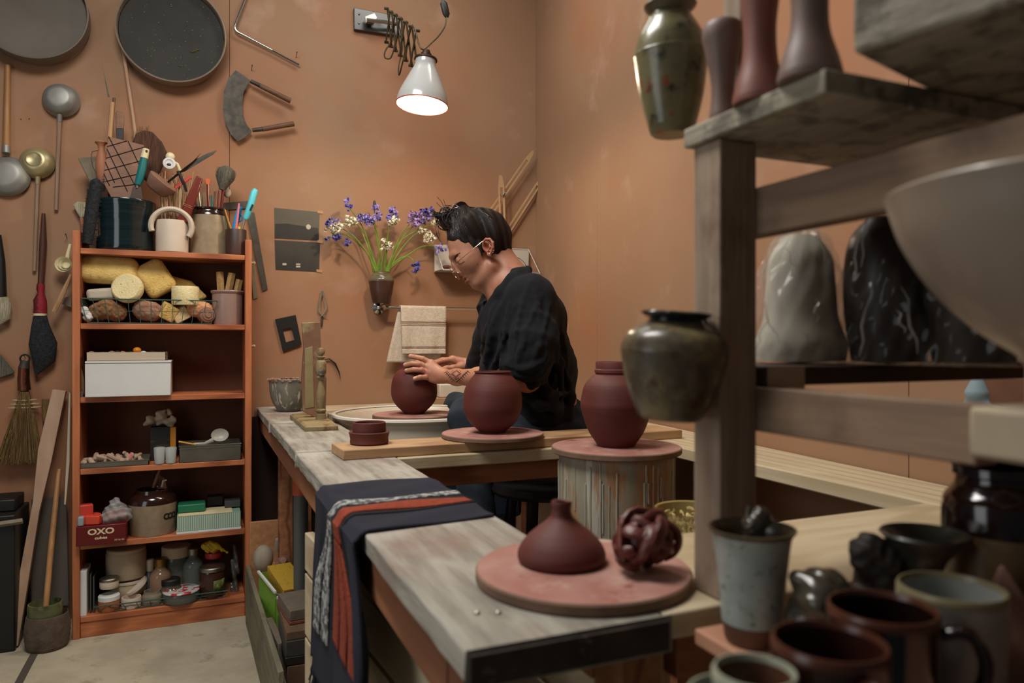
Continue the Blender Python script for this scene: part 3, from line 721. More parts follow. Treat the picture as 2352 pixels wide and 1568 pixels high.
for i, (x0, x1, y1, r_, m_, lb) in enumerate(((455, 447, 440, .0045, M_dark, 'dark metal modelling tool second from the jar edge in the stoneware jar'), (462, 457, 442, .004, M_tin, 'pale grey flat brush head in the stoneware jar'), (468, 466, 444, .005, M_greyw, 'grey wooden modelling tool in the stoneware jar beside the orange scraper'),
        (492, 494, 440, .005, M_woodD, 'dark wooden brush handle just beside the mop brush'), (498, 503, 437, .004, M_redw, 'slim red-brown brush handle in front of the mop brush'), (503, 515, 430, .004, M_redw, 'red-brown brush handle crossing behind the mop brush'), (488, 486, 448, .004, M_teal, 'thin teal tool in the stoneware jar'), (509, 512, 446, .0045, M_redw, 'short thick red-brown brush handle in the stoneware jar'))):
    stick('brush_handle', [(x0, 500), (x1, y1)], [2.93, 2.94-.003*i], [r_, r_*.8], m_, lb, 'tool', n=8)
g = G(); g.ell(WY(522, 443, 2.96), (.014, .012, .018), 16, 10); tag(obj('sponge_tip', g, M_foamW), 'round pale foam tip behind the mop brush', 'sponge')
# pencils, torch
stick('pencil', [(517, 482), (533, 535)], 2.87, .0032, mat('pencil_orange', '#c27a2a', .5), 'orange pencil leaning in the small dark pot', 'pencil', n=6)
stick('pencil', [(514, 478), (528, 535)], 2.88, .0032, mat('pencil_green', '#2c3b28', .5), 'dark green pencil leaning in the small dark pot', 'pencil', n=6)
stick('pink_pen', [(549, 467), (546, 495), (541, 535)], 2.86, [.0035, .004, .004], M_pink, 'pink pen in front of the blue scissors', 'pen')
sc = thing('blue_scissors', 'blue-handled scissors standing in the small dark pot', 'scissors', (bX(545, 2.88), 2.88, z+.05))
stick('handle', [(552, 474), (545, 500), (536, 532)], 2.885, [.007, .009, .006], M_blue, parent=sc, sq=(.6, 1.2))
g = G(); cc = WY(550, 500, 2.88); g.tube([cc+Vector((.009*math.cos(a), 0, .014*math.sin(a))) for a in [k*PI/8 for k in range(16)]], .0025, 6, closed=True); obj('finger_loop', g, M_blue, sc)
tc_ = thing('gas_lighter', 'bright turquoise lighter with a dark trigger, nozzle down in the small dark pot', 'lighter', (bX(570, 2.86), 2.86, z+.05))
stick('body', [(588, 435), (584, 441), (576, 470), (565, 500), (562, 503)], 2.86, [.009, .0125, .0125, .011, .007], M_cyan, parent=tc_, n=14, sq=(.8, 1))
plate('trigger', [(579, 468), (583, 470), (577, 484), (573, 482)], 2.846, .004, M_black, parent=tc_, bevel=.0015)
stick('nozzle', [(562, 502), (555, 530)], 2.86, [.0045, .004], M_metal, parent=tc_)
stick('highlighter', [(550, 521), (548, 535)], 2.865, .006, M_yellow, 'yellow-green highlighter cap sticking up beside the lighter nozzle', 'pen')
# black bristle scrubbing brush standing on end
bb_ = thing('bristle_brush', 'long black bristle brush standing on end beside the dark crock', 'brush', (bX(212, 2.87), 2.87, z))
g = stick_g([(226, 412), (222, 418), (214, 470), (206, 520), (200, 560)], 2.87, [.010, .024, .025, .024, .020], 16, sq=(.9, .8)); obj('bristles', g, M_bris, bb_)
g = G(); rs = random.Random(8)
for k in range(700):
    t = rs.random(); px = 224-22*t; py = 412+148*t; a = rs.uniform(0, 6.28); p = WY(px, py, 2.87); d = Vector((math.cos(a), math.sin(a)*.8, rs.uniform(-.3, .5)))
    g.add([p+d*.018+Vector((0, 0, .0007)), p+d*.018-Vector((0, 0, .0007)), p+d*.031], [(0, 1, 2)])
obj('bristle_tips', g, M_bris, bb_, kind='stuff')
stick('handle_back', [(206, 435), (198, 500), (192, 563)], 2.885, .007, M_dkclay, parent=bb_)
wb_ = thing('wall_brush', 'pale fan-shaped brush hanging on the wall behind the black bristle brush', 'brush', (bX(190, 3.03), 3.03, zP(190, 560, 3.03)))
plate('bristles', [(166, 470), (178, 462), (198, 465), (202, 478), (192, 500), (184, 500)], 3.02, .012, M_brisW, parent=wb_, bevel=.003)
stick('handle', [(187, 500), (196, 560)], 3.025, .006, M_copper, parent=wb_)

# -- sponges
z = SZ[1]
def block(name, c, sx, sy, sz, rot, m, label, cat='sponge', bev=.015, seg=4, sub=0):
    g = G(); g.cbox((0, 0, 0), sx, sy, sz); M = Matrix.Translation(Vector(c)) @ Euler(rot).to_matrix().to_4x4()
    g.v = [M @ p for p in g.v]; o = obj(name, g, m, bevel=bev, bseg=seg); return tag(o, label, cat)
block('bath_sponge', WY(251, 621, 2.935), .192, .12, .098, (0, R(2), 0), M_sponge, 'largest yellow bath sponge, lying at the end of the sponge shelf', bev=.035, seg=6)
block('bath_sponge', WY(357, 640, 2.935), .105, .09, .125, (0, R(-32), 0), M_sponge, 'pointed yellow sponge standing on its corner in the middle of the shelf', bev=.024, seg=5)
g = G(); M = zframe(WY(293, 662, 2.875), (-.25, -1, .22)); g.lathe([(0, -.02), (.042, -.02), (.05, -.014), (.052, 0), (.05, .012), (.044, .018), (0, .018)], 40, M); tag(obj('round_sponge', g, M_spongeP), 'pale round disc sponge tilted on edge in front of the big sponges', 'sponge')
g = G(); M = Matrix.Translation(WY(426, 688, 2.885)); g.lathe([(0, -.02), (.043, -.02), (.046, -.015), (.046, .042), (.043, .047), (0, .047)], 40, M); tag(obj('round_sponge', g, M_spongeP), 'pale cylindrical sponge sitting upright in the wire basket', 'sponge')
plate('wedge_sponge', [(392, 632), (440, 645), (478, 682), (440, 700), (396, 690)], 2.945, .06, M_sponge, 'flat yellow wedge sponge behind the cylindrical one', 'sponge', bevel=.01)
block('foam_block', WY(232, 676, 2.90), .085, .05, .04, (0, R(-6), 0), M_foamW, 'greyish white foam block under the largest sponge', bev=.012)
def blobs(name, pts, r, m, label, cat='sponge', h=.004, warp=True, sc=1.0):
    lo = [min(p[i] for p in pts)-max(r)-.02 for i in range(3)]; hi = [max(p[i] for p in pts)+max(r)+.02 for i in range(3)]
    s = SDF(lo, hi, h)
    for p, q in zip(pts, r): s.ell(p, q, k=.012)
    if warp: s.warp(lambda X, Y, Z: .0025*sc*(np.sin(X*190+2)*np.sin(Y*170)*np.sin(Z*210+1)+.7*np.sin(X*420)*np.sin(Z*390+Y*100)))
    return tag(npobj(name, s.mesh(), m, smooth_it=1), label, cat)
def P3_(px, py, Y): return tuple(WY(px, py, Y))
blobs('sea_sponge', [P3_(225, 716, 2.90), P3_(246, 710, 2.89), P3_(268, 717, 2.90)], [.032, .036, .033], M_spongeB, 'dark brown sea sponge with deep holes inside the wire basket')
blobs('sea_sponge', [P3_(330, 712, 2.90), P3_(350, 716, 2.89)], [.036, .034], mat('sea_sponge_pink', '#8d6650', .95, col2='#a5806a', scale=25, spots=('#4a2f22', 60, .6, .68), bump=1, bscale=90), 'rosy brown fine-pored sea sponge in the middle of the basket')
block('cut_sponge', WY(386, 716, 2.885), .05, .05, .055, (.3, R(25), .4), M_sponge, 'small yellow sponge offcut beside the rosy sea sponge', bev=.005)
block('cut_sponge', WY(412, 722, 2.90), .055, .05, .045, (.2, R(-30), .2), M_spongeP, 'cream sponge offcut under the cylindrical sponge', bev=.005)
blobs('peach_sponge', [P3_(448, 708, 2.90), P3_(470, 712, 2.89)], [.033, .030], mat('peach_sponge', '#c98f62', .95, col2='#d8a376', scale=25, spots=('#8a5636', 80, .62, .7), bump=1, bscale=120), 'peach coloured natural sponge near the crock')
g = G(); M = zframe(WY(473, 724, 2.875), (.3, -1, .05)); g.lathe([(0, .03), (.010, .03), (.012, .026), (.018, .026), (.021, .022), (.026, .020), (.028, .014), (.026, -.02), (0, -.02)], 32, M); tag(obj('wooden_stopper', g, M_pinkw), 'turned round wooden stopper at the corner of the wire basket', 'stopper')
blobs('shell', [P3_(194, 712, 2.87), P3_(202, 728, 2.87)], [.014, .015], M_card, 'knobbly white shell at the outer corner of the wire basket', 'shell', .003)
def wire_basket(name, x0, x1, yt, yb, Y0, Y1, zb, label, slant=.02, nv=12, tilt=0):
    t = thing(name, label, 'basket', ((bX(x0, Y0)+bX(x1, Y0))/2, (Y0+Y1)/2, zb))
    xa, xb = bX(x0, Y0), bX(x1, Y0); zt = zP((x0+x1)/2, yt, Y0); zb += .003
    g = G()
    for (dx, zz, dy) in ((0, zt, 0), (slant, zb, slant*.5)):
        g.tube([(xa+dx, Y0+dy, zz), (xb-dx, Y0+dy, zz), (xb-dx, Y1-dy, zz), (xa+dx, Y1-dy, zz)], .0022 if zz == zt else .0017, 6, closed=True)
    zm = (zt+zb)/2
    g.tube([(xa+slant*.5, Y0+slant*.25, zm), (xb-slant*.5, Y0+slant*.25, zm), (xb-slant*.5, Y1-slant*.25, zm), (xa+slant*.5, Y1-slant*.25, zm)], .0009, 5, closed=True)
    obj('rim_wire', g, M_wire, t)
    g = G()
    for k in range(nv+1):
        u = k/nv; X = xa+(xb-xa)*u; X2 = xa+slant+(xb-xa-2*slant)*u
        g.tube([(X, Y0, zt), (X2, Y0+slant*.5, zb), (X2, Y1-slant*.5, zb), (X, Y1, zt)], .0012, 5)
    for k in range(1, 5):
        u = k/5; Yk = Y0+(Y1-Y0)*u
        g.tube([(xa, Yk, zt), (xa+slant, Yk, zb), (xb-slant, Yk, zb), (xb, Yk, zt)], .0009, 5)
    obj('mesh_wire', g, M_wire, t); return t
wire_basket('wire_basket', 184, 499, 688, 738, 2.842, 2.99, SZ[1], 'shallow green wire basket holding sponges on the second shelf')
c5, r5, h5 = cyl_px(488, 557, 668, 2.90, z)
tag(lath('pink_crock', c5, z, [(0, 0), (r5*.92, 0), (r5*.95, .004), (r5*.95, h5-.012), (r5*1.03, h5-.008), (r5*1.05, h5-.003), (r5*1.02, h5), (r5*.93, h5-.001), (r5*.9, .01), (0, .01)], mat('pinkish_glaze', '#8e7268', .35, col2='#9a7d72', scale=5)), 'straight-sided dusky pink crock beside the wire basket', 'crock')
for (a, b, c_, d, y) in ((505, 624, 508, 690, 2.895), (533, 627, 520, 692, 2.89), (550, 642, 538, 694, 2.905)):
    M_foam = mat('tan_foam', '#a98550', .95, col2='#b8945e', scale=40, bump=1, bscale=200)
    stick('foam_stick', [(a, b), (c_, d)], y, .0125, M_foam, {505: 'tan foam strip standing nearest the sponges in the pink crock', 533: 'tan foam strip leaning in the middle of the pink crock', 550: 'shortest tan foam strip in the pink crock'}[a], 'foam strip', n=4)
# -- white box shelf
z = SZ[2]
def boxpx(name, x0, x1, yt, Y0, depth, zb, m, label=None, cat='box', bevel=.001, parent=None, rot=0, yb=None, **k):
    xa, xb = bX(x0, Y0), bX(x1, Y0); zt = zP((x0+x1)/2, yt, Y0); zb = zb if yb is None else zP((x0+x1)/2, yb, Y0)
    g = G(); g.box(xa, xb, Y0, Y0+depth, zb+.0003, zt)
    if rot:
        c_ = Vector(((xa+xb)/2, Y0+depth/2, 0)); M = Matrix.Translation(c_) @ Matrix.Rotation(R(rot), 4, 'Z') @ Matrix.Translation(-c_); g.v = [M @ p for p in g.v]
    o = obj(name, g, m, parent, bevel=bevel, **k)
    if parent is None: tag(o, label, cat)
    return o
wbx = thing('white_box', 'plain white cardboard box on the middle shelf', 'box', (bX(294, 2.9), 2.9, z))
boxpx('carton', 195, 392, 834, 2.815, .19, z, M_card, parent=wbx, bevel=.002)
boxpx('lid_flap', 195, 393, 829, 2.813, .193, z, M_card, parent=wbx, yb=833.5)
ztop = zP(294, 829, 2.813)
tr = thing('shallow_tray', 'shallow pale card tray of trinkets on top of the white box', 'tray', (bX(290, 2.9), 2.9, ztop))
xa, xb = bX(197, 2.82), bX(382, 2.82); zt = ztop+.030
g = G(); g.box(xa, xb, 2.82, 2.98, ztop+.0005, ztop+.003)
for q in ((xa, xb, 2.82, 2.823), (xa, xb, 2.977, 2.98), (xa, xa+.003, 2.82, 2.98), (xb-.003, xb, 2.82, 2.98)): g.box(*q, ztop+.002, zt)
obj('tray', g, M_paper, tr)
rs = random.Random(2)
for i, (px, r_, m_, lb) in enumerate(((315, .0115, mat('orange_ball', '#d07a1a', .4), 'orange ball perched highest in the card tray'), (210, .010, M_greyw, 'grey pebble at the outer end of the card tray'), (238, .008, M_metal, 'shiny steel bead in the card tray'), (258, .011, M_pinkw, 'brown pebble in the card tray'),
        (282, .010, M_copper, 'terracotta coloured pebble in the card tray'), (300, .009, M_dark, 'dark pebble just beside the orange ball'), (330, .010, M_card, 'white pebble beyond the orange ball in the card tray'), (350, .010, M_dkclay, 'dark brown lump in the card tray'), (368, .009, M_black, 'black pebble at the inner end of the card tray'), (270, .012, M_dark, 'black knob in the middle of the card tray'))):
    g = G(); zc = zt-.004 + (.012 if i == 0 else 0); g.ell((bX(px, 2.88), 2.86+.02*rs.random(), zc-r_*.2), (r_*1.2, r_, r_), 14, 9); tag(obj('pebble' if i else 'orange_ball', g, m_), lb, 'pebble' if i else 'ball')
plate('card_offcut', [(180, 848), (187, 846), (193, 870), (194, 905), (180, 910)], 2.86, .004, mat('cardboard', '#7a5638', .8), 'torn brown cardboard offcut beside the white box', 'cardboard')
g = G(); g.box(bX(181, 2.84), bX(190, 2.84), 2.84, 2.852, z+.0003, z+.02); g.tube([(bX(185.5, 2.84)+.005*math.cos(a), 2.845, z+.024+.006*math.sin(a)) for a in [k*PI/6 for k in range(12)]], .001, 5, closed=True); tag(obj('bulldog_clip', g, M_metal), 'small steel bulldog clip beside the white box', 'clip')
# -- fourth shelf
z = SZ[3]
tr = thing('metal_tray', 'shallow steel tray heaped with pale clay test pieces', 'tray', (bX(260, 2.9), 2.9, z))
xa, xb = bX(179, 2.84), bX(342, 2.84); g = G(); g.box(xa, xb, 2.838, 2.98, z+.0005, z+.003)
for q in ((xa, xb, 2.838, 2.84), (xa, xb, 2.978, 2.98), (xa, xa+.002, 2.838, 2.98), (xb-.002, xb, 2.838, 2.98)): g.box(*q, z+.002, z+.018)
g.tube([(xa, 2.838, z+.018), (xb, 2.838, z+.018), (xb, 2.98, z+.018), (xa, 2.98, z+.018)], .002, 6, closed=True); obj('tray', g, M_tin, tr)
M_test = mat('test_clay', '#a58a76', .8, col2='#b89e8a', scale=15)
rs = random.Random(21)
for i in range(26):
    px = 190+140*((i*7) % 26)/26+rs.uniform(-3, 3); L = rs.uniform(.012, .024); w = rs.uniform(.006, .010); c = (bX(px, 2.87), 2.852+.09*((i*5) % 13)/13, z+.012+rs.random()*.006+.016*math.sin(PI*(px-185)/150)*((i*5) % 3)/2)
    g = G(); M = Matrix.Translation(c) @ Euler((rs.uniform(-.6, .6), rs.uniform(-.8, .8), rs.uniform(0, 3))).to_matrix().to_4x4()
    g.lathe([(0, -L), (w*.8, -L), (w, -L*.8), (w*.9, L*.8), (w*.7, L), (0, L)], 8, M @ Matrix.Rotation(PI/2, 4, 'Y'))
    tag(obj('clay_test_piece', g, M_test), 'pale knobbly clay test piece in the shallow steel tray', 'clay piece', 'clay test pieces in the tray')
plate('pink_slip', [(295, 1052), (300, 1038), (304, 1040), (300, 1056)], 2.845, .002, M_pink, 'small pink slip sticking out of the clay test pieces', 'slip')
ct = thing('plaster_carton', 'black and yellow carton with crumpled pale paper spilling from its top', 'carton', (bX(375, 2.93), 2.93, z))
boxpx('carton', 345, 390, 981, 2.93, .06, z, mat('carton_black', '#1a1714', .6, spots=('#3d3626', 60, .6, .65, (.2, 1, 2))), parent=ct)
boxpx('carton_side', 390.3, 404, 981, 2.935, .055, z, mat('carton_yellow', '#b9781e', .6), parent=ct, label='yellow-orange side of the carton')
s = SDF(tuple(WY(325, 990, 2.90)), tuple(WY(408, 925, 3.02)), .003)
for (px, py, y, a, b, c_) in ((345, 966, 2.945, .025, .010, .018), (370, 958, 2.955, .022, .018, .030), (392, 968, 2.95, .020, .012, .022), (385, 950, 2.965, .012, .010, .018)):
    s.ell(tuple(WY(px, py, y)), (a, b, c_), Euler((.4, (px-365)*.03, .3)).to_matrix(), .006)
s.warp(lambda X, Y, Z: .003*np.sin(X*150+Z*120)+.002*np.sin(Z*260-X*90)); npobj('crumpled_paper', s.mesh(), M_paper, ct)
for k, (x0, x1) in enumerate(((354, 379), (380, 405))):
    cc, rr, hh = cyl_px(x0, x1, 1027, 2.845, z)
    tag(lath('plastic_cup', cc, z, cupprof(rr, hh, .0012, rr*.85), mat('milky_plastic', '#b9bcb6', .3, trans=.3), n=28), ['milky plastic measuring cup nearest the tray of test pieces', 'milky plastic measuring cup touching the steel tin'][k], 'cup')
tn = thing('steel_tin', 'rectangular brushed steel tin holding a spoon on the fourth shelf', 'tin', (bX(483, 2.9), 2.9, z))
xa, xb = bX(411, 2.835), bX(554, 2.835); zt = zP(483, 1022, 2.835); g = G()
for q in ((xa, xb, 2.835, 2.837), (xa, xb, 2.98, 2.982), (xa, xa+.002, 2.835, 2.982), (xb-.002, xb, 2.835, 2.982)): g.box(*q, z+.0005, zt)
g.box(xa, xb, 2.835, 2.982, z+.0004, z+.002); g.tube([(xa, 2.835, zt), (xb, 2.835, zt), (xb, 2.982, zt), (xa, 2.982, zt)], .0022, 6, closed=True); obj('tin', g, M_tin, tn)
g = G(); g.box(xa-.001, xb+.001, 2.8335, 2.8345, zt-.010, zt-.008); obj('lid_seam', g, M_metal, tn)
sp = thing('plastic_scoop', 'large translucent scoop lying over the steel tin', 'scoop', (bX(500, 2.88), 2.88, zt))
g = G(); M = zframe(WY(505, 999, 2.88), (0, -1, .35)); g.lathe([(0, -.008), (.018, -.006), (.029, .004), (.030, .0045), (.018, -.003), (0, -.005)], 32, M, sq=(1, .8)); obj('bowl', g, mat('milky2', '#a8a598', .35, alpha=.85), sp)
stick('handle', [(490, 1010), (470, 1019), (445, 1020)], 2.87, [.009, .006, .005], mat('milky2', '#a8a598', .35), parent=sp, sq=(.5, 1))
stick('yellow_ruler', [(410, 1014), (450, 1021)], 2.865, .0035, mat('mustard', '#c08a2c', .5), 'thin mustard yellow stick across the end of the steel tin', 'stick')
# -- fifth shelf
z = SZ[4]
def text_obj(name, body, size, loc, rot, m, parent, align='CENTER', ext=.0004, bold=False, sx=1.0):
    cu = bpy.data.curves.new(name, 'FONT'); cu.body = body; cu.size = size; cu.align_x = align; cu.align_y = 'CENTER'; cu.extrude = ext
    if bold: cu.offset = size*.035
    cu.resolution_u = 3
    t = bpy.data.objects.new(name+'_t', cu); scene.collection.objects.link(t)
    bpy.context.view_layer.update(); dg = bpy.context.evaluated_depsgraph_get()
    me = bpy.data.meshes.new_from_object(t.evaluated_get(dg)); bpy.data.objects.remove(t)
    M = Matrix.Translation(Vector(loc)) @ Euler(rot).to_matrix().to_4x4() @ Matrix.Diagonal((sx, 1, 1, 1))
    if parent is not None: M = mw(parent).inverted() @ M
    me.transform(M); me.materials.clear(); me.materials.append(m)
    o = bpy.data.objects.new(name, me); scene.collection.objects.link(o); o.parent = parent; return o
ox = thing('stock_cube_tin', 'dark red lettered tin box at the outer end of the fifth shelf', 'tin', (bX(232, 2.85), 2.85, z))
M_oxo = mat('tin_red', '#5a0a10', .35); M_ltr = mat('letter_cream', '#cdbb98', .5)
Y0 = 2.80; xa, xb = bX(174, Y0), bX(290, Y0); zt = zP(232, 1206, Y0)
g = G(); g.box(xa, xb, Y0, Y0+.10, z+.0005, zt); obj('tin_body', g, M_oxo, ox, bevel=.002)
text_obj('lettering', 'OXO', .027, (bX(232, Y0), Y0-.0006, z+.044), (PI/2, 0, 0), M_ltr, ox, bold=True, sx=1.25)
text_obj('lettering', 'cubes', .013, (bX(232, Y0), Y0-.0006, z+.023), (PI/2, 0, 0), M_ltr, ox, bold=True, sx=1.25)
text_obj('lettering', '24 for 6d', .008, (bX(274, Y0), Y0-.0006, z+.012), (PI/2, 0, 0), M_ltr, ox)
for i, (x0, x1, yt, y_, m_, r_, lb) in enumerate(((177, 212, 1160, 2.835, M_red, 12, 'bright orange-red plastic block at the back of the lettered tin'), (190, 232, 1185, 2.815, mat('orange_red', '#c8442a', .4), -15, 'orange-red ridged plastic part in front on the lettered tin'), (205, 228, 1180, 2.85, M_red, 30, 'red plastic part wedged behind the ridged one'), (178, 192, 1188, 2.808, mat('pale_blue', '#8a949a', .4), 0, 'pale blue-grey scrap at the outer end of the lettered tin'))):
    boxpx('plastic_part', x0, x1, yt, y_, .03, zt, m_, lb, 'plastic part', rot=r_, bevel=.003)
bg = thing('plastic_bag', 'crumpled clear bag with dark red contents beside the stoneware crock', 'bag', (bX(265, 2.83), 2.83, zt))
pc = [P3_(255, 1186, 2.84), P3_(280, 1180, 2.85), P3_(265, 1165, 2.85), P3_(268, 1150, 2.85)]
s = SDF([min(p[i] for p in pc)-.08 for i in range(3)], [max(p[i] for p in pc)+.08 for i in range(3)], .0035)
for p, r_ in zip(pc, (.034, .034, .028, .012)): s.ell(p, r_, k=.012)
s.warp(lambda X, Y, Z: .004*np.abs(np.sin(X*120+Z*90))+.003*np.sin(Z*220-X*60+Y*150)); npobj('film', s.mesh(), M_film, bg)
g = G(); g.ell(pc[0], .022, 14, 10); g.ell(pc[1], .020, 14, 10); obj('contents', g, mat('beet', '#6a2420', .6), bg)
c6, r6, h6 = cyl_px(300, 402, 1122, 2.91, z)
j = thing('stoneware_crock', 'lidded stoneware crock with black lettering and a dark shiny shoulder on the fifth shelf', 'crock', (c6[0], c6[1], z))
lath('body', c6, z, [(0, 0), (r6*.93, 0), (r6*.95, .004), (r6*1.0, h6*.70)], M_stone, j)
lath('shoulder', c6, z, [(r6*1.0, h6*.702), (r6*.98, h6*.8), (r6*.88, h6*.88), (r6*.72, h6*.92), (r6*.70, h6), (r6*.62, h6), (r6*.6, h6*.9), (0, h6*.9)], M_stoneTop, j, label='glossy dark brown shoulder')
for ch, a in (('C', .62), ('O', .84), ('O', 1.06)):
    an = -PI/2+a; text_obj('lettering', ch, .028, (c6[0]+math.cos(an)*(r6*.985+.0005), c6[1]+math.sin(an)*(r6*.985+.0005), z+h6*.42), (PI/2, 0, an+PI/2), M_black, j, bold=True)
stick('wooden_scraper', [(352, 1120), (362, 1092), (367, 1078)], 2.91, [.005, .006, .004], M_pinkw, 'brown wooden handle poking out of the lettered crock', 'tool')
stick('white_hook', [(372, 1118), (375, 1104), (383, 1102)], 2.90, [.003, .004, .003], M_card, 'small white hooked tool poking out of the lettered crock', 'tool')
plate('brown_wrapper', [(362, 1122), (366, 1090), (378, 1098), (384, 1122)], 2.93, .01, M_copper, 'crumpled brown wrapper standing in the lettered crock', 'wrapper')
st = thing('striped_tray', 'green and white striped plastic tray at the inner end of the fifth shelf', 'tray', (bX(480, 2.86), 2.86, z))
Y0 = 2.835; xa, xb = bX(405, Y0), bX(554, Y0); zt2 = zP(480, 1178, Y0)
g = G(); g.box(xa, xb, Y0, Y0+.11, z+.0005, z+.008); obj('base', g, M_card, st, bevel=.001)
g = G(); g.box(xa+.002, xb-.002, Y0+.002, Y0+.11, z+.008, zt2-.004); obj('panel', g, mat('sage', '#7fa08a', .5), st)
g = G(); k = 0; x = xa+.004
while x < xb-.004: g.box(x, x+.0032, Y0+.0008, Y0+.002, z+.010, zt2-.006); x += .0072
obj('stripes', g, mat('stripe_white', '#b9beae', .6), st, label='row of thin white stripes')
g = G(); g.box(xa+.006, xb-.03, Y0+.001, Y0+.10, zt2-.004, zt2-.001); obj('card_insert', g, M_ivory, st)
boxpx('green_box', 408, 472, 1158, 2.87, .07, zt2, mat('green_plastic', '#1c6a4a', .45), 'green plastic box on the striped tray', 'box', bevel=.004)
boxpx('black_box', 476, 512, 1140, 2.95, .05, zt2, M_black, 'black box behind the green one', 'box')
boxpx('grey_box', 516, 552, 1150, 2.90, .06, zt2, mat('slate_grey', '#3c3e3d', .6), 'dark grey box at the inner end on the striped tray', 'box')
# -- bottom shelf
z = SZ[5]
boxpx('white_carton', 176, 199, 1312, 2.84, .10, z, M_card, 'tall narrow white carton with an open flap on the bottom shelf', 'carton')
for i, px in enumerate((206, 213)):
    boxpx('glass_tile', px, px+4, 1318+6*i, 2.86, .10, z, mat('dark_glass', '#3a3c38', .15), ['dark glass sheet standing nearest the white carton', 'dark glass sheet standing behind the wire basket corner'][i], 'glass sheet')
def simple_jar(name, x0, x1, yt, Y, zb, body, lid=None, lidh=.2, label='', cat='jar', neck=1.0, lidr=1.0, content=None, cl=.6, ylid=None, lname='lid'):
    c_, r_, h_ = cyl_px(x0, x1, yt, Y, zb); hb = h_*(1-lidh) if lid else h_
    t = thing(name, label, cat, (c_[0], c_[1], zb))
    if neck < 1: pr = prof([(r_*.96, 0), (r_, .006), (r_, hb*.62), (r_*.85, hb*.8), (r_*neck, hb*.93), (r_*neck, hb)], 4)
    else: pr = [(r_*.94, 0), (r_, .005), (r_, hb-.006), (r_*.95, hb)]
    lath('body', c_, zb+.0005, [(0, 0)]+pr+([(0, hb)] if lid else [(pr[-1][0]*.88, hb), (pr[-1][0]*.85, .01), (0, .01)]), body, t, n=32)
    if content:
        lath('contents', c_, zb+.0005, [(0, .002), (r_*.93, .004), (r_*.93, hb*cl), (0, hb*cl)], content, t, n=24)
    if lid:
        lr = r_*neck*lidr if neck < 1 else r_*lidr
        lath(lname, c_, zb+.001, [(0, hb), (lr, hb), (lr, h_-.003), (lr-.003, h_), (0, h_)], lid, t, n=32)
    return t
M_cw = mat('cork_beige', '#a58f72', .7, col2='#b5a085', scale=8)
simple_jar('ceramic_canister', 248, 332, 1256, 2.96, z+.085, M_cw, M_cw, .12, 'beige ceramic canister stacked uppermost at the back of the bottom shelf', lidr=.97)
c_, r_, h_ = cyl_px(252, 330, 1326, 2.96, z)
simple_jar('ceramic_canister', 252, 330, 1328, 2.96, z, M_cw, M_cream, .12, 'pale canister under the stacked beige one on the bottom shelf', lidr=1.02)
M_lq = mat('amber_liquid', '#a8562a', .2); M_gold = mat('gold_cap', '#8a6a3a', .35, .9)
simple_jar('spice_jar', 228, 273, 1365, 2.875, z, mat('amber_glass', '#b06a44', .15, alpha=.75), M_card, .32, 'short amber jar with a white lid at the front of the bottom shelf', content=M_lq)
simple_jar('spice_jar', 231, 271, 1326, 2.88, z+.0755, mat('cream_glass', '#c2b39c', .2), M_tin, .28, 'spice jar with a steel lid stacked on the amber jar')
simple_jar('white_pot', 281, 323, 1370, 2.875, z, M_cream, None, 0, 'small open white pot in the wire basket beside the amber jar', 'pot')
simple_jar('stone_pot', 328, 370, 1356, 2.88, z, M_greyw, None, 0, 'small mottled brown pot beside the open white pot', 'pot', .8)
tj = thing('tilted_jar', 'cream jar with a pale lid tipped over above the white pot', 'jar', (bX(305, 2.9), 2.9, z+.1))
g = G(); M = zframe(WY(312, 1346, 2.93), (-.5, -.25, .8)); g.lathe([(0, -.028), (.022, -.028), (.030, -.02), (.036, .0), (0, .0)], 32, M); obj('body', g, M_cw, tj)
g = G(); g.lathe([(0, .0), (.043, .0), (.045, .004), (.043, .012), (.02, .014), (0, .014)], 32, M); obj('lid', g, M_cream, tj)
simple_jar('glaze_jar', 368, 416, 1328, 2.90, z+.01, mat('smoky_glass', '#54483c', .12), M_black, .3, 'squat smoky jar with a black lid behind the clear tub', neck=.82, lidr=1.05)
simple_jar('clear_tub', 377, 456, 1352, 2.875, z, mat('tub_plastic', '#5d625c', .2, alpha=.6), mat('tub_lid', '#b9b9b2', .3, spots=('#b02a30', 40, .52, .56)), .15, 'low clear tub with a red and white lid at the front of the bottom shelf', content=M_greyw)
simple_jar('brown_jar', 459, 514, 1299, 2.885, z, mat('brown_glass', '#3a241c', .15), M_tin, .13, 'tall brown jar with a silver lid and green label', lidr=1.04)
c_, r_, h_ = cyl_px(459, 514, 1299, 2.885, z)
g = G(); g.lathe([(r_*1.006, h_*.22), (r_*1.006, h_*.6)], 20, Matrix.Translation((c_[0], c_[1], z)), a0=-1.45, a1=-.3); tag(obj('paper_label', g, mat('label_green', '#56602e', .6, spots=('#8a9150', 60, .55, .6)), solid=.0006, parent=None), 'olive green paper label wrapped round the tall brown jar', 'label')
simple_jar('glass_bottle', 421, 466, 1258, 2.93, z, mat('bottle_glass', '#6f7770', .08, alpha=.45), M_tin, .14, 'clear glass bottle with a silver cap behind the brown jar', 'bottle', .42, 1.15, lname='cap')
simple_jar('storage_jar', 374, 436, 1252, 2.975, z, mat('bottle_glass', '#6f7770', .08, alpha=.45), M_cw, .22, 'wide storage jar with a beige lid at the very back of the bottom shelf', content=M_spongeB)
simple_jar('gold_cap_bottle', 345, 392, 1281, 2.925, z, mat('peach_glass', '#9a7a60', .1, alpha=.7), M_gold, .2, 'rounded bottle with a gold cap behind the smoky jar', 'bottle', .5, 1.1, content=M_copper, lname='cap')
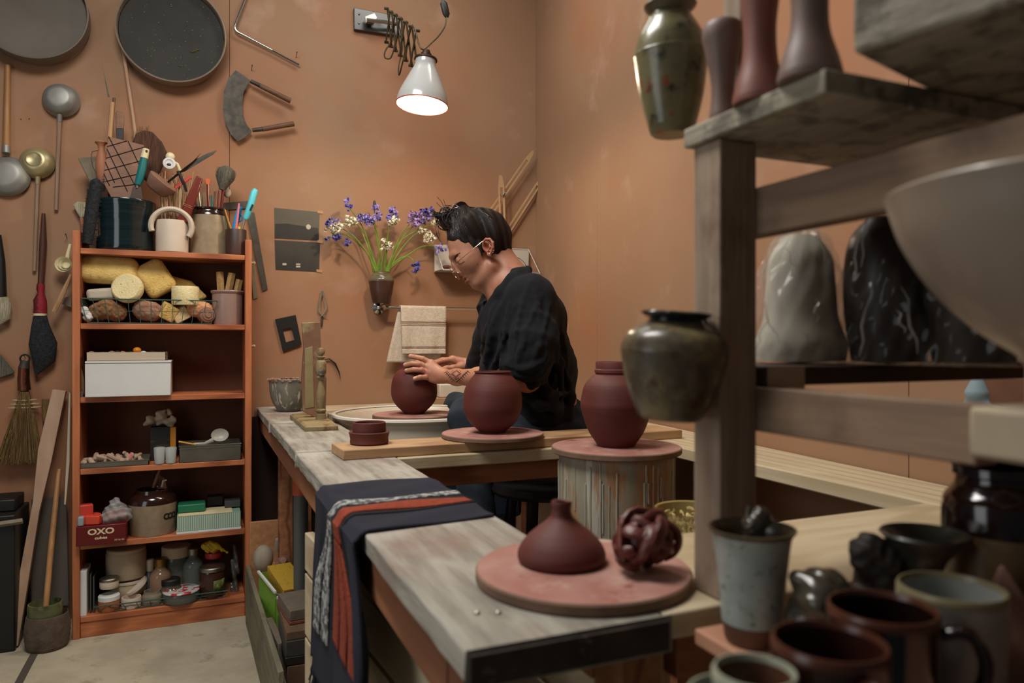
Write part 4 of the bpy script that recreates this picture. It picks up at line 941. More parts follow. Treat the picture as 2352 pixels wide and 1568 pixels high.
simple_jar('nozzle_bottle', 330, 360, 1284, 2.955, z, mat('blue_grey', '#555f66', .3), M_cream, .3, 'blue-grey bottle with a white nozzle top behind the gold-capped one', 'bottle', .6, lname='nozzle')
blobs('rubber_glove', [P3_(470, 1254, 2.93), P3_(485, 1250, 2.93), P3_(498, 1254, 2.92), P3_(510, 1262, 2.91), P3_(478, 1264, 2.92), P3_(521, 1268, 2.90), P3_(490, 1262, 2.93)], [.014, .016, .014, .008, .010, .006, .012], mat('glove_yellow', '#b8981c', .5), 'crumpled yellow rubber glove laid on the jars below the fifth shelf', 'glove', .003)
simple_jar('red_tub', 472, 508, 1268, 2.955, z+.12, M_red, None, 0, 'small red tub under the yellow glove', 'tub')
s = SDF(P3_(515, 1385, 2.85), P3_(560, 1235, 3.0), .004)
for (px, py, r_) in ((540, 1350, .022), (538, 1310, .022), (541, 1280, .018), (540, 1255, .010)): s.ell(P3_(px, py, 2.91), (r_*.7, r_, r_*1.6), k=.012)
s.warp(lambda X, Y, Z: .004*np.sin(X*300+Z*60)+.002*np.sin(Z*180+Y*200)); tag(npobj('clear_packet', s.mesh(), mat('packet', '#565a55', .15, alpha=.6, coat=1)), 'upright crinkled clear packet at the inner end of the bottom shelf', 'packet')
wire_basket('wire_basket', 216, 524, 1375, 1425, 2.838, 2.99, SZ[5], 'shallow green wire basket of jars on the bottom shelf', nv=10)
# ================= hanging on the walls =================
WYB = 3.05
def nail(px, py, name='nail', label='', Y=3.05, lean=(0, 0, .012)):
    p = WY(px, py, Y); g = G(); g.cyl(p+Vector((0, .002, 0)), p+Vector((lean[0], -.03, lean[2])), .0012, n=6); g.ell(p+Vector((lean[0], -.03, lean[2])), .0028, 8, 5)
    return tag(obj(name, g, M_dark), label, 'nail')
def sieve(px, py, prx, Rim, depth, mesh_m, rim_m, label, tilt=(0, .12), Yc=3.0, crumbs=0):
    c_ = WY(px, py, 3.05-depth)
    t = thing('clay_sieve', label, 'sieve', c_)
    ax = Vector((tilt[0], -1, tilt[1])).normalized(); M = zframe(c_, ax)
    g = G(); g.lathe([(Rim-.006, 0), (Rim-.004, .003), (Rim, .001), (Rim*.985, -depth+.012), (Rim*.955, -depth+.012), (Rim-.006, 0)], 72, M); obj('rim', g, rim_m, t)
    g = G(); g.lathe([(0, -.030), (Rim-.012, -.030), (Rim-.010, -.026), (0, -.0285)], 64, M); o = obj('mesh', g, mesh_m, t)
    if crumbs:
        g = G(); rs = random.Random(6)
        for k in range(crumbs):
            a = rs.uniform(0, 6.28); r_ = Rim*.9*math.sqrt(rs.random()); s_ = rs.uniform(.0007, .0018)
            g.ell(M @ Vector((r_*math.cos(a), r_*math.sin(a), -.0265)), s_, 6, 4)
        for (x, y) in ((.085, -.045), (.078, -.05), (.07, -.055), (.03, -.115)): 
            g.ell(M @ Vector((x, y, -.0265)), (.010, .005, .0015), 8, 4)
        obj('clay_crumb', g, mat('crumb', '#8a8a55', .8), t, kind='stuff', label='pale greenish specks of dried clay')
    return t
M_rimw = mat('sieve_rim', '#77695a', .6, col2='#8e7e6c', scale=8)
M_meshD = mat('sieve_mesh', '#23211c', .7, col2='#2b2923', scale=12)
M_meshG = mat('sieve_mesh_grey', '#5a534a', .7, col2='#675e54', scale=5)
sieve(395, 73, 120, .188, .065, M_meshD, M_rimw, 'round dark-meshed clay sieve with green specks hanging above the bookcase', (-.02, .04), crumbs=70)
sieve(70, 18, 112, .176, .075, M_meshG, mat('sieve_rim2', '#6d6256', .6), 'round grey-meshed sieve in the topmost outer corner of the wall', (-.02, .04))
# chrome bent rod
rod = thing('bent_rod', 'shiny bent steel rod with a threaded end hanging on the wall above the curved blade', 'rod', WY(545, 70, 3.03))
p = [WY(578, -40, 3.035), WY(541, 55, 3.03), WY(540, 66, 3.03), WY(546, 74, 3.03), WY(625, 116, 3.035)]
g = G(); g.tube([p[0]]+spline(p[1:4], 5)+[p[4]], .0048, 10); obj('rod', g, mat('chrome', '#c9c8c4', .15, 1), rod)
g = G(); q = [WY(625+62*k/26, 116+33*k/26, 3.035) for k in range(27)]; g.tube(q, [.0049 if k % 2 else .0040 for k in range(27)], 8); obj('threaded_end', g, mat('chrome', '#c9c8c4', .15, 1), rod)
nail(680, 133, label='small bronze nail holding the threaded end of the bent rod'); nail(578, 163, label='bronze nail at the upper tip of the curved blade')
# curved drawknife
dk = thing('draw_knife', 'crescent-shaped iron blade with two wooden handles hanging on the wall', 'blade', WY(560, 245, 3.03))
out = [(541, 161), (524, 180), (514, 210), (512, 245), (517, 280), (530, 308), (546, 325), (562, 316), (578, 303), (576, 298), (566, 285), (557, 262), (556, 235), (560, 210), (570, 192), (576, 186), (560, 173)]
g = plate_g(out, 3.025, .004); obj('blade', g, M_dark, dk, flat=True)
for (a, b, c_, d) in ((578, 187, 668, 232), (583, 300, 675, 284)):
    u = Vector((c_-a, d-b)); m_ = (a+u.x*.22, b+u.y*.22)
    stick('ferrule', [(a-3, b-1), m_], 3.015, [.0075, .0085], M_dark, parent=dk, n=10)
    stick('handle', [m_, (c_, d)], 3.012, [.0095, .0105], wood('old_handle', '#5a3d28', '#6d4c33', 'x', .6), parent=dk, n=12)
# ladles
M_alu = mat('aluminium', '#85837d', .5, .55, col2='#96948d', scale=10); M_brass = mat('pale_brass', '#b3a67c', .4, .6)
M_hand = wood('pale_handle', '#8b6f5a', '#9c8069', 'z', .65)
def ladle(px, py, Rr, dep, m, hx, hy0, hy1, hx1, hm, label, hr=.006, up=False, ring=False):
    c_ = WY(px, py, 3.045); t = thing('ladle', label, 'ladle', c_)
    M = zframe(c_, (-.10, -1, .12)); g = G()
    g.lathe([(Rr, 0), (Rr*1.02, .002), (Rr, .004)]+prof([(Rr*.97, .012), (Rr*.86, dep*.62), (Rr*.62, dep*.92), (Rr*.45, dep)], 4)+([(Rr*.42, dep+.002), (Rr*.38, dep), (0, dep*.985)] if ring else [(0, dep)]), 44, M)
    obj('bowl', g, m, t, angle=60)
    sgn = -1 if up else 1
    stick('socket', [(hx, hy0), (hx+(hx1-hx)*.08, hy0+(hy1-hy0)*.08)], [3.025, 3.03], hr*1.15, m, parent=t, n=10)
    stick('handle', [(hx+(hx1-hx)*.07, hy0+(hy1-hy0)*.07), (hx1, hy1)], [3.03, 3.038], [hr, hr*.85], hm, parent=t, n=10); return t
ladle(141, 232, .060, .045, M_alu, 137, 262, 482, 129, M_hand, 'dull aluminium ladle with a long pale handle hanging under the grey sieve', .0075)
ladle(86, 375, .056, .040, M_brass, 87, 405, 622, 79, M_hand, 'brassy ladle with a ringed base hanging by a pale handle beside the aluminium ladle', .0068, ring=True)
ladle(18, 405, .070, .035, M_alu, 14, 352, 150, 18, wood('honey_handle', '#94683e', '#a87a4c', 'z', .5), 'broad grey pan-like ladle with a thick honey-coloured handle pointing up', .011)
for (px, py, lb) in ((48, 274, 'tiny dark nail hole below the grey sieve, nearer the thick handle'), (67, 273, 'tiny dark nail hole below the grey sieve, nearer the aluminium ladle')):
    g = G(); g.ell(WY(px, py, 3.0495), .002, 8, 5); tag(obj('nail', g, M_black), lb, 'nail')
# brush with red binding
rbsh = thing('black_brush', 'long black calligraphy brush with red bound neck hanging beside the bookcase', 'brush', WY(100, 700, 3.03))
stick('handle', [(100, 490), (99, 560), (94, 655)], 3.03, [.006, .012, .010], wood('dark_hand', '#4a2a20', '#5a3528', 'z', .4), parent=rbsh, n=12)
stick('binding', [(94, 652), (93, 664), (94, 672), (92, 690), (93, 705), (92, 720)], 3.025, [.012, .013, .010, .021, .020, .021], mat('red_thread', '#8a1a26', .7, wave=('#5e0d18', 6, (1, 1, 14), 2, .4, .6)), parent=rbsh, n=14)
stick('cord', [(92, 720), (92, 725)], 3.025, .021, M_ivory, parent=rbsh, n=14)
stick('bristles', [(92, 724), (93, 748), (99, 790), (100, 825), (84, 858)], 3.02, [.020, .028, .044, .036, .006], M_bris, parent=rbsh, n=16, sq=(.6, 1))
# left edge white-tipped brush
wbr = thing('white_brush', 'black-handled brush with white bristles at the outermost edge of the wall', 'brush', WY(4, 680, 3.03))
stick('handle', [(-6, 540), (0, 600), (2, 684)], 3.03, [.012, .016, .018], M_black, parent=wbr, n=12)
stick('bristles', [(2, 683), (5, 700), (6, 730), (-4, 745)], 3.02, [.022, .028, .024, .006], M_brisW, parent=wbr, n=14, sq=(.6, 1))
# broom
brm = thing('straw_broom', 'handmade straw broom with copper-wired handle hanging on the wall', 'broom', WY(50, 950, 3.02))
stick('handle', [(55, 842), (54, 870), (56, 896)], 3.01, [.016, .018, .020], mat('wound_wire', '#6a3a26', .4, .6, wave=('#3a2017', 5, (1, 1, 16), 1, .4, .6)), parent=brm, n=14)
g = stick_g([(58, 828), (55, 845)], 3.01, [.014, .017], 12); obj('handle_top', g, M_dark, brm)
g = G(); cc = WY(57, 830, 3.01); g.tube([cc+Vector((.014*math.cos(a), 0, .014*math.sin(a)+.01)) for a in [k*PI/8 for k in range(16)]], .003, 6, closed=True); obj('hanging_loop', g, M_black, brm)
g = G(); N = 22
rows = [(895, 46, 66), (925, 36, 74), (960, 27, 83), (1010, 8, 92), (1062, -12, 92)]
def brf(u, v):
    k = v*(len(rows)-1); i = min(int(k), len(rows)-2); f = k-i; py = rows[i][0]*(1-f)+rows[i+1][0]*f
    a_ = rows[i][1]*(1-f)+rows[i+1][1]*f; b_ = rows[i][2]*(1-f)+rows[i+1][2]*f
    ang = 2*PI*u; px = (a_+b_)/2+(b_-a_)/2*math.cos(ang); d = .016+.012*v; p = WY(px, py, 3.015-d*math.sin(ang)*.6); return p
g.sheet(brf, 60, 16, cu=True); g.f.append([len(g.v)-60+i for i in range(60)]); g.m.append(0); obj('straw', g, M_straw, brm)
g = G(); rs = random.Random(12)
for k in range(150):
    t_ = rs.random(); x0 = 47+18*t_; x1 = -12+104*t_+rs.uniform(-2, 2); y = 3.0-rs.uniform(0, .012)
    g.tube([WY(x0, 900, y), WY((x0*.55+x1*.45), 975, y-.004), WY(x1, rs.uniform(1052, 1068), y-.006)], .0009, 4)
obj('loose_straw', g, M_straw, brm, kind='stuff')
for yy in (918, 927, 935):
    w0 = 11+(yy-900)*.45; g = G(); cc = WY(57, yy, 3.01); m_ = 1.63e-3
    g.tube([cc+Vector(((w0+3)*m_*math.cos(a), -.022*math.sin(a), 0)) for a in [k*PI/12 for k in range(24)]], .0016, 6, closed=True); obj('stitching', g, mat('cream_cord', '#b7a686', .7), brm)
nail(58, 822, label='bright nail head holding the straw broom'); 
g = plate_g([(-20, 800), (4, 818), (34, 856), (0, 868), (-20, 870)], 3.03, .012); tag(obj('dark_whisk', g, M_brisG, bevel=.003), 'dark frayed whisk at the outermost edge beside the straw broom', 'whisk')
# measuring spoons + knife brush
ms = thing('measuring_spoons', 'nest of cream measuring spoons hanging beside the bookcase', 'measuring spoons', WY(148, 600, 3.0))
stick('handle', [(161, 560), (156, 580), (153, 598)], 3.0, [.004, .005, .007], M_ivory, parent=ms, sq=(.4, 1))
for (px, r_) in ((147, .0255), (150, .0195), (153, .014)):
    g = G(); g.lathe([(0, 0), (r_*.7, .003), (r_, .010), (r_*1.05, .011), (r_*.6, .001), (0, -.001)], 28, zframe(WY(px, 607, 3.0-(.0255-r_)*.6), (-.1, -1, 0))); obj('spoon_bowl', g, M_ivory, ms)
stick('pencil_brush', [(163, 630), (145, 672), (124, 716)], 2.99, [.004, .0085, .0075], M_woodS, 'pale wooden-handled wire tool hanging beside the measuring spoons', 'tool', n=6)
nail(154, 548, label='bent nail beside the measuring spoons')
plate('metal_comb', [(141, 698), (147, 683), (164, 680), (164, 706)], 3.03, .003, M_greyw, 'dark metal comb hanging behind the wire tool', 'comb')
# steel square hanging behind the bookcase end
sq_ = thing('steel_square', 'large dark steel square hanging on the wall behind the pencil pot', 'square', WY(590, 560, 3.04))
plate('long_arm', [(566, 490), (584, 487), (615, 664), (603, 669)], 3.042, .003, mat('blued_steel', '#47423c', .5, .6, col2='#5a544b', scale=20), parent=sq_)
plate('short_arm', [(508, 466), (572, 461), (577, 478), (512, 483)], 3.0425, .003, mat('blued_steel', '#47423c'), parent=sq_)
plate('strip', [(574, 590), (582, 592), (592, 684), (582, 687)], 3.044, .003, M_greyw, 'short grey metal strip hanging just beside the steel square', 'strip')
# photographs on the wall
M_bw = mat('photo_paper', '#4a4438', .45, col2='#5b5446', scale=3); M_bwd = mat('photo_dark', '#26221c', .45); M_bww = mat('photo_white', '#b5ac98', .5)
ph = thing('photograph', 'black-and-white photograph of a vase on a plinth taped above another photograph', 'photograph', WY(683, 514, 3.049))
plate('print', [(630, 477), (734, 487), (732, 552), (631, 547)], 3.0480, .0012, M_bw, parent=ph, bevel=0)
plate('print_plinth', [(632, 514), (658, 513), (731, 524), (732, 551), (631, 546)], 3.0470, .0008, M_bwd, parent=ph, bevel=0, label='dark plinth in the picture')
g = G(); g.ell(WY(708.5, 521, 3.0462), (.0095, .0008, .0105), 16, 10); obj('print_vase', g, M_bww, ph, label='small white vase in the picture')
ph = thing('photograph', 'dark photograph with two pale marks taped to the wall under the other', 'photograph', WY(683, 588, 3.049))
plate('print', [(631, 551), (735, 557), (733, 624), (633, 619)], 3.0480, .0012, mat('photo_paper2', '#3c372e', .45, col2='#2a261f', scale=4), parent=ph, bevel=0)
for (a, b, w_, h_) in ((649, 604, 9, 5), (680, 605, 10, 3), (680, 610, 10, 4)): plate('print_mark', [(a, b), (a+w_, b), (a+w_, b+h_), (a, b+h_)], 3.0470, .0008, M_bww, parent=ph, bevel=0)
for (a, b, lb) in ((735, 487, 'upper'), (735, 555, 'middle'), (733, 622, 'lowest')):
    plate('tape', [(a-6, b-4), (a+8, b-2), (a+7, b+4), (a-6, b+2)], 3.0458, .0006, mat('old_tape', '#c9a070', .3, alpha=.6), f'small yellowed tape tab, {lb} of the three on the photographs', 'tape', bevel=0)
# black frame plate
fr = plate_g([(632, 733), (679, 723), (693, 791), (650, 806)], 3.04, .004)
t = thing('switch_frame', 'crooked black rectangular frame plate nailed to the wall', 'frame', WY(662, 765, 3.045))
g = G()
O = [(632, 733), (679, 723), (693, 791), (650, 806)]; I = [(649, 756), (669, 752), (677, 780), (657, 786)]
vs = [tuple(WY(*p, 3.038)) for p in O+I]+[tuple(WY(*p, 3.038)+Vector((0, .008, 0))) for p in O+I]
fs = []
for i in range(4):
    j = (i+1) % 4; fs += [(i, j, 4+j, 4+i)[::-1], (8+i, 8+j, 12+j, 12+i), (i, 8+i, 8+j, j)[::-1], (4+i, 4+j, 12+j, 12+i)[::-1]]
g.add(vs, fs); obj('plate', g, M_black, t, flat=True)
# calipers
cl = thing('calipers', 'small curved brass calipers hanging on the wall above the clock stand', 'calipers', WY(740, 705, 3.045))
stick('leg', [(740, 668), (735, 690), (733, 715), (741, 725), (753, 728)], 3.04, [.004, .004, .005, .004, .001], M_greyw, parent=cl, sq=(.5, 1))
stick('leg', [(741, 668), (746, 685), (750, 705), (745, 718), (736, 728)], 3.037, [.004, .003, .004, .004, .001], M_greyw, parent=cl, sq=(.5, 1))
stick('hanger', [(740, 722), (738, 750)], 3.043, .004, M_dark, parent=cl, sq=(.5, 1))
stick('curved_hook', [(745, 825), (757, 824), (770, 835), (779, 855), (782, 872)], 3.04, [.004, .005, .006, .004, .001], M_black, 'thin black curved hook on the wall behind the clock stand', 'hook', sq=(1, .6))
# lamp
Ml = mat('lamp_enamel', '#a9aaa8', .22, coat=.4); M_arm = mat('lamp_arm', '#3c3628', .55, .6, col2='#5b5238', scale=18)
lp = thing('scissor_lamp', 'wall-mounted scissor-arm lamp with a white bell shade, switched on', 'lamp', WY(845, 45, 3.05))
g = plate_g([(813, 17), (922, 38), (922, 83), (814, 67)], 3.028, .02); obj('wall_plate', g, mat('plate_steel', '#5a5a58', .35, .9), lp, bevel=.002)
for (a, b) in ((825, 32), (825, 53), (905, 62)): g = G(); g.ell(WY(a, b, 3.026), .004, 10, 6); obj('screw', g, M_metal, lp)
stick('hinge_pin', [(842, 46), (880, 50), (912, 56)], [2.99, 2.99, 3.0], .008, M_metal, parent=lp)
g = plate_g([(839, 38), (860, 30), (866, 40), (858, 54), (840, 52)], 2.995, .012); obj('spring_clip', g, M_metal, lp)
SH = WY(975, 192, 2.33)
sh0 = Vector((SH.x, SH.y, 0))
E0 = WY(888, 58, 2.96); E1 = WY(958, 116, 2.40)
N = 6; A_ = []; B_ = []
for i in range(N+1):
    t_ = i/N; c_ = E0.lerp(E1, t_); A_.append(c_+Vector((0, 0, .068))); B_.append(c_+Vector((0, 0, -.070)))
def bar(p, q, off):
    o_ = Vector((off, 0, 0)); g = G(); g.tube([p+o_, q+o_], .0058, 6, sq=(1.5, .5)); obj('arm_bar', g, M_arm, lp)
for i in range(N): bar(A_[i], B_[i+1], .003); bar(B_[i], A_[i+1], -.003)
for i in range(N+1):
    for P_ in (A_, B_): g = G(); g.cyl(P_[i]-Vector((.009, 0, 0)), P_[i]+Vector((.009, 0, 0)), .0055, n=10); obj('pivot', g, M_arm, lp)
SAX = (CAMX*-.07+CAMY*-.06+Vector((0, 0, -1))).normalized()        # direction the shade opens
top = WY(978, 136, 2.36)
MS = zframe(top, SAX)
shp = prof([(.034, .0), (.0345, .018), (.039, .032), (.050, .055), (.064, .085), (.076, .112), (.0835, .135), (.0865, .158)], 4)
g = G(); g.lathe(shp+[(.0855, .158)]+[(r_-.002, z_) for r_, z_ in shp[::-1]]+[(.012, 0), (.012, -.001)]+[(.034, -.0005)], 64, MS); obj('shade', g, Ml, lp, angle=60)
g = G(); g.lathe([(.0867, .155), (.0882, .157), (.0882, .1595), (.0855, .1595)], 64, MS); obj('shade_rim', g, mat('rust_rim', '#8a4028', .5), lp, label='thin rust-coloured rim')
g = G(); g.lathe([(0, -.03), (.012, -.03), (.014, -.02), (.018, -.018), (.018, -.008), (.012, -.006), (.014, -.003), (.038, -.002), (.039, .003), (.0355, .004)], 32, MS); obj('lamp_holder', g, mat('holder', '#3a2a20', .5, .6), lp)
g = G(); g.lathe([(0, .145)]+prof([(.012, .143), (.026, .128), (.030, .11), (.024, .088), (.014, .065), (.013, .02)], 4)+[(0, .02)], 28, MS); obj('bulb', g, mat('bulb', '#ffffff', .5, emit='#fff0dc', estr=42), lp, label='glowing bulb')
g = G(); cab = [WY(1014, -30, 2.60), WY(1016, 5, 2.60), WY(1019, 20, 2.60)]; g.tube(cab, .0028, 6)
g.tube(spline([WY(1026, 38, 2.60), WY(1022, 60, 2.58), WY(1008, 82, 2.5), WY(992, 98, 2.42), WY(978, 110, 2.38), WY(968, 112, 2.37), WY(960, 95, 2.38), WY(953, 66, 2.40), WY(945, 62, 2.46), WY(939, 85, 2.5), WY(928, 130, 2.6), WY(917, 172, 2.66), WY(916, 150, 2.68), WY(924, 110, 2.72), WY(917, 62, 2.76), WY(905, 60, 2.8), WY(908, 95, 2.82), WY(898, 132, 2.84), WY(884, 132, 2.86), WY(886, 115, 2.88), WY(905, 85, 2.9), WY(900, 60, 2.94)], 6), .0028, 6); obj('cable', g, M_arm, lp, label='looping dark flex')
g = G(); g.tube([WY(1017, 2, 2.60), WY(1019, 8, 2.6), WY(1025, 32, 2.6), WY(1026, 40, 2.6)], [.006, .012, .012, .006], 10, sq=(1.2, .7)); obj('switch', g, M_black, lp, label='black inline switch')
lt = bpy.data.lights.new('bulb_light', 'POINT'); lt.energy = 15; lt.color = (1.0, .80, .58); lt.shadow_soft_size = .03
lo = bpy.data.objects.new('bulb_light', lt); scene.collection.objects.link(lo); lo.location = MS @ Vector((0, 0, .150))
# towel rail
rl = thing('towel_rail', 'shiny steel towel rail fixed to the wall behind the potter', 'rail', WY(990, 705, 3.03))
RY = 2.985
pa = WY(878, 706, RY); pb = WY(1180, 711, RY)
g = G(); g.tube([pa, (pb.x, RY, pa.z)], .0062, 12); obj('rod', g, mat('chrome', '#c9c8c4', .15, 1), rl)
for x in (pa.x, pb.x):
    g = G(); g.lathe([(0, 0), (.026, 0), (.026, .006), (.012, .012), (.011, .065), (.014, .072), (0, .074)], 28, zframe((x, 3.05, pa.z), (0, -1, 0))); obj('rail_mount', g, mat('chrome', '#c9c8c4', .15, 1), rl)
# towel over the rail
M_towel = mat('waffle_towel', '#cbb9a3', .95, col2='#dacab6', scale=70, bump=1, bscale=260)
M_twst = mat('towel_stripe', '#8a6850', .95, bump=1, bscale=260)
tw = thing('hand_towel', 'cream waffle towel with brown stripes draped over the steel rail', 'towel', (bX(970, RY), RY, .76))
z0 = pa.z+.008
xl, xr = bX(921, 2.97), bX(1026, 2.97); m_ = mpp(970, 2.97)
def towf(u, v, back=False):
    x = xl+(xr-xl)*u; L = v*(.21 if not back else .245)
    w = .0035*math.sin(u*9+v*3)*v+.002*math.sin(u*21)*v
    a = min(L/.011, PI/2)
    y = RY+(-.009*math.sin(a)-.004*v-w if not back else .009*math.sin(a)+.006*v)
    z = pa.z+.009*math.cos(a)-max(0, L-.0175)
    if back: x = x-.035*v*(1-u)*1.0-.02*v
    else: x += .006*v*(1-u)*(1)-.004*v*u
    return (x, y, z)
def strip(v0, v1, back, m, name, lab=None):
    g = G(); g.sheet(lambda u, v: towf(u, v0+(v1-v0)*v, back), 26, max(3, int((v1-v0)*60)))
    obj(name, g, m, tw, solid=.004, label=lab)
segs = [(0, .36, 0), (.36, .375, 1), (.375, .395, 0), (.395, .41, 1), (.41, .43, 0), (.43, .445, 1), (.445, .86, 0), (.86, .872, 1), (.872, .885, 0), (.885, .897, 1), (.897, 1.0, 0)]
g = G(); g2 = G()
for a, b, k in segs:
    (g2 if k else g).sheet(lambda u, v: towf(u, a+(b-a)*v), 26, max(3, int((b-a)*60)))
g.sheet(lambda u, v: towf(u, v, True), 20, 30)
obj('cloth', g, M_towel, tw, solid=.0035); obj('stripes', g2, M_twst, tw, solid=.004, label='brown woven stripes')
# wall vase with flowers
vz = WY(878, 700, 2.985)
M_moss = mat('moss_glaze', '#57503c', .22, col2='#6d6448', scale=14, spots=('#4a3826', 9, .55, .66), coat=.3, bump=.3, bscale=50)
M_vb = mat('brown_glaze_body', '#4a3027', .32, col2='#3a2620', scale=10, spots=('#8a7a68', 120, .70, .74), bump=.3, bscale=60)
t = thing('wall_vase', 'brown glazed wall vase with mossy shoulders holding bluebells', 'vase', vz)
VY = 2.975
bz = zP(876, 696, VY); tz = zP(876, 624, VY); VH = tz-bz; cx_ = bX(876, VY)
lath('body', (cx_, VY), bz, [(0, 0), (.034, 0), (.036, .004)]+prof([(.045, VH*.35), (.052, VH*.68)], 4), M_vb, t, n=44)
lath('shoulder', (cx_, VY), bz, prof([(.0522, VH*.685), (.0515, VH*.76), (.040, VH*.9), (.033, VH*.93)], 4)+[(.0315, VH*.95), (.032, VH), (.029, VH), (.028, VH*.9), (.045, VH*.7), (.03, .01), (0, .01)], M_moss, t, n=44)
# bluebells
M_stem = mat('flower_stem', '#5c7a24', .5, col2='#7b9336', scale=20); M_stemB = mat('stem_purple', '#4a3f2c', .6)
M_bell = mat('bell_purple', '#7a6cba', .55, col2='#a094d6', scale=60); M_bellD = mat('bell_blue', '#4a4894', .55, col2='#6664b0', scale=60)
M_bellW = mat('bell_white', '#ddd6b8', .55, col2='#e8e2c8', scale=60); M_bellP = mat('bell_lilac', '#8a6aa8', .55, col2='#b49ac8', scale=60)
def bell(g, p, d, L=.014, r_=.0045):
    d = Vector(d).normalized(); M = zframe(p, d)
    g.lathe([(0, 0), (r_*.55, .001), (r_*.8, L*.3), (r_*.85, L*.65)], 6, M)
    for k in range(6):
        a = k*PI/3; u = Vector((math.cos(a), math.sin(a), 0)); w = Vector((-math.sin(a), math.cos(a), 0))
        P_ = [u*r_*.8+w*r_*.42, u*r_*.8-w*r_*.42, u*r_*1.7+Vector((0, 0, .0)), ]
        g.add([P_[0]+Vector((0, 0, L*.6)), P_[1]+Vector((0, 0, L*.6)), u*r_*1.55+Vector((0, 0, L*1.0)), u*r_*.7+Vector((0, 0, L*.75))], [(0, 1, 2), (1, 0, 3)], M)
VT = WY(877, 624, VY)
rsF = random.Random(33)
def flower(path, heads, label, m=None, bud=False, r0=.0036):
    """path: pixel points from the vase mouth; heads: (px,py,count,spread px,material)"""
    n_ = len(path); Ys = [VY-.0-.02*i/(n_-1)*rsF.uniform(.2, 1.8) for i in range(n_)]
    base = Vector(VT)+Vector(((path[0][0]-877)*.0016*.8, 0, 0))
    pts = [Vector((base.x*.6+VT.x*.4, VY, VT.z-.06))]+[WY(p[0], p[1], y) for p, y in zip(path, Ys)]
    t = thing('bluebell', label, 'flower', pts[0], group=None)
    sp_ = spline(pts, 6); g = G(); N_ = len(sp_); g.tube(sp_, [r0*(1-.55*i/N_) for i in range(N_)], 6); obj('stem', g, M_stem, t)
    for (hx, hy, cnt, sx, sy, m_) in heads:
        g = G(); g2 = G(); yb = Ys[-1]
        for k in range(int(cnt*1.5)):
            a = rsF.uniform(0, 6.28); rr = math.sqrt(rsF.random()); p = WY(hx+sx*rr*math.cos(a), hy+sy*rr*math.sin(a), yb+rsF.uniform(-.02, .015))
            bell(g, p, (rsF.uniform(-1, 1), rsF.uniform(-1, .4), rsF.uniform(-1.3, .3)), rsF.uniform(.013, .018), rsF.uniform(.0046, .0066))
            c_ = WY(hx, hy, yb); g2.tube([c_.lerp(p, .1), c_.lerp(p, .95)], .0006, 4)
        obj('blossoms', g, m_, t); obj('flower_stalks', g2, M_stemB, t)
    if bud:
        g = G(); g.ell(WY(path[-1][0], path[-1][1]-8, Ys[-1]), (.006, .006, .013), 10, 8); obj('bud', g, mat('bud', '#3a3a30', .7), t)
    return t
FL = [
 ([(860, 618), (842, 580), (815, 545), (790, 527), (765, 518)], [(768, 522, 22, 20, 13, M_bellW), (752, 505, 4, 10, 6, M_bellD), (760, 512, 6, 18, 10, M_bell)], 'white bluebell head arching lowest toward the photographs, mixed with violet'),
 ([(862, 618), (846, 585), (822, 558), (797, 540), (775, 536)], [(768, 546, 11, 18, 10, M_bellD), (797, 558, 5, 8, 8, M_bellD)], 'deep blue bells drooping under the outermost white head'),
 ([(864, 618), (848, 575), (832, 535), (815, 505)], [(806, 505, 20, 12, 9, M_bellW)], 'white bluebell head below the tall thin lone purple spike'),
 ([(866, 618), (850, 570), (835, 525), (812, 490), (798, 470), (795, 458)], [(797, 460, 4, 3, 6, M_bell), (801, 476, 5, 6, 9, M_bell)], 'tall thin purple spike leaning toward the photographs'),
 ([(868, 618), (872, 580), (870, 550), (860, 515), (850, 500), (835, 492), (820, 490)], [(833, 500, 20, 18, 9, M_bell), (850, 505, 7, 9, 10, M_bell)], 'violet bells arching over between the two tall spikes'),
 ([(873, 618), (870, 570), (861, 520), (860, 475)], [(861, 472, 5, 7, 5, M_bell), (868, 492, 9, 10, 13, M_bell)], 'tallest central purple spike with a dark closed bud on top', True),
 ([(884, 618), (889, 570), (893, 530), (897, 505)], [(902, 497, 8, 7, 8, M_bellD), (905, 482, 9, 7, 11, M_bell), (891, 495, 5, 5, 8, M_bell)], 'violet spike directly above the towel with a hooked tip'),
 ([(882, 618), (887, 565), (895, 520)], [(903, 505, 20, 11, 9, M_bellW)], 'white bells just below the violet spike with the hooked tip'),
 ([(876, 618), (879, 590), (878, 560)], [(889, 564, 10, 13, 8, M_bellW), (878, 552, 2, 2, 4, M_bellW)], 'small low white bells in the centre just above the vase mouth'),
 ([(890, 618), (905, 575), (920, 540), (940, 515)], [(955, 500, 28, 17, 15, M_bellP)], 'pinkish lilac head on the side nearest the potter'),
 ([(892, 618), (910, 575), (930, 540), (955, 512)], [(972, 495, 30, 17, 17, M_bell), (985, 482, 6, 6, 6, M_bellD)], 'largest violet head, highest on the side nearest the potter'),
 ([(894, 618), (920, 575), (945, 545), (968, 530)], [(985, 541, 24, 12, 11, M_bellW), (968, 525, 8, 8, 8, M_bellW)], 'bright white head hanging near the hair of the potter'),
 ([(895, 618), (930, 590), (965, 568), (990, 564), (1006, 566)], [(1012, 568, 9, 14, 9, M_bell)], 'long low arching stem ending in violet bells by the forehead'),
 ([(893, 618), (912, 598), (930, 589), (943, 592), (950, 600)], [(957, 612, 13, 8, 14, M_bellD)], 'short drooping stem with a dark blue head hanging beside the wall holder'),
 ([(888, 618), (915, 560), (955, 530), (995, 515)], [(1000, 510, 7, 8, 6, M_bellW)], 'thin stem behind the large violet head with few white bells'),
]
for f in FL: flower(f[0], f[1], f[2]+'', bud=len(f) > 3)
g = G()
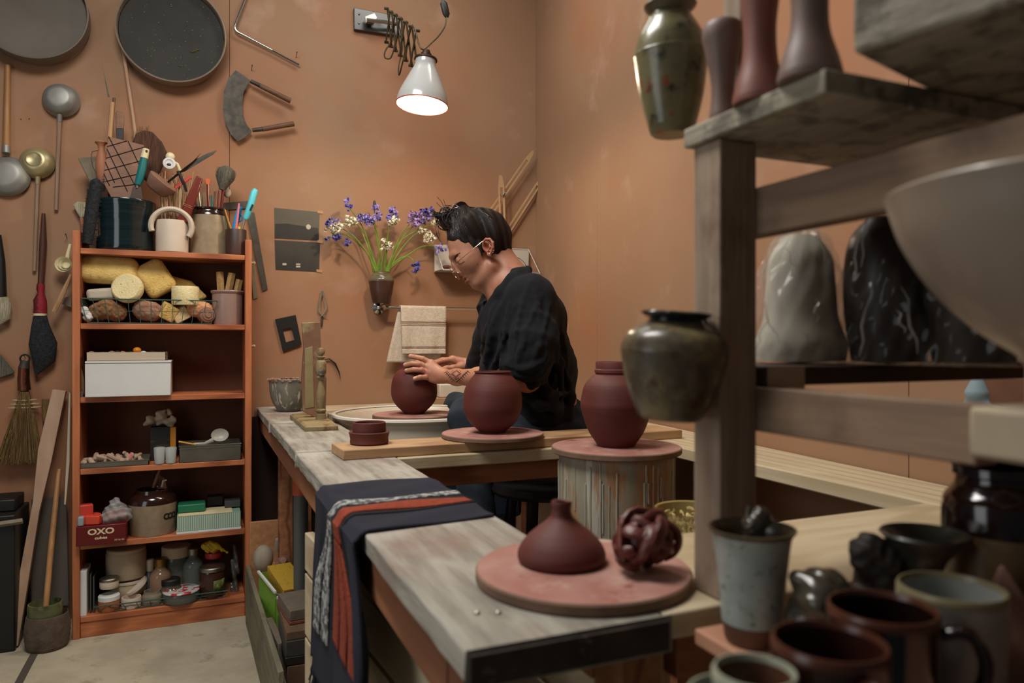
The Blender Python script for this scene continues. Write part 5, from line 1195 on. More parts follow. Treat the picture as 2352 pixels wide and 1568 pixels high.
for x0, x1 in ((858, 846), (870, 872), (881, 886), (892, 905)):
    g.tube(spline([WY(x0, 628, VY), WY((x0+x1)/2, 600, VY-.01), WY(x1, 568, VY-.02)], 5), [.005, .0055, .005, .0045, .004, .0035, .003, .0025, .002, .0012, .0006], 6, sq=(.4, 1))
tag(obj('bluebell_leaf', g, M_stem), 'slim green leaves standing upright in the mouth of the wall vase', 'leaves', kind='stuff')
# white wall holders
M_wsteel = mat('white_steel', '#b5ada0', .5, col2='#bdb6aa', scale=5)
hd = thing('wall_rack', 'white folded metal wall holder with a thin wire front behind the potter', 'holder', WY(1020, 610, 3.04))
plate('back_plate', [(998, 562), (1042, 562), (1050, 618), (998, 625)], 3.03, .003, M_wsteel, parent=hd)
g = G(); p0 = WY(998, 622, 3.03); p1 = WY(1215, 600, 3.03); g.box(p0.x, p1.x, 2.93, 3.045, p0.z-.003, p0.z); obj('ledge', g, M_wsteel, hd, bevel=.001)
plate('back_plate', [(1172, 571), (1215, 573), (1214, 625), (1172, 620)], 3.03, .003, M_wsteel, parent=hd)
g = G(); g.tube([WY(999, 562, 3.028), WY(1018, 620, 2.93), WY(1060, 621, 2.93)], .0018, 6); obj('wire', g, M_card, hd); g = G(); g.tube([WY(1172, 571, 3.028), WY(1214, 573, 3.028), WY(1240, 628, 2.93), WY(1225, 628, 2.93)], .0018, 6); obj('wire', g, M_card, hd)
g = G(); c_ = WY(1026, 613, 2.96); g.ell(c_, (.022, .014, .008), 14, 8); tag(obj('clay_fragment', g, M_clay), 'small reddish clay fragment lying in the white wall holder', 'clay fragment')
# wooden slotted arms
M_plyw = mat('ply', '#a8855f', .6, col2='#b8956e', scale=12, stretch=(1, 1, .3))
sa = thing('slotted_trellis', 'slotted pale wooden arms joined by a wing bolt, leaning in the corner above the potter', 'wooden arms', WY(1150, 480, 3.0))
def slotted(p, q, Y, w, name='arm'):
    P_ = WY(*p, Y); Q_ = WY(*q, Y); ax = (Q_-P_); L = ax.length; M = frame(P_, ax, (0, -1, 0)); g = G()
    e = w*.28; g.prism([(0, -w*.5), (.02, -w*.6), (.02, w*.6), (0, w*.5)], -.003, .003, M)
    g.prism([(.02, -w*.6), (L-.055, -w*.6), (L-.055, -e), (.02, -e)], -.003, .003, M); g.prism([(.02, e), (L-.055, e), (L-.055, w*.6), (.02, w*.6)], -.003, .003, M)
    g.prism([(L-.055, -w*.6), (L-.006, -w*.3), (L, -w*.05), (L-.002, w*.3), (L-.055, w*.6)], -.003, .003, M); obj(name, g, M_plyw, sa, flat=True)
slotted((1120, 498), (1225, 347), 2.99, .020); slotted((1160, 542), (1248, 405), 3.02, .020); 
slotted((1155, 545), (1150, 402), 2.98, .024)
g = G(); p = WY(1156, 446, 2.972); g.ell(p, (.007, .008, .007), 12, 8); g.ell(p+Vector((.006, -.004, .006)), .004, 8, 6); g.ell(p+Vector((-.006, -.004, -.006)), .004, 8, 6); obj('wing_bolt', g, M_metal, sa)

# ================= on the far bench =================
mb_ = thing('slip_bowl', 'grey enamel bowl caked with dried slip at the far end of the workbench', 'bowl', (bX(662, 2.84), 2.84, .739))
by = 2.845; m_ = mpp(662, by); r_ = 45*m_
M_slip = mat('slip_grey', '#7e786a', .5, col2='#57544a', scale=14, stretch=(1, 1, .5), spots=('#b5a794', 30, .58, .64, (2, 2, .4)), bump=.3)
hb = zP(662, 869, by)-.739
cx_ = bX(664, by)
lath('bowl', (cx_, by), .7395, [(0, 0), (r_*.45, 0)]+prof([(r_*.55, .003), (r_*.82, hb*.28), (r_*.95, hb*.6), (r_*.985, hb*.92)], 4)+[(r_*1.03, hb*.97), (r_*1.0, hb), (r_*.95, hb*.95), (r_*.8, hb*.3), (0, .012)], M_slip, mb_, n=48)
g = G(); rs = random.Random(14)
for k in range(40): a = rs.uniform(0, 6.28); g.ell((cx_+r_*.97*math.cos(a), by+r_*.97*math.sin(a), .7395+hb*rs.uniform(.93, 1.0)), (.008, .006, .004), 8, 5)
obj('dried_clay', g, mat('dry_red', '#7c4a3e', .8, col2='#a58674', scale=40), mb_, kind='stuff')
# clock stand (mirror swivel stand)
M_brasspaint = mat('peeling_olive', '#7c6a48', .6, col2='#92805a', scale=10, spots=('#6a4328', 14, .54, .66), spots2=('#b5a684', 20, .62, .70), bump=.4)
M_brasspaint2 = mat('worn_brown', '#73503a', .6, col2='#86614a', scale=8, spots=('#9a8a64', 12, .55, .7))
cs_ = thing('turned_stand', 'paint-worn wooden stand with a board and a turned baluster post on the far bench', 'stand', (.27, 2.3, .74))
def wz(px, py, z=.74): return WZ(px, py, z)
q = [WZ(668, 958, .752), WZ(740, 952, .752), WZ(777, 982, .752), WZ(700, 984, .752)]
Pq = [WZ(a, b, .752) for a, b in ((666, 953), (736, 947), (777, 978), (701, 981))]
g = G(); vs = [(p.x, p.y, .7402) for p in Pq]+[(p.x, p.y, .752) for p in Pq]+[(p.x+(sum(k.x for k in Pq)/4-p.x)*.12, p.y+(sum(k.y for k in Pq)/4-p.y)*.08, .758) for p in Pq]
fs = [(0, 1, 2, 3)]+[(i, 4+i, 4+(i+1) % 4, (i+1) % 4) for i in range(4)]+[(4+i, 8+i, 8+(i+1) % 4, 4+(i+1) % 4) for i in range(4)]+[(8, 11, 10, 9)]
g.add(vs, fs); obj('base', g, M_brasspaint, cs_, bevel=.001)
Yb = WZ(715, 968, .758).y
Yb = 2.40
plate('upright_board', [(694, 741), (736, 739), (738, 820), (750, 870), (748, 955), (722, 958), (696, 945), (693, 870), (698, 800)], Yb, .020, M_brasspaint2, parent=cs_, bevel=.002)
plate('panel', [(701, 800), (718, 795), (722, 935), (700, 938)], Yb-.002, .003, mat('pale_panel', '#9a8a64', .6, col2='#86754e', scale=10), parent=cs_)
g = G(); pb_ = WY(737, 975, Yb-.075); sc_ = mpp(737, Yb-.075)
def bp(pairs): return [(hw*sc_, (975-py)*sc_) for hw, py in pairs]
g.lathe([(0, 0)]+bp([(12, 975), (12, 950), (8, 948), (12, 944), (12, 941), (6.5, 938), (8, 930), (10.5, 915), (10, 900), (6, 882), (5.5, 872), (10, 868), (10.5, 866), (7.5, 862)])+bp([(11.5, 858), (12.5, 850), (12.5, 832), (10, 828), (5, 826), (9, 822), (9.5, 819), (4, 817), (8.5, 812), (9.5, 806), (7, 800), (0, 817)][:-1])+[(0, (975-798)*sc_)], 24, Matrix.Translation(pb_)); obj('baluster', g, M_brasspaint, cs_, angle=50)
g = G(); g.lathe([(.009, 0), (.009, .004), (.006, .005), (0, .006)], 18, zframe(WY(738, 855, Yb-.092), (0, -1, 0))); obj('screw_socket', g, M_metal, cs_)
# white blocks behind the wheel
g = G(); g.box(bX(1003, 2.9), bX(1075, 2.9), 2.86, 2.96, zP(1030, 912, 2.86), zP(1030, 882, 2.86)); tag(obj('plaster_block', g, M_plastic, bevel=.004), 'cream plaster block stacked on boards behind the pot on the wheel', 'block')
g = G(); g.box(bX(990, 2.88), bX(1080, 2.88), 2.85, 2.98, .7395, zP(1030, 912.5, 2.86)-.0005); tag(obj('wood_offcut', g, M_board, bevel=.002), 'short worn board under the cream plaster block', 'board')
# ================= floor things at the outer wall =================
def lean(name, pts, Y0, y0, Y1, y1, th, m, label=None, cat=None, parent=None, bevel=.002):
    """flat board whose outline is given in pixels, leaning back from (Y0 at pixel row y0) to (Y1 at row y1)"""
    P = []
    for a, b in pts: P.append(WY(a, b, Y0+(Y1-Y0)*(b-y0)/(y1-y0)))
    n = len(P); ar = sum(pts[i][0]*pts[(i+1) % n][1]-pts[(i+1) % n][0]*pts[i][1] for i in range(n))
    if ar < 0: P = P[::-1]
    g = G(); g.add([tuple(p) for p in P]+[(p.x, p.y+th, p.z) for p in P], [tuple(range(n)), tuple(range(n, 2*n))[::-1]]+[(i, n+i, n+(i+1) % n, (i+1) % n) for i in range(n)])
    o = obj(name, g, m, parent, bevel=bevel, flat=True)
    if parent is None: tag(o, label, cat)
    return o
lean('throwing_stick', [(120, 894), (151, 898), (140, 950), (118, 1059), (90, 1176), (41, 1484), (14, 1478), (75, 1153), (87, 1032)], 2.825, 1484, 2.99, 894, .030, mat('pale_beech', '#a5846a', .6, col2='#b29278', scale=10, stretch=(3, 3, .5)), 'large pale wooden paddle leaning against the wall beside the bookcase', 'paddle')
Yp = 2.80; c_, r_, h_ = cyl_px(63, 155, 1408, Yp, 0)
tag(lath('woven_pot', c_, .0005, [(0, 0), (r_*.86, 0)]+[(r_*(.90+.09*math.sin(PI*k/12)+.015*(k % 2)), .004+h_*.95*k/12) for k in range(13)]+[(r_*.86, h_), (r_*.8, .02), (0, .02)], mat('woven_dark', '#4a3c30', .85, col2='#5c4c3e', scale=30, bump=.8, bscale=60), n=44), 'squat dark ridged pot on the floor beside the bookcase', 'pot')
c_, r_, h_ = cyl_px(69, 139, 1380, Yp, .06)
tag(lath('green_bowl', c_, .0215, [(0, 0), (r_*.6, 0)]+prof([(r_*.72, .01), (r_*.96, .06), (r_, .11), (r_*.97, .125)], 4)+[(r_*.9, .126), (r_*.86, .10), (r_*.6, .02), (0, .015)], mat('green_rim_glaze', '#4d5232', .3, col2='#6b6a48', scale=12, spots=('#2c2a1c', 10, .55, .62), coat=.4), n=40), 'mottled green glazed bowl set inside the squat dark pot', 'bowl')
stick('pestle_stick', [(104, 1405), (118, 1250), (136, 1078)], [2.80, 2.86, 2.98], [.009, .0095, .008], wood('honey_handle', '#94683e', '#a87a4c', 'z', .5), 'brown round stick standing in the green bowl', 'stick', n=12)
lean('grey_sheet', [(72, 1146), (152, 1138), (158, 1390), (72, 1400)], 2.93, 1400, 3.0, 1140, .004, mat('grey_sheet_m', '#4a4138', .7, col2='#5a5046', scale=3), 'dull grey-brown sheet leaning on the wall behind the round stick', 'sheet')
lean('pale_lath', [(158, 898), (162, 905), (160, 1060), (151, 1160), (147, 1158), (153, 1040)], 2.9, 1160, 3.0, 898, .006, M_paper, 'thin pale curved slat between the big paddle and the bookcase', 'slat')
g = G(); rs = random.Random(5)
for k in range(26): x = rs.uniform(96, 114); g.tube([WY(105+(x-105)*.6, 968, 3.03), WY(x, 915+rs.uniform(0, 5), 3.03)], .001, 4)
tag(obj('straw_whisk', g, M_straw), 'small bundle of straw behind the top of the big paddle', 'whisk', kind=None)
bn = thing('black_crate', 'black plastic crate on the floor in the outermost lower corner', 'crate', (-.62, 2.8, 0))
xa, xb = bX(-60, 2.80), bX(34, 2.80)
g = G(); g.box(xa, xb, 2.80, 3.02, .0005, .44); obj('crate_body', g, M_black, bn, bevel=.004)
g = G(); g.box(xa, bX(28, 2.82), 2.86, 3.0, .441, .48); obj('crate_lid', g, M_black, bn, bevel=.004)
stick('grey_bar', [(-30, 1208), (52, 1196)], 2.785, .009, M_greyw, 'grey bar lying across the front of the black crate', 'bar', n=4)
# ================= under the bench =================
dp = obj('underbench_shade', G().box(.185, 1.3, 3.026, 3.04, .001, .705), mat('shade_sheet_brown', '#2a1b14', .85, col2='#35231a', scale=3)); tag(dp, 'dark brown sheet added for the shade under the far benches', 'board')  # added dark sheet stands in for the shade below the benches
pipe = thing('grey_pipe', 'upright grey plastic pipe with an orange collar under the workbench', 'pipe', (.25, 2.1, .2))
px_ = WX(685, 1180, .262)
g = G(); g.cyl((.272, 2.22, .25), (.272, 2.22, .55), .021, n=28); obj('pipe', g, mat('grey_pvc', '#50524f', .45), pipe)
g = G(); g.cyl((.272, 2.22, .5505), (.272, 2.22, .66), .0235, n=28); obj('collar', g, mat('orange_collar', '#a8492a', .5), pipe, label='orange-red collar')
g = G(); g.cyl((.272, 2.22, .20), (.272, 2.22, .2495), .024, n=28); g.cyl((.272, 2.22, .0), (.272, 2.22, .20), .021, n=20); obj('foot', g, M_black, pipe, label='black rubber foot')
# tool box with bricks
tbx = thing('tool_box', 'low open wooden box on the floor holding bricks, cartons and turned wood', 'box', (.23, 2.3, 0))
M_oldw = wood('olive_old_wood', '#6b6450', '#7c745e', 'y', .8, worn=('#4d4636', 8, .5, .7), bump=.5)
M_boxin = wood('box_orange', '#9a6a46', '#ac7b54', 'y', .6)
def sbox(name, x0, y0, x1, y1, th, z0, z1, m):   # board from (x0,y0) to (x1,y1)
    d = Vector((x1-x0, y1-y0, 0)); L = d.length; M = frame((x0, y0, 0), d); g = G(); g.box(0, L, 0, th, z0, z1, M); return obj(name, g, m, tbx, bevel=.002)
sbox('side_board', .186, 1.84, .162, 2.76, .014, .001, .205, M_oldw)
sbox('side_board', .345, 1.84, .30, 2.76, .014, .001, .205, M_boxin)
sbox('back_board', .163, 2.765, .300, 2.765, .014, .001, .355, M_boxin)
sbox('front_board', .186, 1.825, .345, 1.825, .014, .001, .10, M_oldw)
g = G(); g.box(.185, .31, 1.86, 2.74, .002, .012); obj('bottom_board', g, M_boxin, tbx)
M_stoneB = mat('grey_stone', '#5c5244', .85, col2='#675d4e', scale=30, bump=.3, bscale=120); M_stoneK = mat('dark_stone', '#2c2a27', .85, col2='#383430', scale=30)
M_stoneR = mat('red_stone', '#7a4434', .85, col2='#6b3c2e', scale=30); M_stoneBr = mat('brown_stone', '#57402c', .85, col2='#6a5038', scale=20)
def brick(x0, x1, y0, y1, z0, z1, m, label, rot=0, two=None):
    M = Matrix.Translation(((x0+x1)/2, (y0+y1)/2, 0)) @ Matrix.Rotation(R(rot), 4, 'Z'); g = G()
    g.box(-(x1-x0)/2, (x1-x0)/2, -(y1-y0)/2, (y1-y0)/2, z0, z1, M)
    return tag(obj('whetstone', g, m, bevel=.002), label, 'stone')
brick(0.2000, 0.2520, 1.9000, 2.0500, 0.1350, 0.1875, M_stoneBr, 'brown stone block at the bottom of the stack, nearest corner of the wooden box')
brick(0.2580, 0.3300, 1.9000, 2.0500, 0.1350, 0.1840, M_pinkw, 'pinkish brown block beside the lowest brown stone')
brick(0.1950, 0.3200, 1.9000, 2.1000, 0.1890, 0.2100, M_black, 'black slab just above the brown stone block')
brick(0.1970, 0.3100, 1.9000, 2.1000, 0.2105, 0.2500, M_stoneK, 'thick dark grey stone in the middle of the stack')
brick(0.1980, 0.3100, 1.9050, 2.1600, 0.2505, 0.2720, M_stoneBr, 'brown flat stone under the two-coloured stone')
brick(0.2030, 0.3000, 1.9500, 2.1000, 0.2725, 0.2820, M_stoneR, 'thin red layer between brown stone and topmost grey stone', 6)
brick(0.2030, 0.3000, 1.9500, 2.1000, 0.2825, 0.3100, M_stoneB, 'topmost grey-brown whetstone of the stack', 6)
tag(obj('wood_block', G().box(.196, .335, 1.905, 2.12, .0125, .1345), M_oldw, bevel=.003), 'old wooden block under the stack of stones, nearest in the box', 'block')
brick(.180, .198, 2.0, 2.2, .10, .21, M_stoneB, 'grey slab standing on edge between the stack and the box side', 4)
gc = thing('green_carton', 'bright green open carton with white flaps in the wooden box', 'carton', (.245, 2.3, .1))
M = Matrix.Translation((.245, 2.32, 0)) @ Matrix.Rotation(R(8), 4, 'Z')
g = G(); g.box(-.06, -.058, -.10, .12, .10, .272, M); g.box(.058, .06, -.10, .12, .10, .272, M); g.box(-.06, .06, .118, .12, .10, .272, M); g.box(-.06, .06, -.10, -.098, .10, .255, M); obj('carton', g, mat('lime', '#6f9a2e', .5, spots=('#476f22', 30, .6, .66)), gc)
g = G(); g.box(-.064, -.057, -.102, .122, .2725, .279, M); g.box(.057, .064, -.102, .122, .2725, .279, M); g.box(-.0565, .0565, -.103, -.096, .2555, .262, M); obj('white_edge', g, M_card, gc)
g = G(); g.box(-.05, .05, -.09, .11, .10, .20, M); obj('inner_box', g, M_card, gc)
yc = thing('yellow_carton', 'yellow printed carton with a torn end lying across the green one', 'carton', (.25, 2.3, .28))
M = Matrix.Translation((.243, 2.30, .255)) @ Matrix.Rotation(R(10), 4, 'Z') @ Matrix.Rotation(R(8), 4, 'X')
g = G(); g.box(-.036, .036, -.08, .10, 0, .035, M); obj('carton', g, mat('mustard_card', '#a8872a', .6, spots=('#8f6a18', 60, .58, .64, (3, .6, 1))), yc, bevel=.001)
g = G(); g.box(-.034, .034, -.083, -.0805, .002, .033, M); obj('torn_end', g, mat('torn_orange', '#8a5022', .7, spots=('#c9c2b4', 40, .6, .64)), yc)
g = G(); g.ell((.197, 2.62, .262), (.033, .033, .046), 28, 16); tag(obj('darning_egg', g, mat('grey_beech', '#8d8270', .7, col2='#9a8f7c', scale=12, stretch=(3, 3, .6))), 'pale grey wooden egg resting at the back of the wooden box', 'wooden egg')
g = G(); g.lathe([(0, 0), (.020, .0), (.027, .012), (.027, .03), (.016, .045), (.012, .055), (.014, .062), (.010, .070), (0, .071)], 28, zframe((.262, 2.60, .235), (-.1, -.75, .45))); tag(obj('wooden_mallet_head', g, M_pinkw), 'rounded wooden knob-ended tool beside the pale egg in the wooden box', 'tool')
g = G(); g.cyl((.250, 2.70, .262), (.252, 2.69, .305), .012, .010, 16); tag(obj('wooden_dowel', g, mat('grey_beech', '#8d8270')), 'short pale dowel behind the wooden egg', 'dowel')
for k, (o_) in enumerate((0,)):
    g = G(); g.box(.19, .30, 2.48, 2.73, .013, .215); tag(obj('wood_block', g, M_boxin, bevel=.003), 'plain brown block under the wooden egg at the back of the box', 'block')
g = G(); g.box(.20, .30, 2.19, 2.46, .013, .099); tag(obj('wood_block', g, M_stoneBr, bevel=.003), 'dark block under the green carton in the wooden box', 'block')
nail(588, 1180, label='pale wooden peg on the wall beside the bookcase near the floor', Y=3.0, lean=(0, 0, -.02))
# pine crate
cr = thing('pine_crate', 'large crate of raw pine boards under the near half of the workbench', 'crate', (.3, 1.1, 0))
dC = Vector((.202-.2798, 1.584-.68, 0)); Lc = dC.length
MC = frame((.2798, .68, 0), dC)       # local X runs away from the camera, local Y to the outer side
M_crate = wood('crate_pine', '#b0895e', '#bf9a70', 'x', .6, c3='#a07850')
M_crateY = wood('crate_pine', '#b0895e', '#bf9a70', 'x', .6)
for z0, z1 in ((.52, .60), (.385, .515), (.25, .38), (.115, .245), (.0, .11)):
    g = G(); g.box(0, Lc, -.018, 0, z0+.001, z1-.001, MC); obj('side_board', g, M_lightY, cr, bevel=.002)
    g = G(); g.box(0, Lc, -.21, -.192, z0+.001, z1-.001, MC); obj('side_board', g, M_lightY, cr, bevel=.002)
    g = G(); g.box(Lc-.020, Lc-.002, -.191, -.019, z0+.001, z1-.001, MC); obj('end_board', g, M_light, cr, bevel=.002)
    g = G(); g.box(0, .018, -.191, -.019, z0+.001, z1-.001, MC); obj('end_board', g, M_light, cr, bevel=.002)
for a in (.0185, Lc-.060):
    for b in (-.0585, -.191):
        g = G(); g.box(a, a+.039, b, b+.039, .0, .594, MC); obj('corner_post', g, M_light, cr, bevel=.002)
g = G(); g.ell((0, 0, 0), 1, 8, 6)
# black sack below the crossing benches
s = SDF((.40, 1.5, -.02), (.78, 1.98, .66), .010)
s.ell((.56, 1.76, .20), (.12, .12, .22), k=.05); s.ell((.56, 1.75, .42), (.10, .10, .14), k=.06)
s.warp(lambda X, Y, Z: .012*np.sin(X*40+Z*25)*np.sin(Y*35)+.006*np.sin(Z*90+X*60)); s.cut((0, 0, .003), (0, 0, -1))
sk = npobj('black_sack', s.mesh(), mat('black_plastic_sack', '#0c0d10', .35), smooth_it=2); tag(sk, 'black plastic sack slumped in the dark under the crossing bench', 'sack')
# shavings in a clear dish
cc = WY(1588, 1238, 1.06)
dsh = thing('shavings_tub', 'clear tub heaped with pale yellow ribbon shavings behind the pedestal', 'tub', (cc.x, cc.y, .56))
lath('tub', (cc.x, cc.y), .56, [(0, 0), (.05, 0), (.062, .145), (.064, .147), (.060, .145), (.049, .003), (0, .003)], mat('tub_clear', '#b8a468', .15, alpha=.45), dsh)
rs = random.Random(17)
g = G()
for k in range(110):
    a = rs.uniform(0, 6.28); r_ = .05*math.sqrt(rs.random()); p = Vector((cc.x+r_*math.cos(a), cc.y+r_*math.sin(a), .62+rs.random()*.075))
    ax = Vector((rs.gauss(0, 1), rs.gauss(0, 1), rs.gauss(0, 1))).normalized(); u = ax.orthogonal(); v = ax.cross(u); q = rs.uniform(.005, .009)
    g.tube([p+(u*math.cos(t)+v*math.sin(t))*q+ax*t*.0012 for t in [j*.7 for j in range(8)]], .0028, 4, sq=(1, .2))
obj('shavings', g, mat('shaving', '#c9b276', .7, col2='#d8c48c', scale=40), dsh, kind='stuff')
lst = thing('low_table', 'small low table under the tub of shavings', 'table', (cc.x, cc.y, 0))
obj('table_top', G().box(cc.x-.09, cc.x+.12, cc.y-.08, cc.y+.08, .54, .5595), M_board, lst)
for dx in (-.08, .09):
    for dy in (-.07, .05): obj('leg', G().box(cc.x+dx, cc.x+dx+.02, cc.y+dy, cc.y+dy+.02, 0, .5395), M_apron, lst)
# ================= scarf =================
M_navy = mat('navy_cloth', '#191b27', .95, col2='#1f2130', scale=6, bump=.4, bscale=300, sheen=.0)
M_blackc = mat('black_cloth', '#101014', .95, bump=.4, bscale=200)
M_whitek = mat('white_knit', '#a9aaa4', .95, col2='#55565a', scale=90, lo=.46, hi=.54, stretch=(1, 1, 1), bump=1, bscale=140)
M_redk = mat('rust_knit', '#7c2e1a', .95, col2='#953d22', scale=70, stretch=(1, 2.5, 1), bump=1, bscale=140)
scf = thing('woven_scarf', 'navy fringed cloth with white and rust stripes draped over the workbench edge', 'scarf', (.2, 1.15, .46))
def SC(Y, s, off=0.0):
    """s: distance along the cloth from its inner end"""
    top = .193; rr = .012
    fold = .006*math.sin((Y-1.0)*22+s*9)*min(1, s/.05)
    yy = Y
    if s < top:
        X = .400-s; z = .7425+.0025*math.sin(Y*60+s*30)*.6+max(0, (.02-s))*.0; n = Vector((0, 0, 1))
        if Y < 1.10: yy = Y+.02*(1-s/top)*(1 if Y < 1.06 else (1.10-Y)/.04)
    elif s < top+rr*PI/2:
        a = (s-top)/rr; X = .400-top-rr*math.sin(a); z = .7425-rr+rr*math.cos(a); n = Vector((-math.sin(a), 0, math.cos(a)))
    else:
        d = s-top-rr*PI/2; X = .400-top-rr-.006-.03*d-(.008*math.sin(Y*38+1)+.004*math.sin(Y*70))*min(1, d*8); z = .7305-d; n = Vector((-1, 0, 0))
        w_ = min(1, d/.16); w_ = w_*w_*(3-2*w_); yh = float(np.interp(Y, [.985, 1.072, 1.085, 1.128, 1.146, 1.172, 1.335], [.905, .962, .968, 1.145, 1.155, 1.26, 1.335]))
        yy = Y*(1-w_)+yh*w_; X += .006*(1-math.exp(-d*30))
    return Vector((X, yy, z))+n*off
def scband(g, y0, y1, s0, s1, off=0, ny=10, ns=60): g.sheet(lambda u, v: SC(y0+(y1-y0)*u, s0+(s1-s0)*v, off), ny, ns)
LT = .50
g = G(); scband(g, .985, 1.335, 0, LT, ny=46, ns=90); obj('cloth', g, M_navy, scf, solid=.0035)
g = G(); scband(g, .99, 1.20, .0, LT-.01, -.0045, ny=26, ns=70); 
obj('under_layer', g, M_navy, scf, solid=.003)
LS = .40
for (a, b, m_, nm, lb) in ((1.172, 1.146, M_whitek, 'white_band', 'white knitted band'), (1.146, 1.128, M_blackc, 'black_band', 'black line'), (1.128, 1.085, M_redk, 'rust_band', 'rust-red knitted band'), (1.085, 1.072, M_blackc, 'black_band', 'black line')):
    g = G()
    if 'rust' in nm:
        scband(g, a, b, .002, .24, .004, 8, 40); obj(nm, g, m_, scf, solid=.003, label=lb)
        for k in range(3):
            y0 = a-(a-b)*(k+.08)/3; y1 = a-(a-b)*(k+.86)/3; g = G(); scband(g, y0, y1, .242, LS, .004, 4, 40); obj('rust_rib', g, m_, scf, solid=.003)
    elif 'white' in nm:
        scband(g, a, b, .002, .22, .004, 5, 40)
        obj(nm, g, m_, scf, solid=.003, label=lb)
        for k in range(2):
            y0 = a-(a-b)*(k+.0)/2; y1 = a-(a-b)*(k+.75)/2; g = G(); scband(g, y0, y1, .222, LS+.02, .004, 4, 40); obj('white_rib', g, m_, scf, solid=.003)
    else:
        scband(g, a, b, .0, LS-.01, .002, 4, 70); obj(nm, g, m_, scf, solid=.003, label=lb)
g = G(); scband(g, 1.128, 1.085, .242, LS, .0022, 4, 30); obj('black_ground', g, M_blackc, scf, solid=.002)
g = G()
for (y, s0, s1) in ((1.20, .315, .36), (1.212, .31, .375), (1.224, .30, .36), (1.236, .31, .35), (1.206, .385, .40)): scband(g, y, y+.004, s0, s1, .003, 2, 6)
for s0 in (.30, .318, .336, .355): scband(g, 1.20, 1.238, s0, s0+.004, .003, 6, 2)
obj('white_motif', g, M_whitek, scf, solid=.0015, label='small white geometric woven motif')
g = G(); rs = random.Random(41)
for k in range(95):
    Y = .99+.34*k/95+rs.uniform(-.002, .002); p = SC(Y, LT-.004); q = [p]
    for j in range(1, 5): q.append(p+Vector((rs.uniform(-.004, .004)*j*.6, rs.uniform(-.003, .003)*j, -.012*j)))
    g.tube(q, .0014, 5)
obj('fringe', g, M_navy, scf, kind='stuff')

# ================= pottery on the foreground boards =================
M_sp = mat('speckled_glaze', '#939a94', .35, col2='#a3a9a2', scale=40, spots=('#5a5440', 130, .58, .68), coat=.3)
M_brn = mat('brown_body', '#5c3a28', .6, col2='#6b4630', scale=12)
M_tenm = mat('tenmoku', '#120c0a', .12, col2='#23120c', scale=6, coat=.5)
M_tenr = mat('tenmoku_red', '#26120e', .3, col2='#381a12', scale=6, coat=.1)
M_rimr = mat('rust_rim_glaze', '#4e2a1c', .3, coat=.2)
M_cel = mat('grey_celadon', '#858882', .4, col2='#91938c', scale=20, coat=.1)
M_moss2 = mat('mossy_vase', '#6b6546', .30, col2='#7c7452', scale=50, spots=('#8e4422', 34, .60, .66), spots2=('#3a3626', 45, .56, .7), coat=.3, bump=.25, bscale=60)
M_ash = mat('dark_ash_glaze', '#665c48', .30, col2='#3d3226', scale=30, spots=('#857650', 24, .50, .70), spots2=('#4a2e20', 40, .58, .7), coat=.15, bump=.2, bscale=60)
M_pc = mat('fired_pink_clay', '#7a463a', .5, col2='#8a5a4e', scale=6); M_pg = mat('greyish_pink', '#6e5850', .5, col2='#7d665c', scale=6)
M_dkf = mat('dark_bronze_glaze', '#2c2925', .28, col2='#47402f', scale=60, coat=.3)
ZB = .7302
def Wz(px, D, z): p = W(px, HY, D); return Vector((p.x, p.y, z))
def mug(name, px, D, r_, h_, body, rim, inside, label, handle=None, rb_=None, zb=ZB, cat='mug', wall=.0035):
    c_ = Wz(px, D, zb); t = thing(name, label, cat, c_); rb_ = rb_ or r_*.92; T = (c_.x, c_.y)
    lath('body', T, zb, [(0, 0), (rb_*.93, 0), (rb_, .004)]+prof([(rb_*1.02, .008), ((rb_+r_)/2*1.02, h_*.5), (r_, h_-.007)], 5), body, t, n=52)
    lath('rim', T, zb, [(r_, h_-.0069), (r_, h_-.002), (r_-.0012, h_), (r_-wall+.001, h_), (r_-wall, h_-.004)], rim, t, n=52)
    lath('inside', T, zb, [(r_-wall, h_-.0041), ((rb_+r_)/2-wall, h_*.5), (rb_-wall-.001, .008), (rb_*.6, .005), (0, .005)], inside, t, n=52)
    if handle is not None:
        d = Vector((math.cos(handle), math.sin(handle), 0)); g = G(); q = [c_+d*(r_*.97)+Vector((0, 0, h_*.82)), c_+d*(r_+.016)+Vector((0, 0, h_*.86)), c_+d*(r_+.026)+Vector((0, 0, h_*.62)), c_+d*(r_+.020)+Vector((0, 0, h_*.34)), c_+d*(r_*.97)+Vector((0, 0, h_*.18))]
        g.tube(spline(q, 6), .0048, 10, sq=(1, 1.3)); obj('handle', g, body, t)
    return t
def toward(px, D, a):   # world heading of a direction given in camera terms (0 = to the side, -90 = at viewer)
    return math.atan2(*( (CAMX*math.cos(a)+CAMY*math.sin(a)).yx ))
t = thing('speckled_cup', 'tall flared cup with speckled grey-blue glaze and a bare brown foot', 'cup', Wz(1727, .660, ZB))
c_ = Wz(1727, .660, ZB); T = (c_.x, c_.y)
lath('foot', T, ZB, [(0, 0), (.0225, 0), (.024, .003), (.0262, .019)], M_brn, t, n=52)
lath('body', T, ZB, prof([(.0267, .0192), (.0268, .022), (.0300, .060), (.0335, .090), (.0355, .0975)], 4), M_sp, t, n=52)
lath('rim', T, ZB, [(.0356, .0976), (.0382, .1005), (.0385, .1022), (.037, .1025), (.033, .098)]+prof([(.031, .09), (.027, .05), (.022, .012), (0, .008)], 3), mat('olive_rim', '#5c5038', .35, col2='#47402e', scale=10, coat=.3), t, n=52, label='olive brown rim')
s = SDF(tuple(Wz(1735, .640, .80)-Vector((.03, .03, .03))), tuple(Wz(1735, .640, .85)+Vector((.03, .03, .03))), .0012)
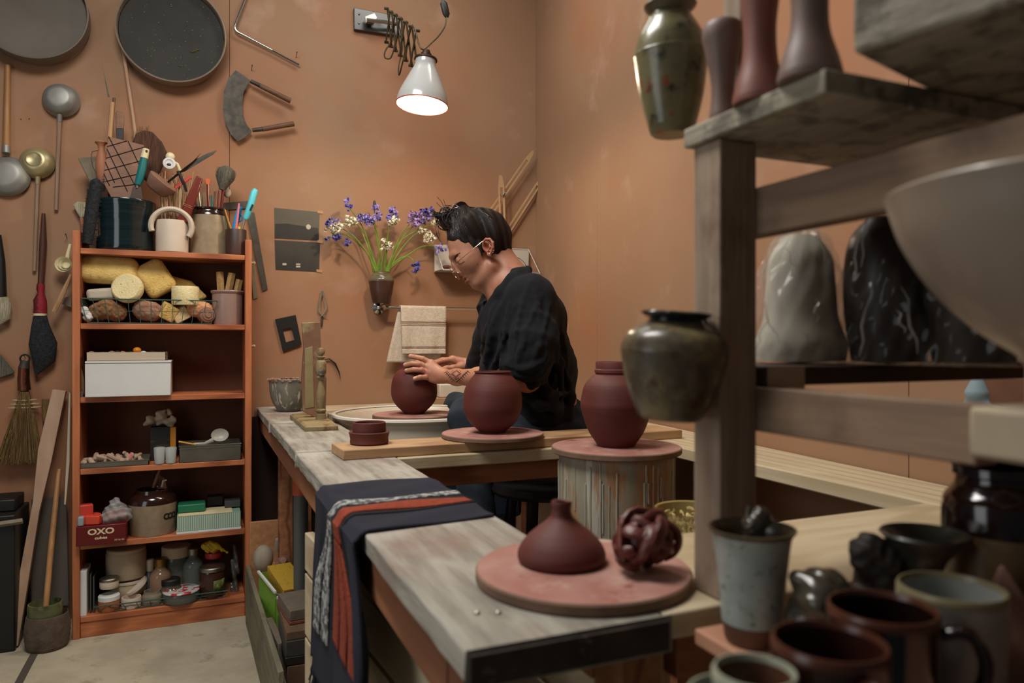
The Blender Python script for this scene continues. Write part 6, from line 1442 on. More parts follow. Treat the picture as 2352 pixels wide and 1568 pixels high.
q = W(1732, 1215, .655)
for (a, b, r_) in (((0, 0, -.012), (0, 0, .004), .011), ((0, 0, .004), (.006, -.002, .012), .010), ((.006, -.002, .012), (.012, -.004, .008), .006)): s.cap(tuple(q+CAMX*a[0]+ZUP*a[2]), tuple(q+CAMX*b[0]+ZUP*b[2]), r_, r_*.8, .004)
for dx in (-.005, .004): s.cap(tuple(q+CAMX*dx+ZUP*.012), tuple(q+CAMX*dx+ZUP*.020), .003, .0015, .003)
s.warp(lambda X, Y, Z: .0006*np.sin(X*900)*np.sin(Z*800)); tag(npobj('clay_figurine', s.mesh(), M_dkf), 'tiny dark glazed animal-shaped lump sitting in the mouth of the flared cup', 'figurine')
mug('brown_mug', 1905, .470, .0358, .078, M_tenr, M_rimr, M_tenr, 'dark brown mug with a rust rim, nearest of the mugs', handle=toward(0, 0, R(-80)))
mug('black_mug', 2026, .525, .0372, .080, M_tenm, M_rimr, M_tenm, 'black-glazed mug with a looped handle behind the brown mug', handle=toward(0, 0, R(-25)))
mug('grey_mug', 2185, .562, .0380, .082, M_cel, mat('tan_rim', '#7a6f52', .3), M_cel, 'pale grey-green mug with a tan rim behind the black mug')
mug('blue_rimmed_mug', 2550, .50, .036, .078, M_tenr, mat('blue_rim', '#5c6a70', .3), M_cel, 'mug with a pale blue rim at the edge of the display board')
mug('pale_bowl', 1690, .452, .0305, .052, M_cel, mat('pale_celadon_rim', '#9a9c86', .35), M_cel, 'wide pale green-grey bowl nearest the viewer with a smaller cup standing in it', zb=ZB, rb_=.02, cat='bowl')
mug('pale_cup', 1733, .447, .0255, .062, M_cel, mat('pale_celadon_rim', '#8a927e'), mat('brown_inside', '#4a2e20', .35, col2='#5a3a28', scale=10), 'small pale cup with a brown inside standing in the pale bowl', zb=ZB+.0075, rb_=.0165, cat='cup')
# pedestal dish
c_ = Wz(2124, .640, ZB); t = 0
tag(lath('pedestal_dish', (c_.x, c_.y), ZB, [(0, 0), (.022, 0)]+prof([(.022, .004), (.015, .03), (.013, .06), (.018, .08), (.034, .098)], 4)+[(.0365, .101), (.035, .103), (.02, .094), (0, .088)], mat('dark_green_glaze', '#26271f', .35, col2='#35342a', scale=10, coat=.3), n=48), 'dark flared dish on a tall stem behind the grey mug', 'dish')
# two dark sculpted heads
def lump(name, px, D, spec, label, m, w=.0006):
    c_ = Wz(px, D, ZB); pts = [(Vector(c_)+CAMX*a+CAMY*b+ZUP*z, r_) for a, b, z, r_ in spec]
    lo = [min(p[i]-r_ for p, r_ in pts)-.01 for i in range(3)]; hi = [max(p[i]+r_ for p, r_ in pts)+.01 for i in range(3)]; s = SDF(lo, hi, .0016)
    for p, r_ in pts: s.ell(tuple(p), r_, k=.008)
    s.warp(lambda X, Y, Z: w*np.sin(X*500+1)*np.sin(Z*450)+w*np.sin(X*260+Z*310)); s.cut((0, 0, ZB+.0004), (0, 0, -1))
    return tag(npobj(name, s.mesh(), m, smooth_it=1), label, 'figurine')
lump('glazed_figurine', 1872, .620, [(0, 0, .012, .024), (-.004, 0, .034, .021), (.002, -.004, .058, .0205), (-.004, -.018, .054, .013), (.014, -.008, .062, .011), (-.014, .002, .068, .007), (.016, 0, .070, .007)], 'shiny dark dog-like head figurine between the flared cup and the mugs', M_dkf)
lump('glazed_figurine', 2010, .66, [(0, 0, .014, .026), (.006, 0, .042, .026), (.006, 0, .068, .022), (-.008, -.004, .084, .014), (-.018, -.006, .080, .008), (.014, 0, .076, .015), (-.014, -.008, .070, .007)], 'matt dark crouching figurine behind the black mug', mat('matt_dark_clay', '#26211c', .6, col2='#332c25', scale=40), .001)
# big dark crock at the side
c_ = Wz(2300, .66, ZB); t = thing('tall_stoneware_jar', 'tall brown stoneware jar with a black glazed neck at the side of the display board', 'jar', c_)
T = (c_.x, c_.y)
lath('body', T, ZB, [(0, 0), (.043, 0)]+prof([(.046, .004), (.0475, .06), (.0475, .10)], 4), mat('dark_stoneware', '#5e4a30', .35, col2='#715a3c', scale=8, coat=.3), t, n=56)
lath('neck', T, ZB, prof([(.0476, .1005), (.0465, .125), (.040, .136), (.037, .141)], 4)+[(.036, .148), (.0395, .150), (.0395, .157), (.037, .158), (.034, .157), (.034, .02), (0, .02)], M_tenm, t, n=56)
g = G(); c_ = Wz(2335, .60, ZB); M = zframe(c_+CAMX*.0, (-.10, .06, .9)); g.lathe([(0, 0), (.046, 0), (.036, .03), (.016, .062), (.003, .086), (0, .087)], 4, M); tag(obj('folded_wrapper', g, mat('pink_leather', '#9a7060', .7, col2='#a87e6c', scale=20), bevel=.002), 'pinkish pointed folded wrapper in front of the tall jar', 'wrapper')
# hanging wall pockets on the rack
def hang_vase(name, c_, r_, h_, m, rimm, label, tilt=(0, 0), neck=.62, sh=.70, flat=1.0):
    ax = (ZUP+CAMX*tilt[0]+CAMY*tilt[1]).normalized(); M = zframe(c_, ax); t = thing(name, label, 'vase', c_)
    g = G(); g.lathe([(0, 0), (r_*.52, 0)]+prof([(r_*.60, .003), (r_*.86, h_*.30), (r_*.99, h_*.58), (r_*1.0, h_*sh), (r_*.88, h_*(sh+.13)), (r_*neck*.96, h_*.90)], 5), 52, M); obj('body', g, m, t)
    g = G(); g.lathe([(r_*neck*.95, h_*.901), (r_*neck*.90, h_*.93), (r_*neck*1.12, h_*.965), (r_*neck*1.20, h_*.985), (r_*neck*1.12, h_), (r_*neck*.92, h_*.99), (r_*neck*.8, h_*.9), (r_*.7, h_*.6), (0, h_*.1)], 52, M); obj('rim', g, rimm, t)
    return t, M
c_ = W(1538, 962, .735)
hv, M = hang_vase('hanging_vase', c_, .0530, .108, M_ash, mat('black_green_rim', '#1c201c', .2, coat=.5), 'dark brown-green glazed vase hooked on the rack post, lower of the two hanging vases', (.06, -.03), .56, .66)
hv['label'] = 'squat dark glazed vase hanging on the rack post at bench height'
c_ = W(1544, 311, .815)
hv, M = hang_vase('hanging_vase', c_, .0405, .145, M_moss2, mat('olive_rim', '#5c5038'), 'x', (-.02, -.02), .60, .62)
hv['label'] = 'mossy green vase with rust spots hanging beside the rack shelf near the top edge'
g = G(); rs = random.Random(3); q = W(1505, 35, .815)
for k in range(5): g.tube([q+CAMX*.0, q+CAMX*rs.uniform(-.02, .004)+ZUP*.05+CAMY*.004*k], .0025, 6)
tag(obj('dried_stalk', g, mat('purple_stalk', '#3a3450', .7)), 'dark purple stalks standing in the mossy hanging vase', 'stalks', kind='stuff')
# hooks that carry them
g = G(); q = W(1600, 735, .735); g.tube([Vector((.4775, .612, q.z)), Vector((.455, .615, q.z+.004)), W(1590, 745, .735)], .0022, 6); tag(obj('wire_hook', g, M_dark), 'short wire hook holding the squat dark vase to the rack post', 'hook')
# small clay forms on the rack shelf
def form(px, D, pr, m, label):
    c_ = Wz(px, D, 1.2243); return tag(lath('clay_form', (c_.x, c_.y), 1.2243, pr, m, n=40), label, 'clay form')
form(1660, .742, [(0, 0), (.013, 0)]+prof([(.0135, .003), (.0115, .02), (.012, .04), (.0175, .07), (.0205, .085), (.018, .097), (.010, .101)], 4)+[(0, .101)], M_pg, 'greyish pink clay form, narrow at the foot, next to the mossy vase')
form(1745, .690, [(0, 0), (.0245, 0)]+prof([(.025, .004), (.0225, .016), (.0165, .04), (.0150, .07), (.018, .10), (.024, .15)], 4)+[(.02, .151), (0, .15)], M_pc, 'red-brown waisted clay form in the middle of the rack shelf')
form(1860, .630, [(0, 0), (.0265, 0)]+prof([(.027, .004), (.0235, .018), (.0165, .042), (.0155, .07), (.020, .10), (.024, .15)], 4)+[(.02, .151), (0, .15)], M_pg, 'dusky waisted clay form nearest the viewer on the rack shelf')
# wrapped pots on the middle shelf
M_wrap = mat('cloudy_film', '#c5c0b4', .10, alpha=.16, coat=1)
def wrapped(px, D, r_, h_, m, label, shape, seed, cl):
    c_ = Wz(px, D, .9745); t = thing('wrapped_pot', label, 'pot', c_)
    lath('pot', (c_.x, c_.y), .9746, [(0, 0)]+prof([(r_*a, h_*b) for a, b in shape], 5)+[(0, h_*shape[-1][1])], m, t, n=44)
    s = SDF((c_.x-r_*1.5, c_.y-r_*1.5, .965), (c_.x+r_*1.5, c_.y+r_*1.5, .975+h_*1.25), .0028)
    s.cap((c_.x, c_.y, .985), (c_.x, c_.y, .975+h_*.45), r_*1.10, r_*1.02, .01); s.cap((c_.x, c_.y, .975+h_*.45), (c_.x, c_.y, .975+h_*.78), r_*1.02, r_*.72, .02)
    s.warp(lambda X, Y, Z: .0035*np.sin(np.arctan2(Y-c_.y, X-c_.x)*7+Z*70+seed)+.002*np.sin(np.arctan2(Y-c_.y, X-c_.x)*15-Z*120+seed)); s.cut((0, 0, .9746), (0, 0, -1))
    npobj('plastic_wrap', s.mesh(), cl, t, smooth_it=1, )
    g = G(); rc = random.Random(seed*7)
    for k in range(9 if seed == 1 else 5):
        a = rc.uniform(2.6, 5.6); z = rc.uniform(.02, .8)*h_; L = rc.uniform(.15, .5)*h_; da = rc.uniform(-.5, .5); q = []
        for j in range(6):
            f = j/5; zz = z+L*f; rr = r_*(1.16 if zz < h_*.45 else 1.13-.62*(zz/h_-.45)); aa = a+da*f+.05*math.sin(j*2); q.append((c_.x+rr*math.cos(aa), c_.y+rr*math.sin(aa), .975+min(zz, h_*.98)))
        g.tube(q, [.0004, .0012, .0016, .0014, .001, .0003], 5)
    obj('crease_highlights', g, mat('crease_highlight', '#cfcac0', .15, alpha=.35, coat=1), t, kind='stuff')  # pale ridges paint highlight streaks along the creases of the film
    return t
wrapped(1838, .860, .052, .152, mat('bisque_white', '#aaa392', .7, col2='#b8b1a0', scale=10), 'pale bell-shaped pot wrapped in crinkled clear plastic, nearest the rack post', [(.95, .02), (.98, .15), (.80, .35), (.74, .6), (.66, .82), (.35, .98)], 1, M_wrap)
wrapped(2040, .815, .047, .165, mat('wrapped_dark', '#231c18', .4, col2='#33261e', scale=10), 'dark pot wrapped in clear plastic in the middle of the rack shelf', [(.80, .02), (.95, .3), (.98, .6), (.85, .85), (.5, .98)], 3, mat('dark_film', '#6a6458', .10, alpha=.20, coat=1))
wrapped(2235, .770, .047, .160, mat('wrapped_brown', '#2c211a', .5), 'brown pot wrapped in dull plastic behind the large pale bowl', [(.80, .02), (.95, .3), (.98, .6), (.85, .85), (.5, .98)], 5, mat('dark_film', '#5a544a'))
# large pale bowl
c_ = Wz(2478, .500, .9548)
if True:
    r_ = .124; h_ = .150
    tag(lath('large_pale_bowl', (c_.x, c_.y), .9549, [(0, 0), (.030, 0), (.030, .028)]+prof([(.036, .036), (.060, .053), (.086, .080), (.107, .114), (.1175, .145)], 5)+[(.1195, .1505), (.118, .1525), (.114, .151), (.103, .118), (.082, .086), (.05, .056), (0, .045)], mat('pale_taupe_glaze', '#8f8070', .35, col2='#9b8c7c', scale=4, coat=.2), n=96), 'large pale taupe bowl on the cream shelf board at the edge of the view', 'bowl')
# items on the right wall
p = WR(2288, 935, .0); q = WR(2352, 880, .0)
g = G(); M = Matrix.Translation((rwx(p.y), p.y, 0)) @ Matrix.Rotation(-wr, 4, 'Z'); g.box(-.035, -.001, -.16, 0, p.z, q.z+.01, M); tag(obj('wall_box', g, M_brn, bevel=.002), 'small brown wooden box screwed to the right-hand wall', 'box')
bl = WR(2250, 900, .03)
s = SDF((bl.x-.06, bl.y-.09, bl.z-.09), (bl.x+.04, bl.y+.09, bl.z+.08), .003)
s.cap((bl.x, bl.y, bl.z+.035), (bl.x, bl.y, bl.z+.0), .006, .022, .01); s.cap((bl.x, bl.y+.02, bl.z-.028), (bl.x, bl.y-.05, bl.z-.028), .012, .012, .015)
tag(npobj('cloth_bundle', s.mesh(), mat('pale_blue_cloth', '#7d8e94', .8)), 'pale blue cloth hanging on the right-hand wall beside the brown box', 'cloth')
# ================= the potter =================
M_skin = mat('skin', '#a9745a', .5, col2='#b57f64', scale=9, spots=('#a05c48', 16, .52, .70), sss=.06, bump=.1, bscale=350)
M_lip = mat('lips', '#8f5048', .45); M_nail = mat('nails', '#c39a84', .3); M_earr = mat('skin_red', '#ab6650', .5)
M_hair = mat('hair', '#100b09', .6, col2='#221610', scale=22, stretch=(1, 1, 1)); M_hair2 = mat('hair_brown', '#2e1c12', .35)
M_shirt = mat('black_linen', '#0a0b0f', .95, col2='#101117', scale=14, bump=.15, bscale=500)
M_jean = mat('dark_denim', '#1d242c', .9, col2='#28313a', scale=12, bump=.3, bscale=200)
D0 = 2.10
per = thing('person', 'person in a loose black shirt and round glasses bent over the pottery wheel', 'person', tuple(Vector((W(1250, HY, 2.12).x, W(1250, HY, 2.12).y, .60))))
YAW = R(12); PIV = W(1110, 580, D0)
F2 = (-.766, -.643); U2 = (-.643, .766)
def Hd(l, z, d):      # camera-frame offsets (side, up, depth) -> turned by the yaw of the head
    a = l*F2[0]+z*F2[1]; b = l*U2[0]+z*U2[1]
    a2 = a*math.cos(YAW)+d*math.sin(YAW); d2 = -a*math.sin(YAW)+d*math.cos(YAW)
    l2 = a2*F2[0]+b*U2[0]; z2 = a2*F2[1]+b*U2[1]
    return CAMX*l2+ZUP*z2+CAMY*d2
def H(px, py, d=0.0):
    m_ = D0/FPX; return tuple(PIV+Hd((px-1110)*m_, -(py-580)*m_, d))
fv = Hd(F2[0], F2[1], 0).normalized(); uv = Hd(U2[0], U2[1], 0).normalized(); rv = Hd(0, 0, 1).normalized()
HM = Matrix((fv, rv, uv)).transposed()            # columns: forward, depth, up
def Q(px, py, D): return tuple(W(px, py, D))
lo = [.45, 1.66, .62]; hi = [1.22, 2.62, 1.36]
s = SDF(lo, hi, .0023)
# head
s.ell(H(1103, 548), (.088, .070, .074), HM, .02)
s.ell(H(1072, 557), (.050, .056, .052), HM, .03)
s.ell(H(1084, 606), (.044, .052, .060), HM, .03)
for sg in (-1, 1):
    s.ell(H(1076, 606, .030*sg), (.026, .024, .026), HM, .02)               # cheek
    s.cap(H(1124, 618, .045*sg), H(1094, 652, .016*sg), .016, .0125, .02)   # jaw
    s.cap(H(1046, 592, .026*sg), H(1040, 591, .010*sg), .010, .009, .012)   # brow
s.ell(H(1093, 652), (.0155, .018, .0125), HM, .010)
s.ell(H(1084, 636), (.020, .027, .018), HM, .012)
for sg in (-1, 1):
    s.ell(H(1046, 606, .029*sg), (.011, .016, .010), HM, .008, 'sub')
    s.ell(H(1054, 605, .029*sg), (.0115, .0125, .0115), HM, .004)
    s.ell(H(1045.5, 606, .030*sg), (.0022, .0125, .0010), HM, .0015, 'sub')
s.chain([H(1041, 601), H(1043, 612), H(1049, 625)], [.0068, .0072, .0088], .008)
for sg in (-1, 1): s.ell(H(1058, 628.5, .0095*sg), (.008, .0062, .0066), HM, .005); s.ell(H(1056.5, 633, .006*sg), (.0036, .0028, .0022), HM, .002, 'sub')
s.ell(H(1067, 640.5), (.0070, .0175, .0048), HM, .005)
s.ell(H(1072, 649), (.0072, .0160, .0050), HM, .005)
s.ell(H(1066.5, 645.5), (.0085, .0215, .0010), HM, .002, 'sub')
# ears
def HE(px, py, e):
    return H(px, py, e) if e > 0 else Q(px, py, D0+e*1.02)
for sg in (-1, 1):
    e = .066*sg
    s.ell(HE(1121, 568, e*.98), (.015, .006, .022), HM, .006)
    s.ell(HE(1121, 567, e*1.12), (.010, .008, .014), HM, .004, 'sub')
    s.chain([HE(1111, 563, e*1.06), HE(1110.5, 555, e*1.12), HE(1116, 549, e*1.18), HE(1125, 549, e*1.22), HE(1132, 557, e*1.24), HE(1132.5, 568, e*1.22), HE(1129, 577, e*1.14), HE(1125.5, 585, e*1.08), HE(1121, 584, e*1.05)], [.0035, .0036, .0036, .0038, .0038, .0036, .0038, .0048, .004], .003)
    s.chain([HE(1123, 558, e*1.12), HE(1126, 566, e*1.16), HE(1121, 576, e*1.10)], [.002, .0026, .002], .003)
# neck and trunk core
s.cap(H(1148, 590), Q(1184, 668, 2.10), .042, .046, .012)
s.cap(Q(1172, 668, 2.10), Q(1205, 760, 2.12), .07, .10, .05)
s.cap(Q(1205, 680, 2.00), Q(1190, 680, 2.24), .045, .045, .05)
s.cap(Q(1205, 760, 2.12), Q(1238, 930, 2.12), .10, .11, .05)
# near arm
s.cap(Q(1212, 690, 1.985), Q(1212, 866, 1.955), .045, .036, .03)
s.chain([Q(1210, 868, 1.955), Q(1165, 866, 2.06), Q(1100, 867, 2.215), Q(1050, 866, 2.33), Q(1020, 864, 2.375)], [.037, .0345, .0290, .0240, .0225], .02)
def hand(wr_, kn, fingers, th, palm_r=.0125, kk=.012):
    for k_ in kn: s.cap(wr_, k_, .0185, palm_r, kk)
    for i in range(len(kn)-1): s.cap(kn[i], kn[i+1], palm_r*.88, palm_r*.88, .008)
    for k_, f in zip(kn, fingers): s.chain([k_]+f, [.0098]+[.0088, .0082, .0078][:len(f)], .0018)
    s.chain(th[0], th[1], .006)
KN = [Q(990, 834, 2.398), Q(985, 844, 2.390), Q(985, 857, 2.384), Q(991, 868, 2.386)]
FN = [[Q(972, 824, 2.396), Q(956, 820, 2.402), Q(943, 818, 2.412)],
      [Q(963, 836, 2.383), Q(946, 834.5, 2.386), Q(931, 838, 2.396)],
      [Q(968, 849.5, 2.376), Q(950, 848.5, 2.376), Q(934, 851, 2.388)],
      [Q(978, 866, 2.374), Q(965, 866, 2.366), Q(953, 869.5, 2.365)]]
WR = Q(1017, 862, 2.378)
TH_ = [Q(1008, 852, 2.392), Q(990, 846, 2.425), Q(972, 838, 2.452), Q(958, 832, 2.462)]
hand(WR, KN, FN, (TH_, [.013, .0105, .0092, .0085]))
s.ell(Q(1003, 872, 2.382), (.016, .012, .012), k=.012)
TIPS = [FN[i][2] for i in range(4)]
# far arm
s.cap(Q(1180, 700, 2.26), Q(1150, 830, 2.33), .045, .038, .03)
s.chain([Q(1150, 830, 2.33), Q(1120, 846, 2.40), Q(1084, 842, 2.465)], [.036, .029, .021], .02)
KN2 = [Q(1040, 825, 2.462), Q(1038, 826, 2.482), Q(1036, 829, 2.502), Q(1038, 834, 2.520)]
FN2 = [[Q(1020, 828, 2.448), Q(1004, 833, 2.452), Q(992, 839, 2.458)], [Q(1016, 826, 2.484), Q(1000, 832, 2.490), Q(986, 840, 2.494)], [Q(1014, 832, 2.51), Q(998, 838, 2.516), Q(985, 845, 2.515)], [Q(1018, 840, 2.53), Q(1004, 846, 2.536), Q(993, 852, 2.532)]]
hand(Q(1080, 840, 2.468), KN2, FN2, ([Q(1062, 842, 2.452), Q(1042, 845, 2.436), Q(1026, 846, 2.428), Q(1015, 848, 2.425)], [.014, .0108, .0095, .0085]))
V, Fq = s.mesh()
C_ = V[Fq].mean(1)
fm = np.zeros(len(Fq), int)
def near(p, r, M=None, rr=None):
    d = C_-np.array(p)
    if rr is not None: d = d@np.array(HM)/np.array(rr); return (d**2).sum(1) < 1
    return (d**2).sum(1) < r*r
fm[near(H(1065, 640.5), 0, rr=(.011, .019, .0058))] = 1; fm[near(H(1069, 649.5), 0, rr=(.012, .017, .0062))] = 1
for k_, t_ in enumerate(TIPS):
    b_ = np.array(FN[k_][1]); t_ = np.array(t_); ax = (t_-b_)/np.linalg.norm(t_-b_); cpt = t_+ax*.001+np.array(-CAMY*.6+ZUP*.75)/1.0*.0075
    d = C_-cpt; fm[((d**2).sum(1) < .0062**2)] = 2
for sg in (-1, 1):
    fm[near(HE(1121, 566, .075*sg), .024) & (np.abs((C_-np.array(HE(1121, 566, .075*sg)))@np.array(rv)) < .012)] = 3
body = npobj('body', (V, Fq), [M_skin, M_lip, M_nail, M_earr], per, smooth_it=1, facemat=fm)
bvh = BVHTree.FromPolygons([tuple(v) for v in V], [tuple(f) for f in Fq.tolist()])
def onskin(px, py, off=.0004):
    r = ray(px, py).normalized(); h_ = bvh.ray_cast(EYE, r)
    return None if h_[0] is None else h_[0]+h_[1]*(off if h_[1].dot(r) < 0 else -off)
def ribbon(g, pts, w, off=.0004, step=1.2):
    """flat ink line following the skin; w = full width in metres"""
    P = []
    for (a, b), (c, d) in zip(pts[:-1], pts[1:]):
        n = max(2, int(math.hypot(c-a, d-b)/step))
        for k in range(n+(1 if (c, d) == pts[-1] else 0)):
            q = onskin(a+(c-a)*k/n, b+(d-b)*k/n, off)
            if q is not None: P.append(q)
    if len(P) < 2: return
    vs = []; fs = []
    for i, p in enumerate(P):
        t = (P[min(i+1, len(P)-1)]-P[max(i-1, 0)]); t = t.normalized() if t.length > 1e-7 else CAMX
        sd = t.cross(-CAMY).normalized()*w/2; vs += [p-sd, p+sd]
    for i in range(len(P)-1): fs.append((2*i, 2*i+1, 2*i+3, 2*i+2))
    g.add(vs, fs)
def tp(x, y): return (890+x/6.918, 790+y/6.918)
M_ink = mat('ink', '#26282a', .6)
g = G()
for ln, w in (([(918, 440), (1000, 520), (1092, 606), (1190, 520), (1290, 430)], .0026), ([(940, 425), (1010, 492)], .0014), ([(1275, 425), (1190, 505)], .0014),
              ([(1022, 470), (1100, 418), (1160, 470), (1092, 530), (1022, 470)], .0022), ([(1045, 470), (1100, 432), (1140, 470), (1092, 512), (1045, 470)], .0008),
              ([(1092, 530), (1092, 570)], .0020), ([(1055, 528), (1092, 562), (1132, 528)], .0016), ([(1020, 440), (1050, 415)], .0012), ([(1135, 415), (1170, 445)], .0012),
              ([(1170, 465), (1150, 492)], .0014), ([(1018, 478), (1032, 500)], .0014)): ribbon(g, [tp(*p) for p in ln], w)
for k in range(6):
    t_ = k/6; x = 925+150*t_; y = 445+150*t_; ribbon(g, [tp(x, y), tp(x-26, y+22)], .0018); ribbon(g, [tp(x+6, y-4), tp(x+28, y-24)], .0010)
    x = 1285-165*t_; y = 438+150*t_; ribbon(g, [tp(x, y), tp(x+26, y+22)], .0018); ribbon(g, [tp(x-6, y-4), tp(x-26, y-24)], .0010)
obj('tattoo', g, M_ink, per, label='dark geometric forearm tattoo')
g = G()
ribbon(g, [(1057, 581), (1050, 584), (1045, 589), (1042.5, 596)], .0022, .0005); ribbon(g, [(1052, 584), (1046.5, 589), (1044, 594)], .0032, .0006)
obj('eyebrow', g, M_hair2, per)
g = G(); ribbon(g, [(1067, 600), (1061, 604), (1055, 606.5)], .0016, .0009); obj('eyelashes', g, M_hair, per)
g = G()
for a, b in ((1096.5, 606.5),):
    q = onskin(a, b, .0); g.ell(q, (.0012, .0012, .0012), 8, 6) if q is not None else None
obj('mole', g, M_hair2, per)
# glasses
M_gold_ = mat('gold_wire', '#c9b08c', .2, 1.0)
gc_ = Vector(H(1046, 624)); g = G(); gl = G()
for sg in (-1, 1):
    cc = gc_+rv*.031*sg; Mg = Matrix((rv, uv, fv)).transposed().to_4x4(); Mg.translation = cc
    g.tube([Mg @ Vector((.0235*math.cos(a), .0225*math.sin(a), 0)) for a in [k*2*PI/32 for k in range(32)]], .0007, 6, closed=True)
    gl.lathe([(0, 0), (.0232, 0)], 32, Mg, sq=(1, .94))
    hinge = cc+rv*.0235*sg+uv*.008
    g.tube([hinge, hinge+rv*.004*sg-fv*.004, Vector(HE(1107, 555, .074*sg)), Vector(HE(1113, 551, .074*sg)), Vector(HE(1128, 560, .068*sg))], .0008, 6)
g.tube(spline([gc_-rv*.0095+uv*.004, gc_+uv*.008+fv*.001, gc_+rv*.0095+uv*.004], 5), .0008, 6)
obj('glasses_frame', g, M_gold_, per, label='thin gold wire glasses frame')
obj('lenses', gl, mat('lens', (.95, .95, .95), .05, alpha=.08, coat=1), per)
g = G()
for (a, b) in ((1131, 578), (1132.5, 573), (1125, 584)):
    q = onskin(a, b, .0008)
    if q is not None: g.tube([q+CAMX*.0022*math.cos(t)+ZUP*.0026*math.sin(t) for t in [k*PI/4 for k in range(8)]], .0006, 5, closed=True)
obj('earrings', g, M_metal, per)
# hair
s = SDF([min(Vector(H(990, 440))[i], Vector(H(1200, 640))[i])-.12 for i in range(3)], [max(Vector(H(990, 440))[i], Vector(H(1200, 640))[i])+.12 for i in range(3)], .0024)
s.ell(H(1102, 545), (.090, .076, .077), HM, .02); s.ell(H(1076, 540), (.058, .064, .052), HM, .03); s.cap(H(1136, 556), H(1156, 600), .046, .028, .03)
s.ell(H(1046, 622), (.072, .13, .078), HM, .006, 'sub'); s.ell(H(1094, 636), (.058, .13, .062), HM, .006, 'sub')
for sg in (-1, 1): s.ell(HE(1121, 572, .085*sg), (.016, .028, .024), HM, .004, 'sub'); s.cap(HE(1102, 564, .066*sg), HE(1107, 590, .062*sg), .006, .002, .004)
# bun
s.chain([H(1088, 500), H(1060, 498), H(1040, 504)], [.028, .030, .024], .012); s.ell(H(1100, 492, .0), (.030, .04, .016), k=.014)
s.ell(H(1027, 514, -.005), (.022, .018, .022), HM, .006); s.ell(H(1048, 492, .01), (.020, .022, .014), HM, .006); s.ell(H(1018, 497), (.014, .010, .008), HM, .006)
s.chain([H(1024, 500), H(1008, 497), H(997, 494)], [.012, .009, .004], .006)
s.chain([H(1095, 494, .0), H(1112, 484, -.01)], [.02, .005], .01)
s.warp(lambda X, Y, Z: .0014*np.sin(((X-PIV.x)*fv.x+(Y-PIV.y)*fv.y+(Z-PIV.z)*fv.z)*260+((X-PIV.x)*uv.x+(Z-PIV.z)*uv.z)*120))
HV, HF = s.mesh(); npobj('hair', (HV, HF), M_hair, per, smooth_it=1); hbvh = BVHTree.FromPolygons([tuple(v) for v in HV], [tuple(f) for f in HF.tolist()])
g = G(); g2 = G(); rs = random.Random(77)
HC = Vector(H(1102, 545)); rad = (.0915, .0775, .0785)
def hsurf(v, k=1.0):
    v = v.normalized(); p = HC+fv*v.x*rad[0]*k+rv*v.y*rad[1]*k+uv*v.z*rad[2]*k; d = (p-HC).normalized()
    h_ = hbvh.ray_cast(HC+d*.16, -d)
    return p if h_[0] is None or (h_[0]-HC).length < .06 else h_[0]+d*(.0003+max(0, (k-1))*.06)
def hloc(p): d = Vector(p)-HC; return Vector((d.dot(fv)/rad[0], d.dot(rv)/rad[1], d.dot(uv)/rad[2]))
bun = hloc(H(1074, 487)).normalized()
starts = []
for k in range(1100):
    c = rs.random()
    if c < .28: px = rs.uniform(1082, 1112); py = 562+(px-1088)*.1+rs.uniform(-8, 4); d = -.070      # temple
    elif c < .58: px = rs.uniform(1132, 1168); py = rs.uniform(555, 600); d = -.060*rs.uniform(.1, 1) # behind the ear
    elif c < .88: px = rs.uniform(1026, 1088); py = 552+(px-1026)*.12+rs.uniform(-5, 3); d = -.010-.060*min(1, (px-1022)/50)*rs.uniform(.3, 1.1)
    else: px = rs.uniform(1140, 1170); py = rs.uniform(530, 600); d = rs.uniform(-.02, .05)
    v0 = hloc(H(px, py, d)).normalized(); pts = []
    om = math.acos(max(-1, min(1, v0.dot(bun))))
    bend = Vector((rs.gauss(0, .05), rs.gauss(0, .05), rs.gauss(0, .05)))
    for j in range(12):
        t_ = j/11; v = (v0*math.sin((1-t_)*om)+bun*math.sin(t_*om))/max(math.sin(om), .01)+bend*math.sin(PI*t_)
        pts.append(hsurf(v, 1.0+.012*math.sin(PI*t_)+rs.uniform(0, .008)))
    (g if k % 4 else g2).tube(pts, [.0002]+[.00062]*10+[.0005], 3)
for k in range(150):   # bun loops
    a = rs.uniform(0, 6.28); c0 = Vector(H(rs.uniform(1022, 1070), rs.uniform(490, 514), rs.uniform(-.02, .02))); r_ = rs.uniform(.014, .030)
    ax = Vector((rs.gauss(0, .3), rs.gauss(0, .3), rs.gauss(0, .3)))+rv; ax.normalize(); u = ax.orthogonal().normalized(); v = ax.cross(u)
    (g if k % 3 else g2).tube([c0+u*r_*math.cos(a+t_*.35)+v*r_*math.sin(a+t_*.35) for t_ in range(11)], .0009, 4)
def loose(pp, r_=.0007, d=-.01): g.tube(spline([Vector(H(*p, d)) for p in pp], 5), r_, 4)
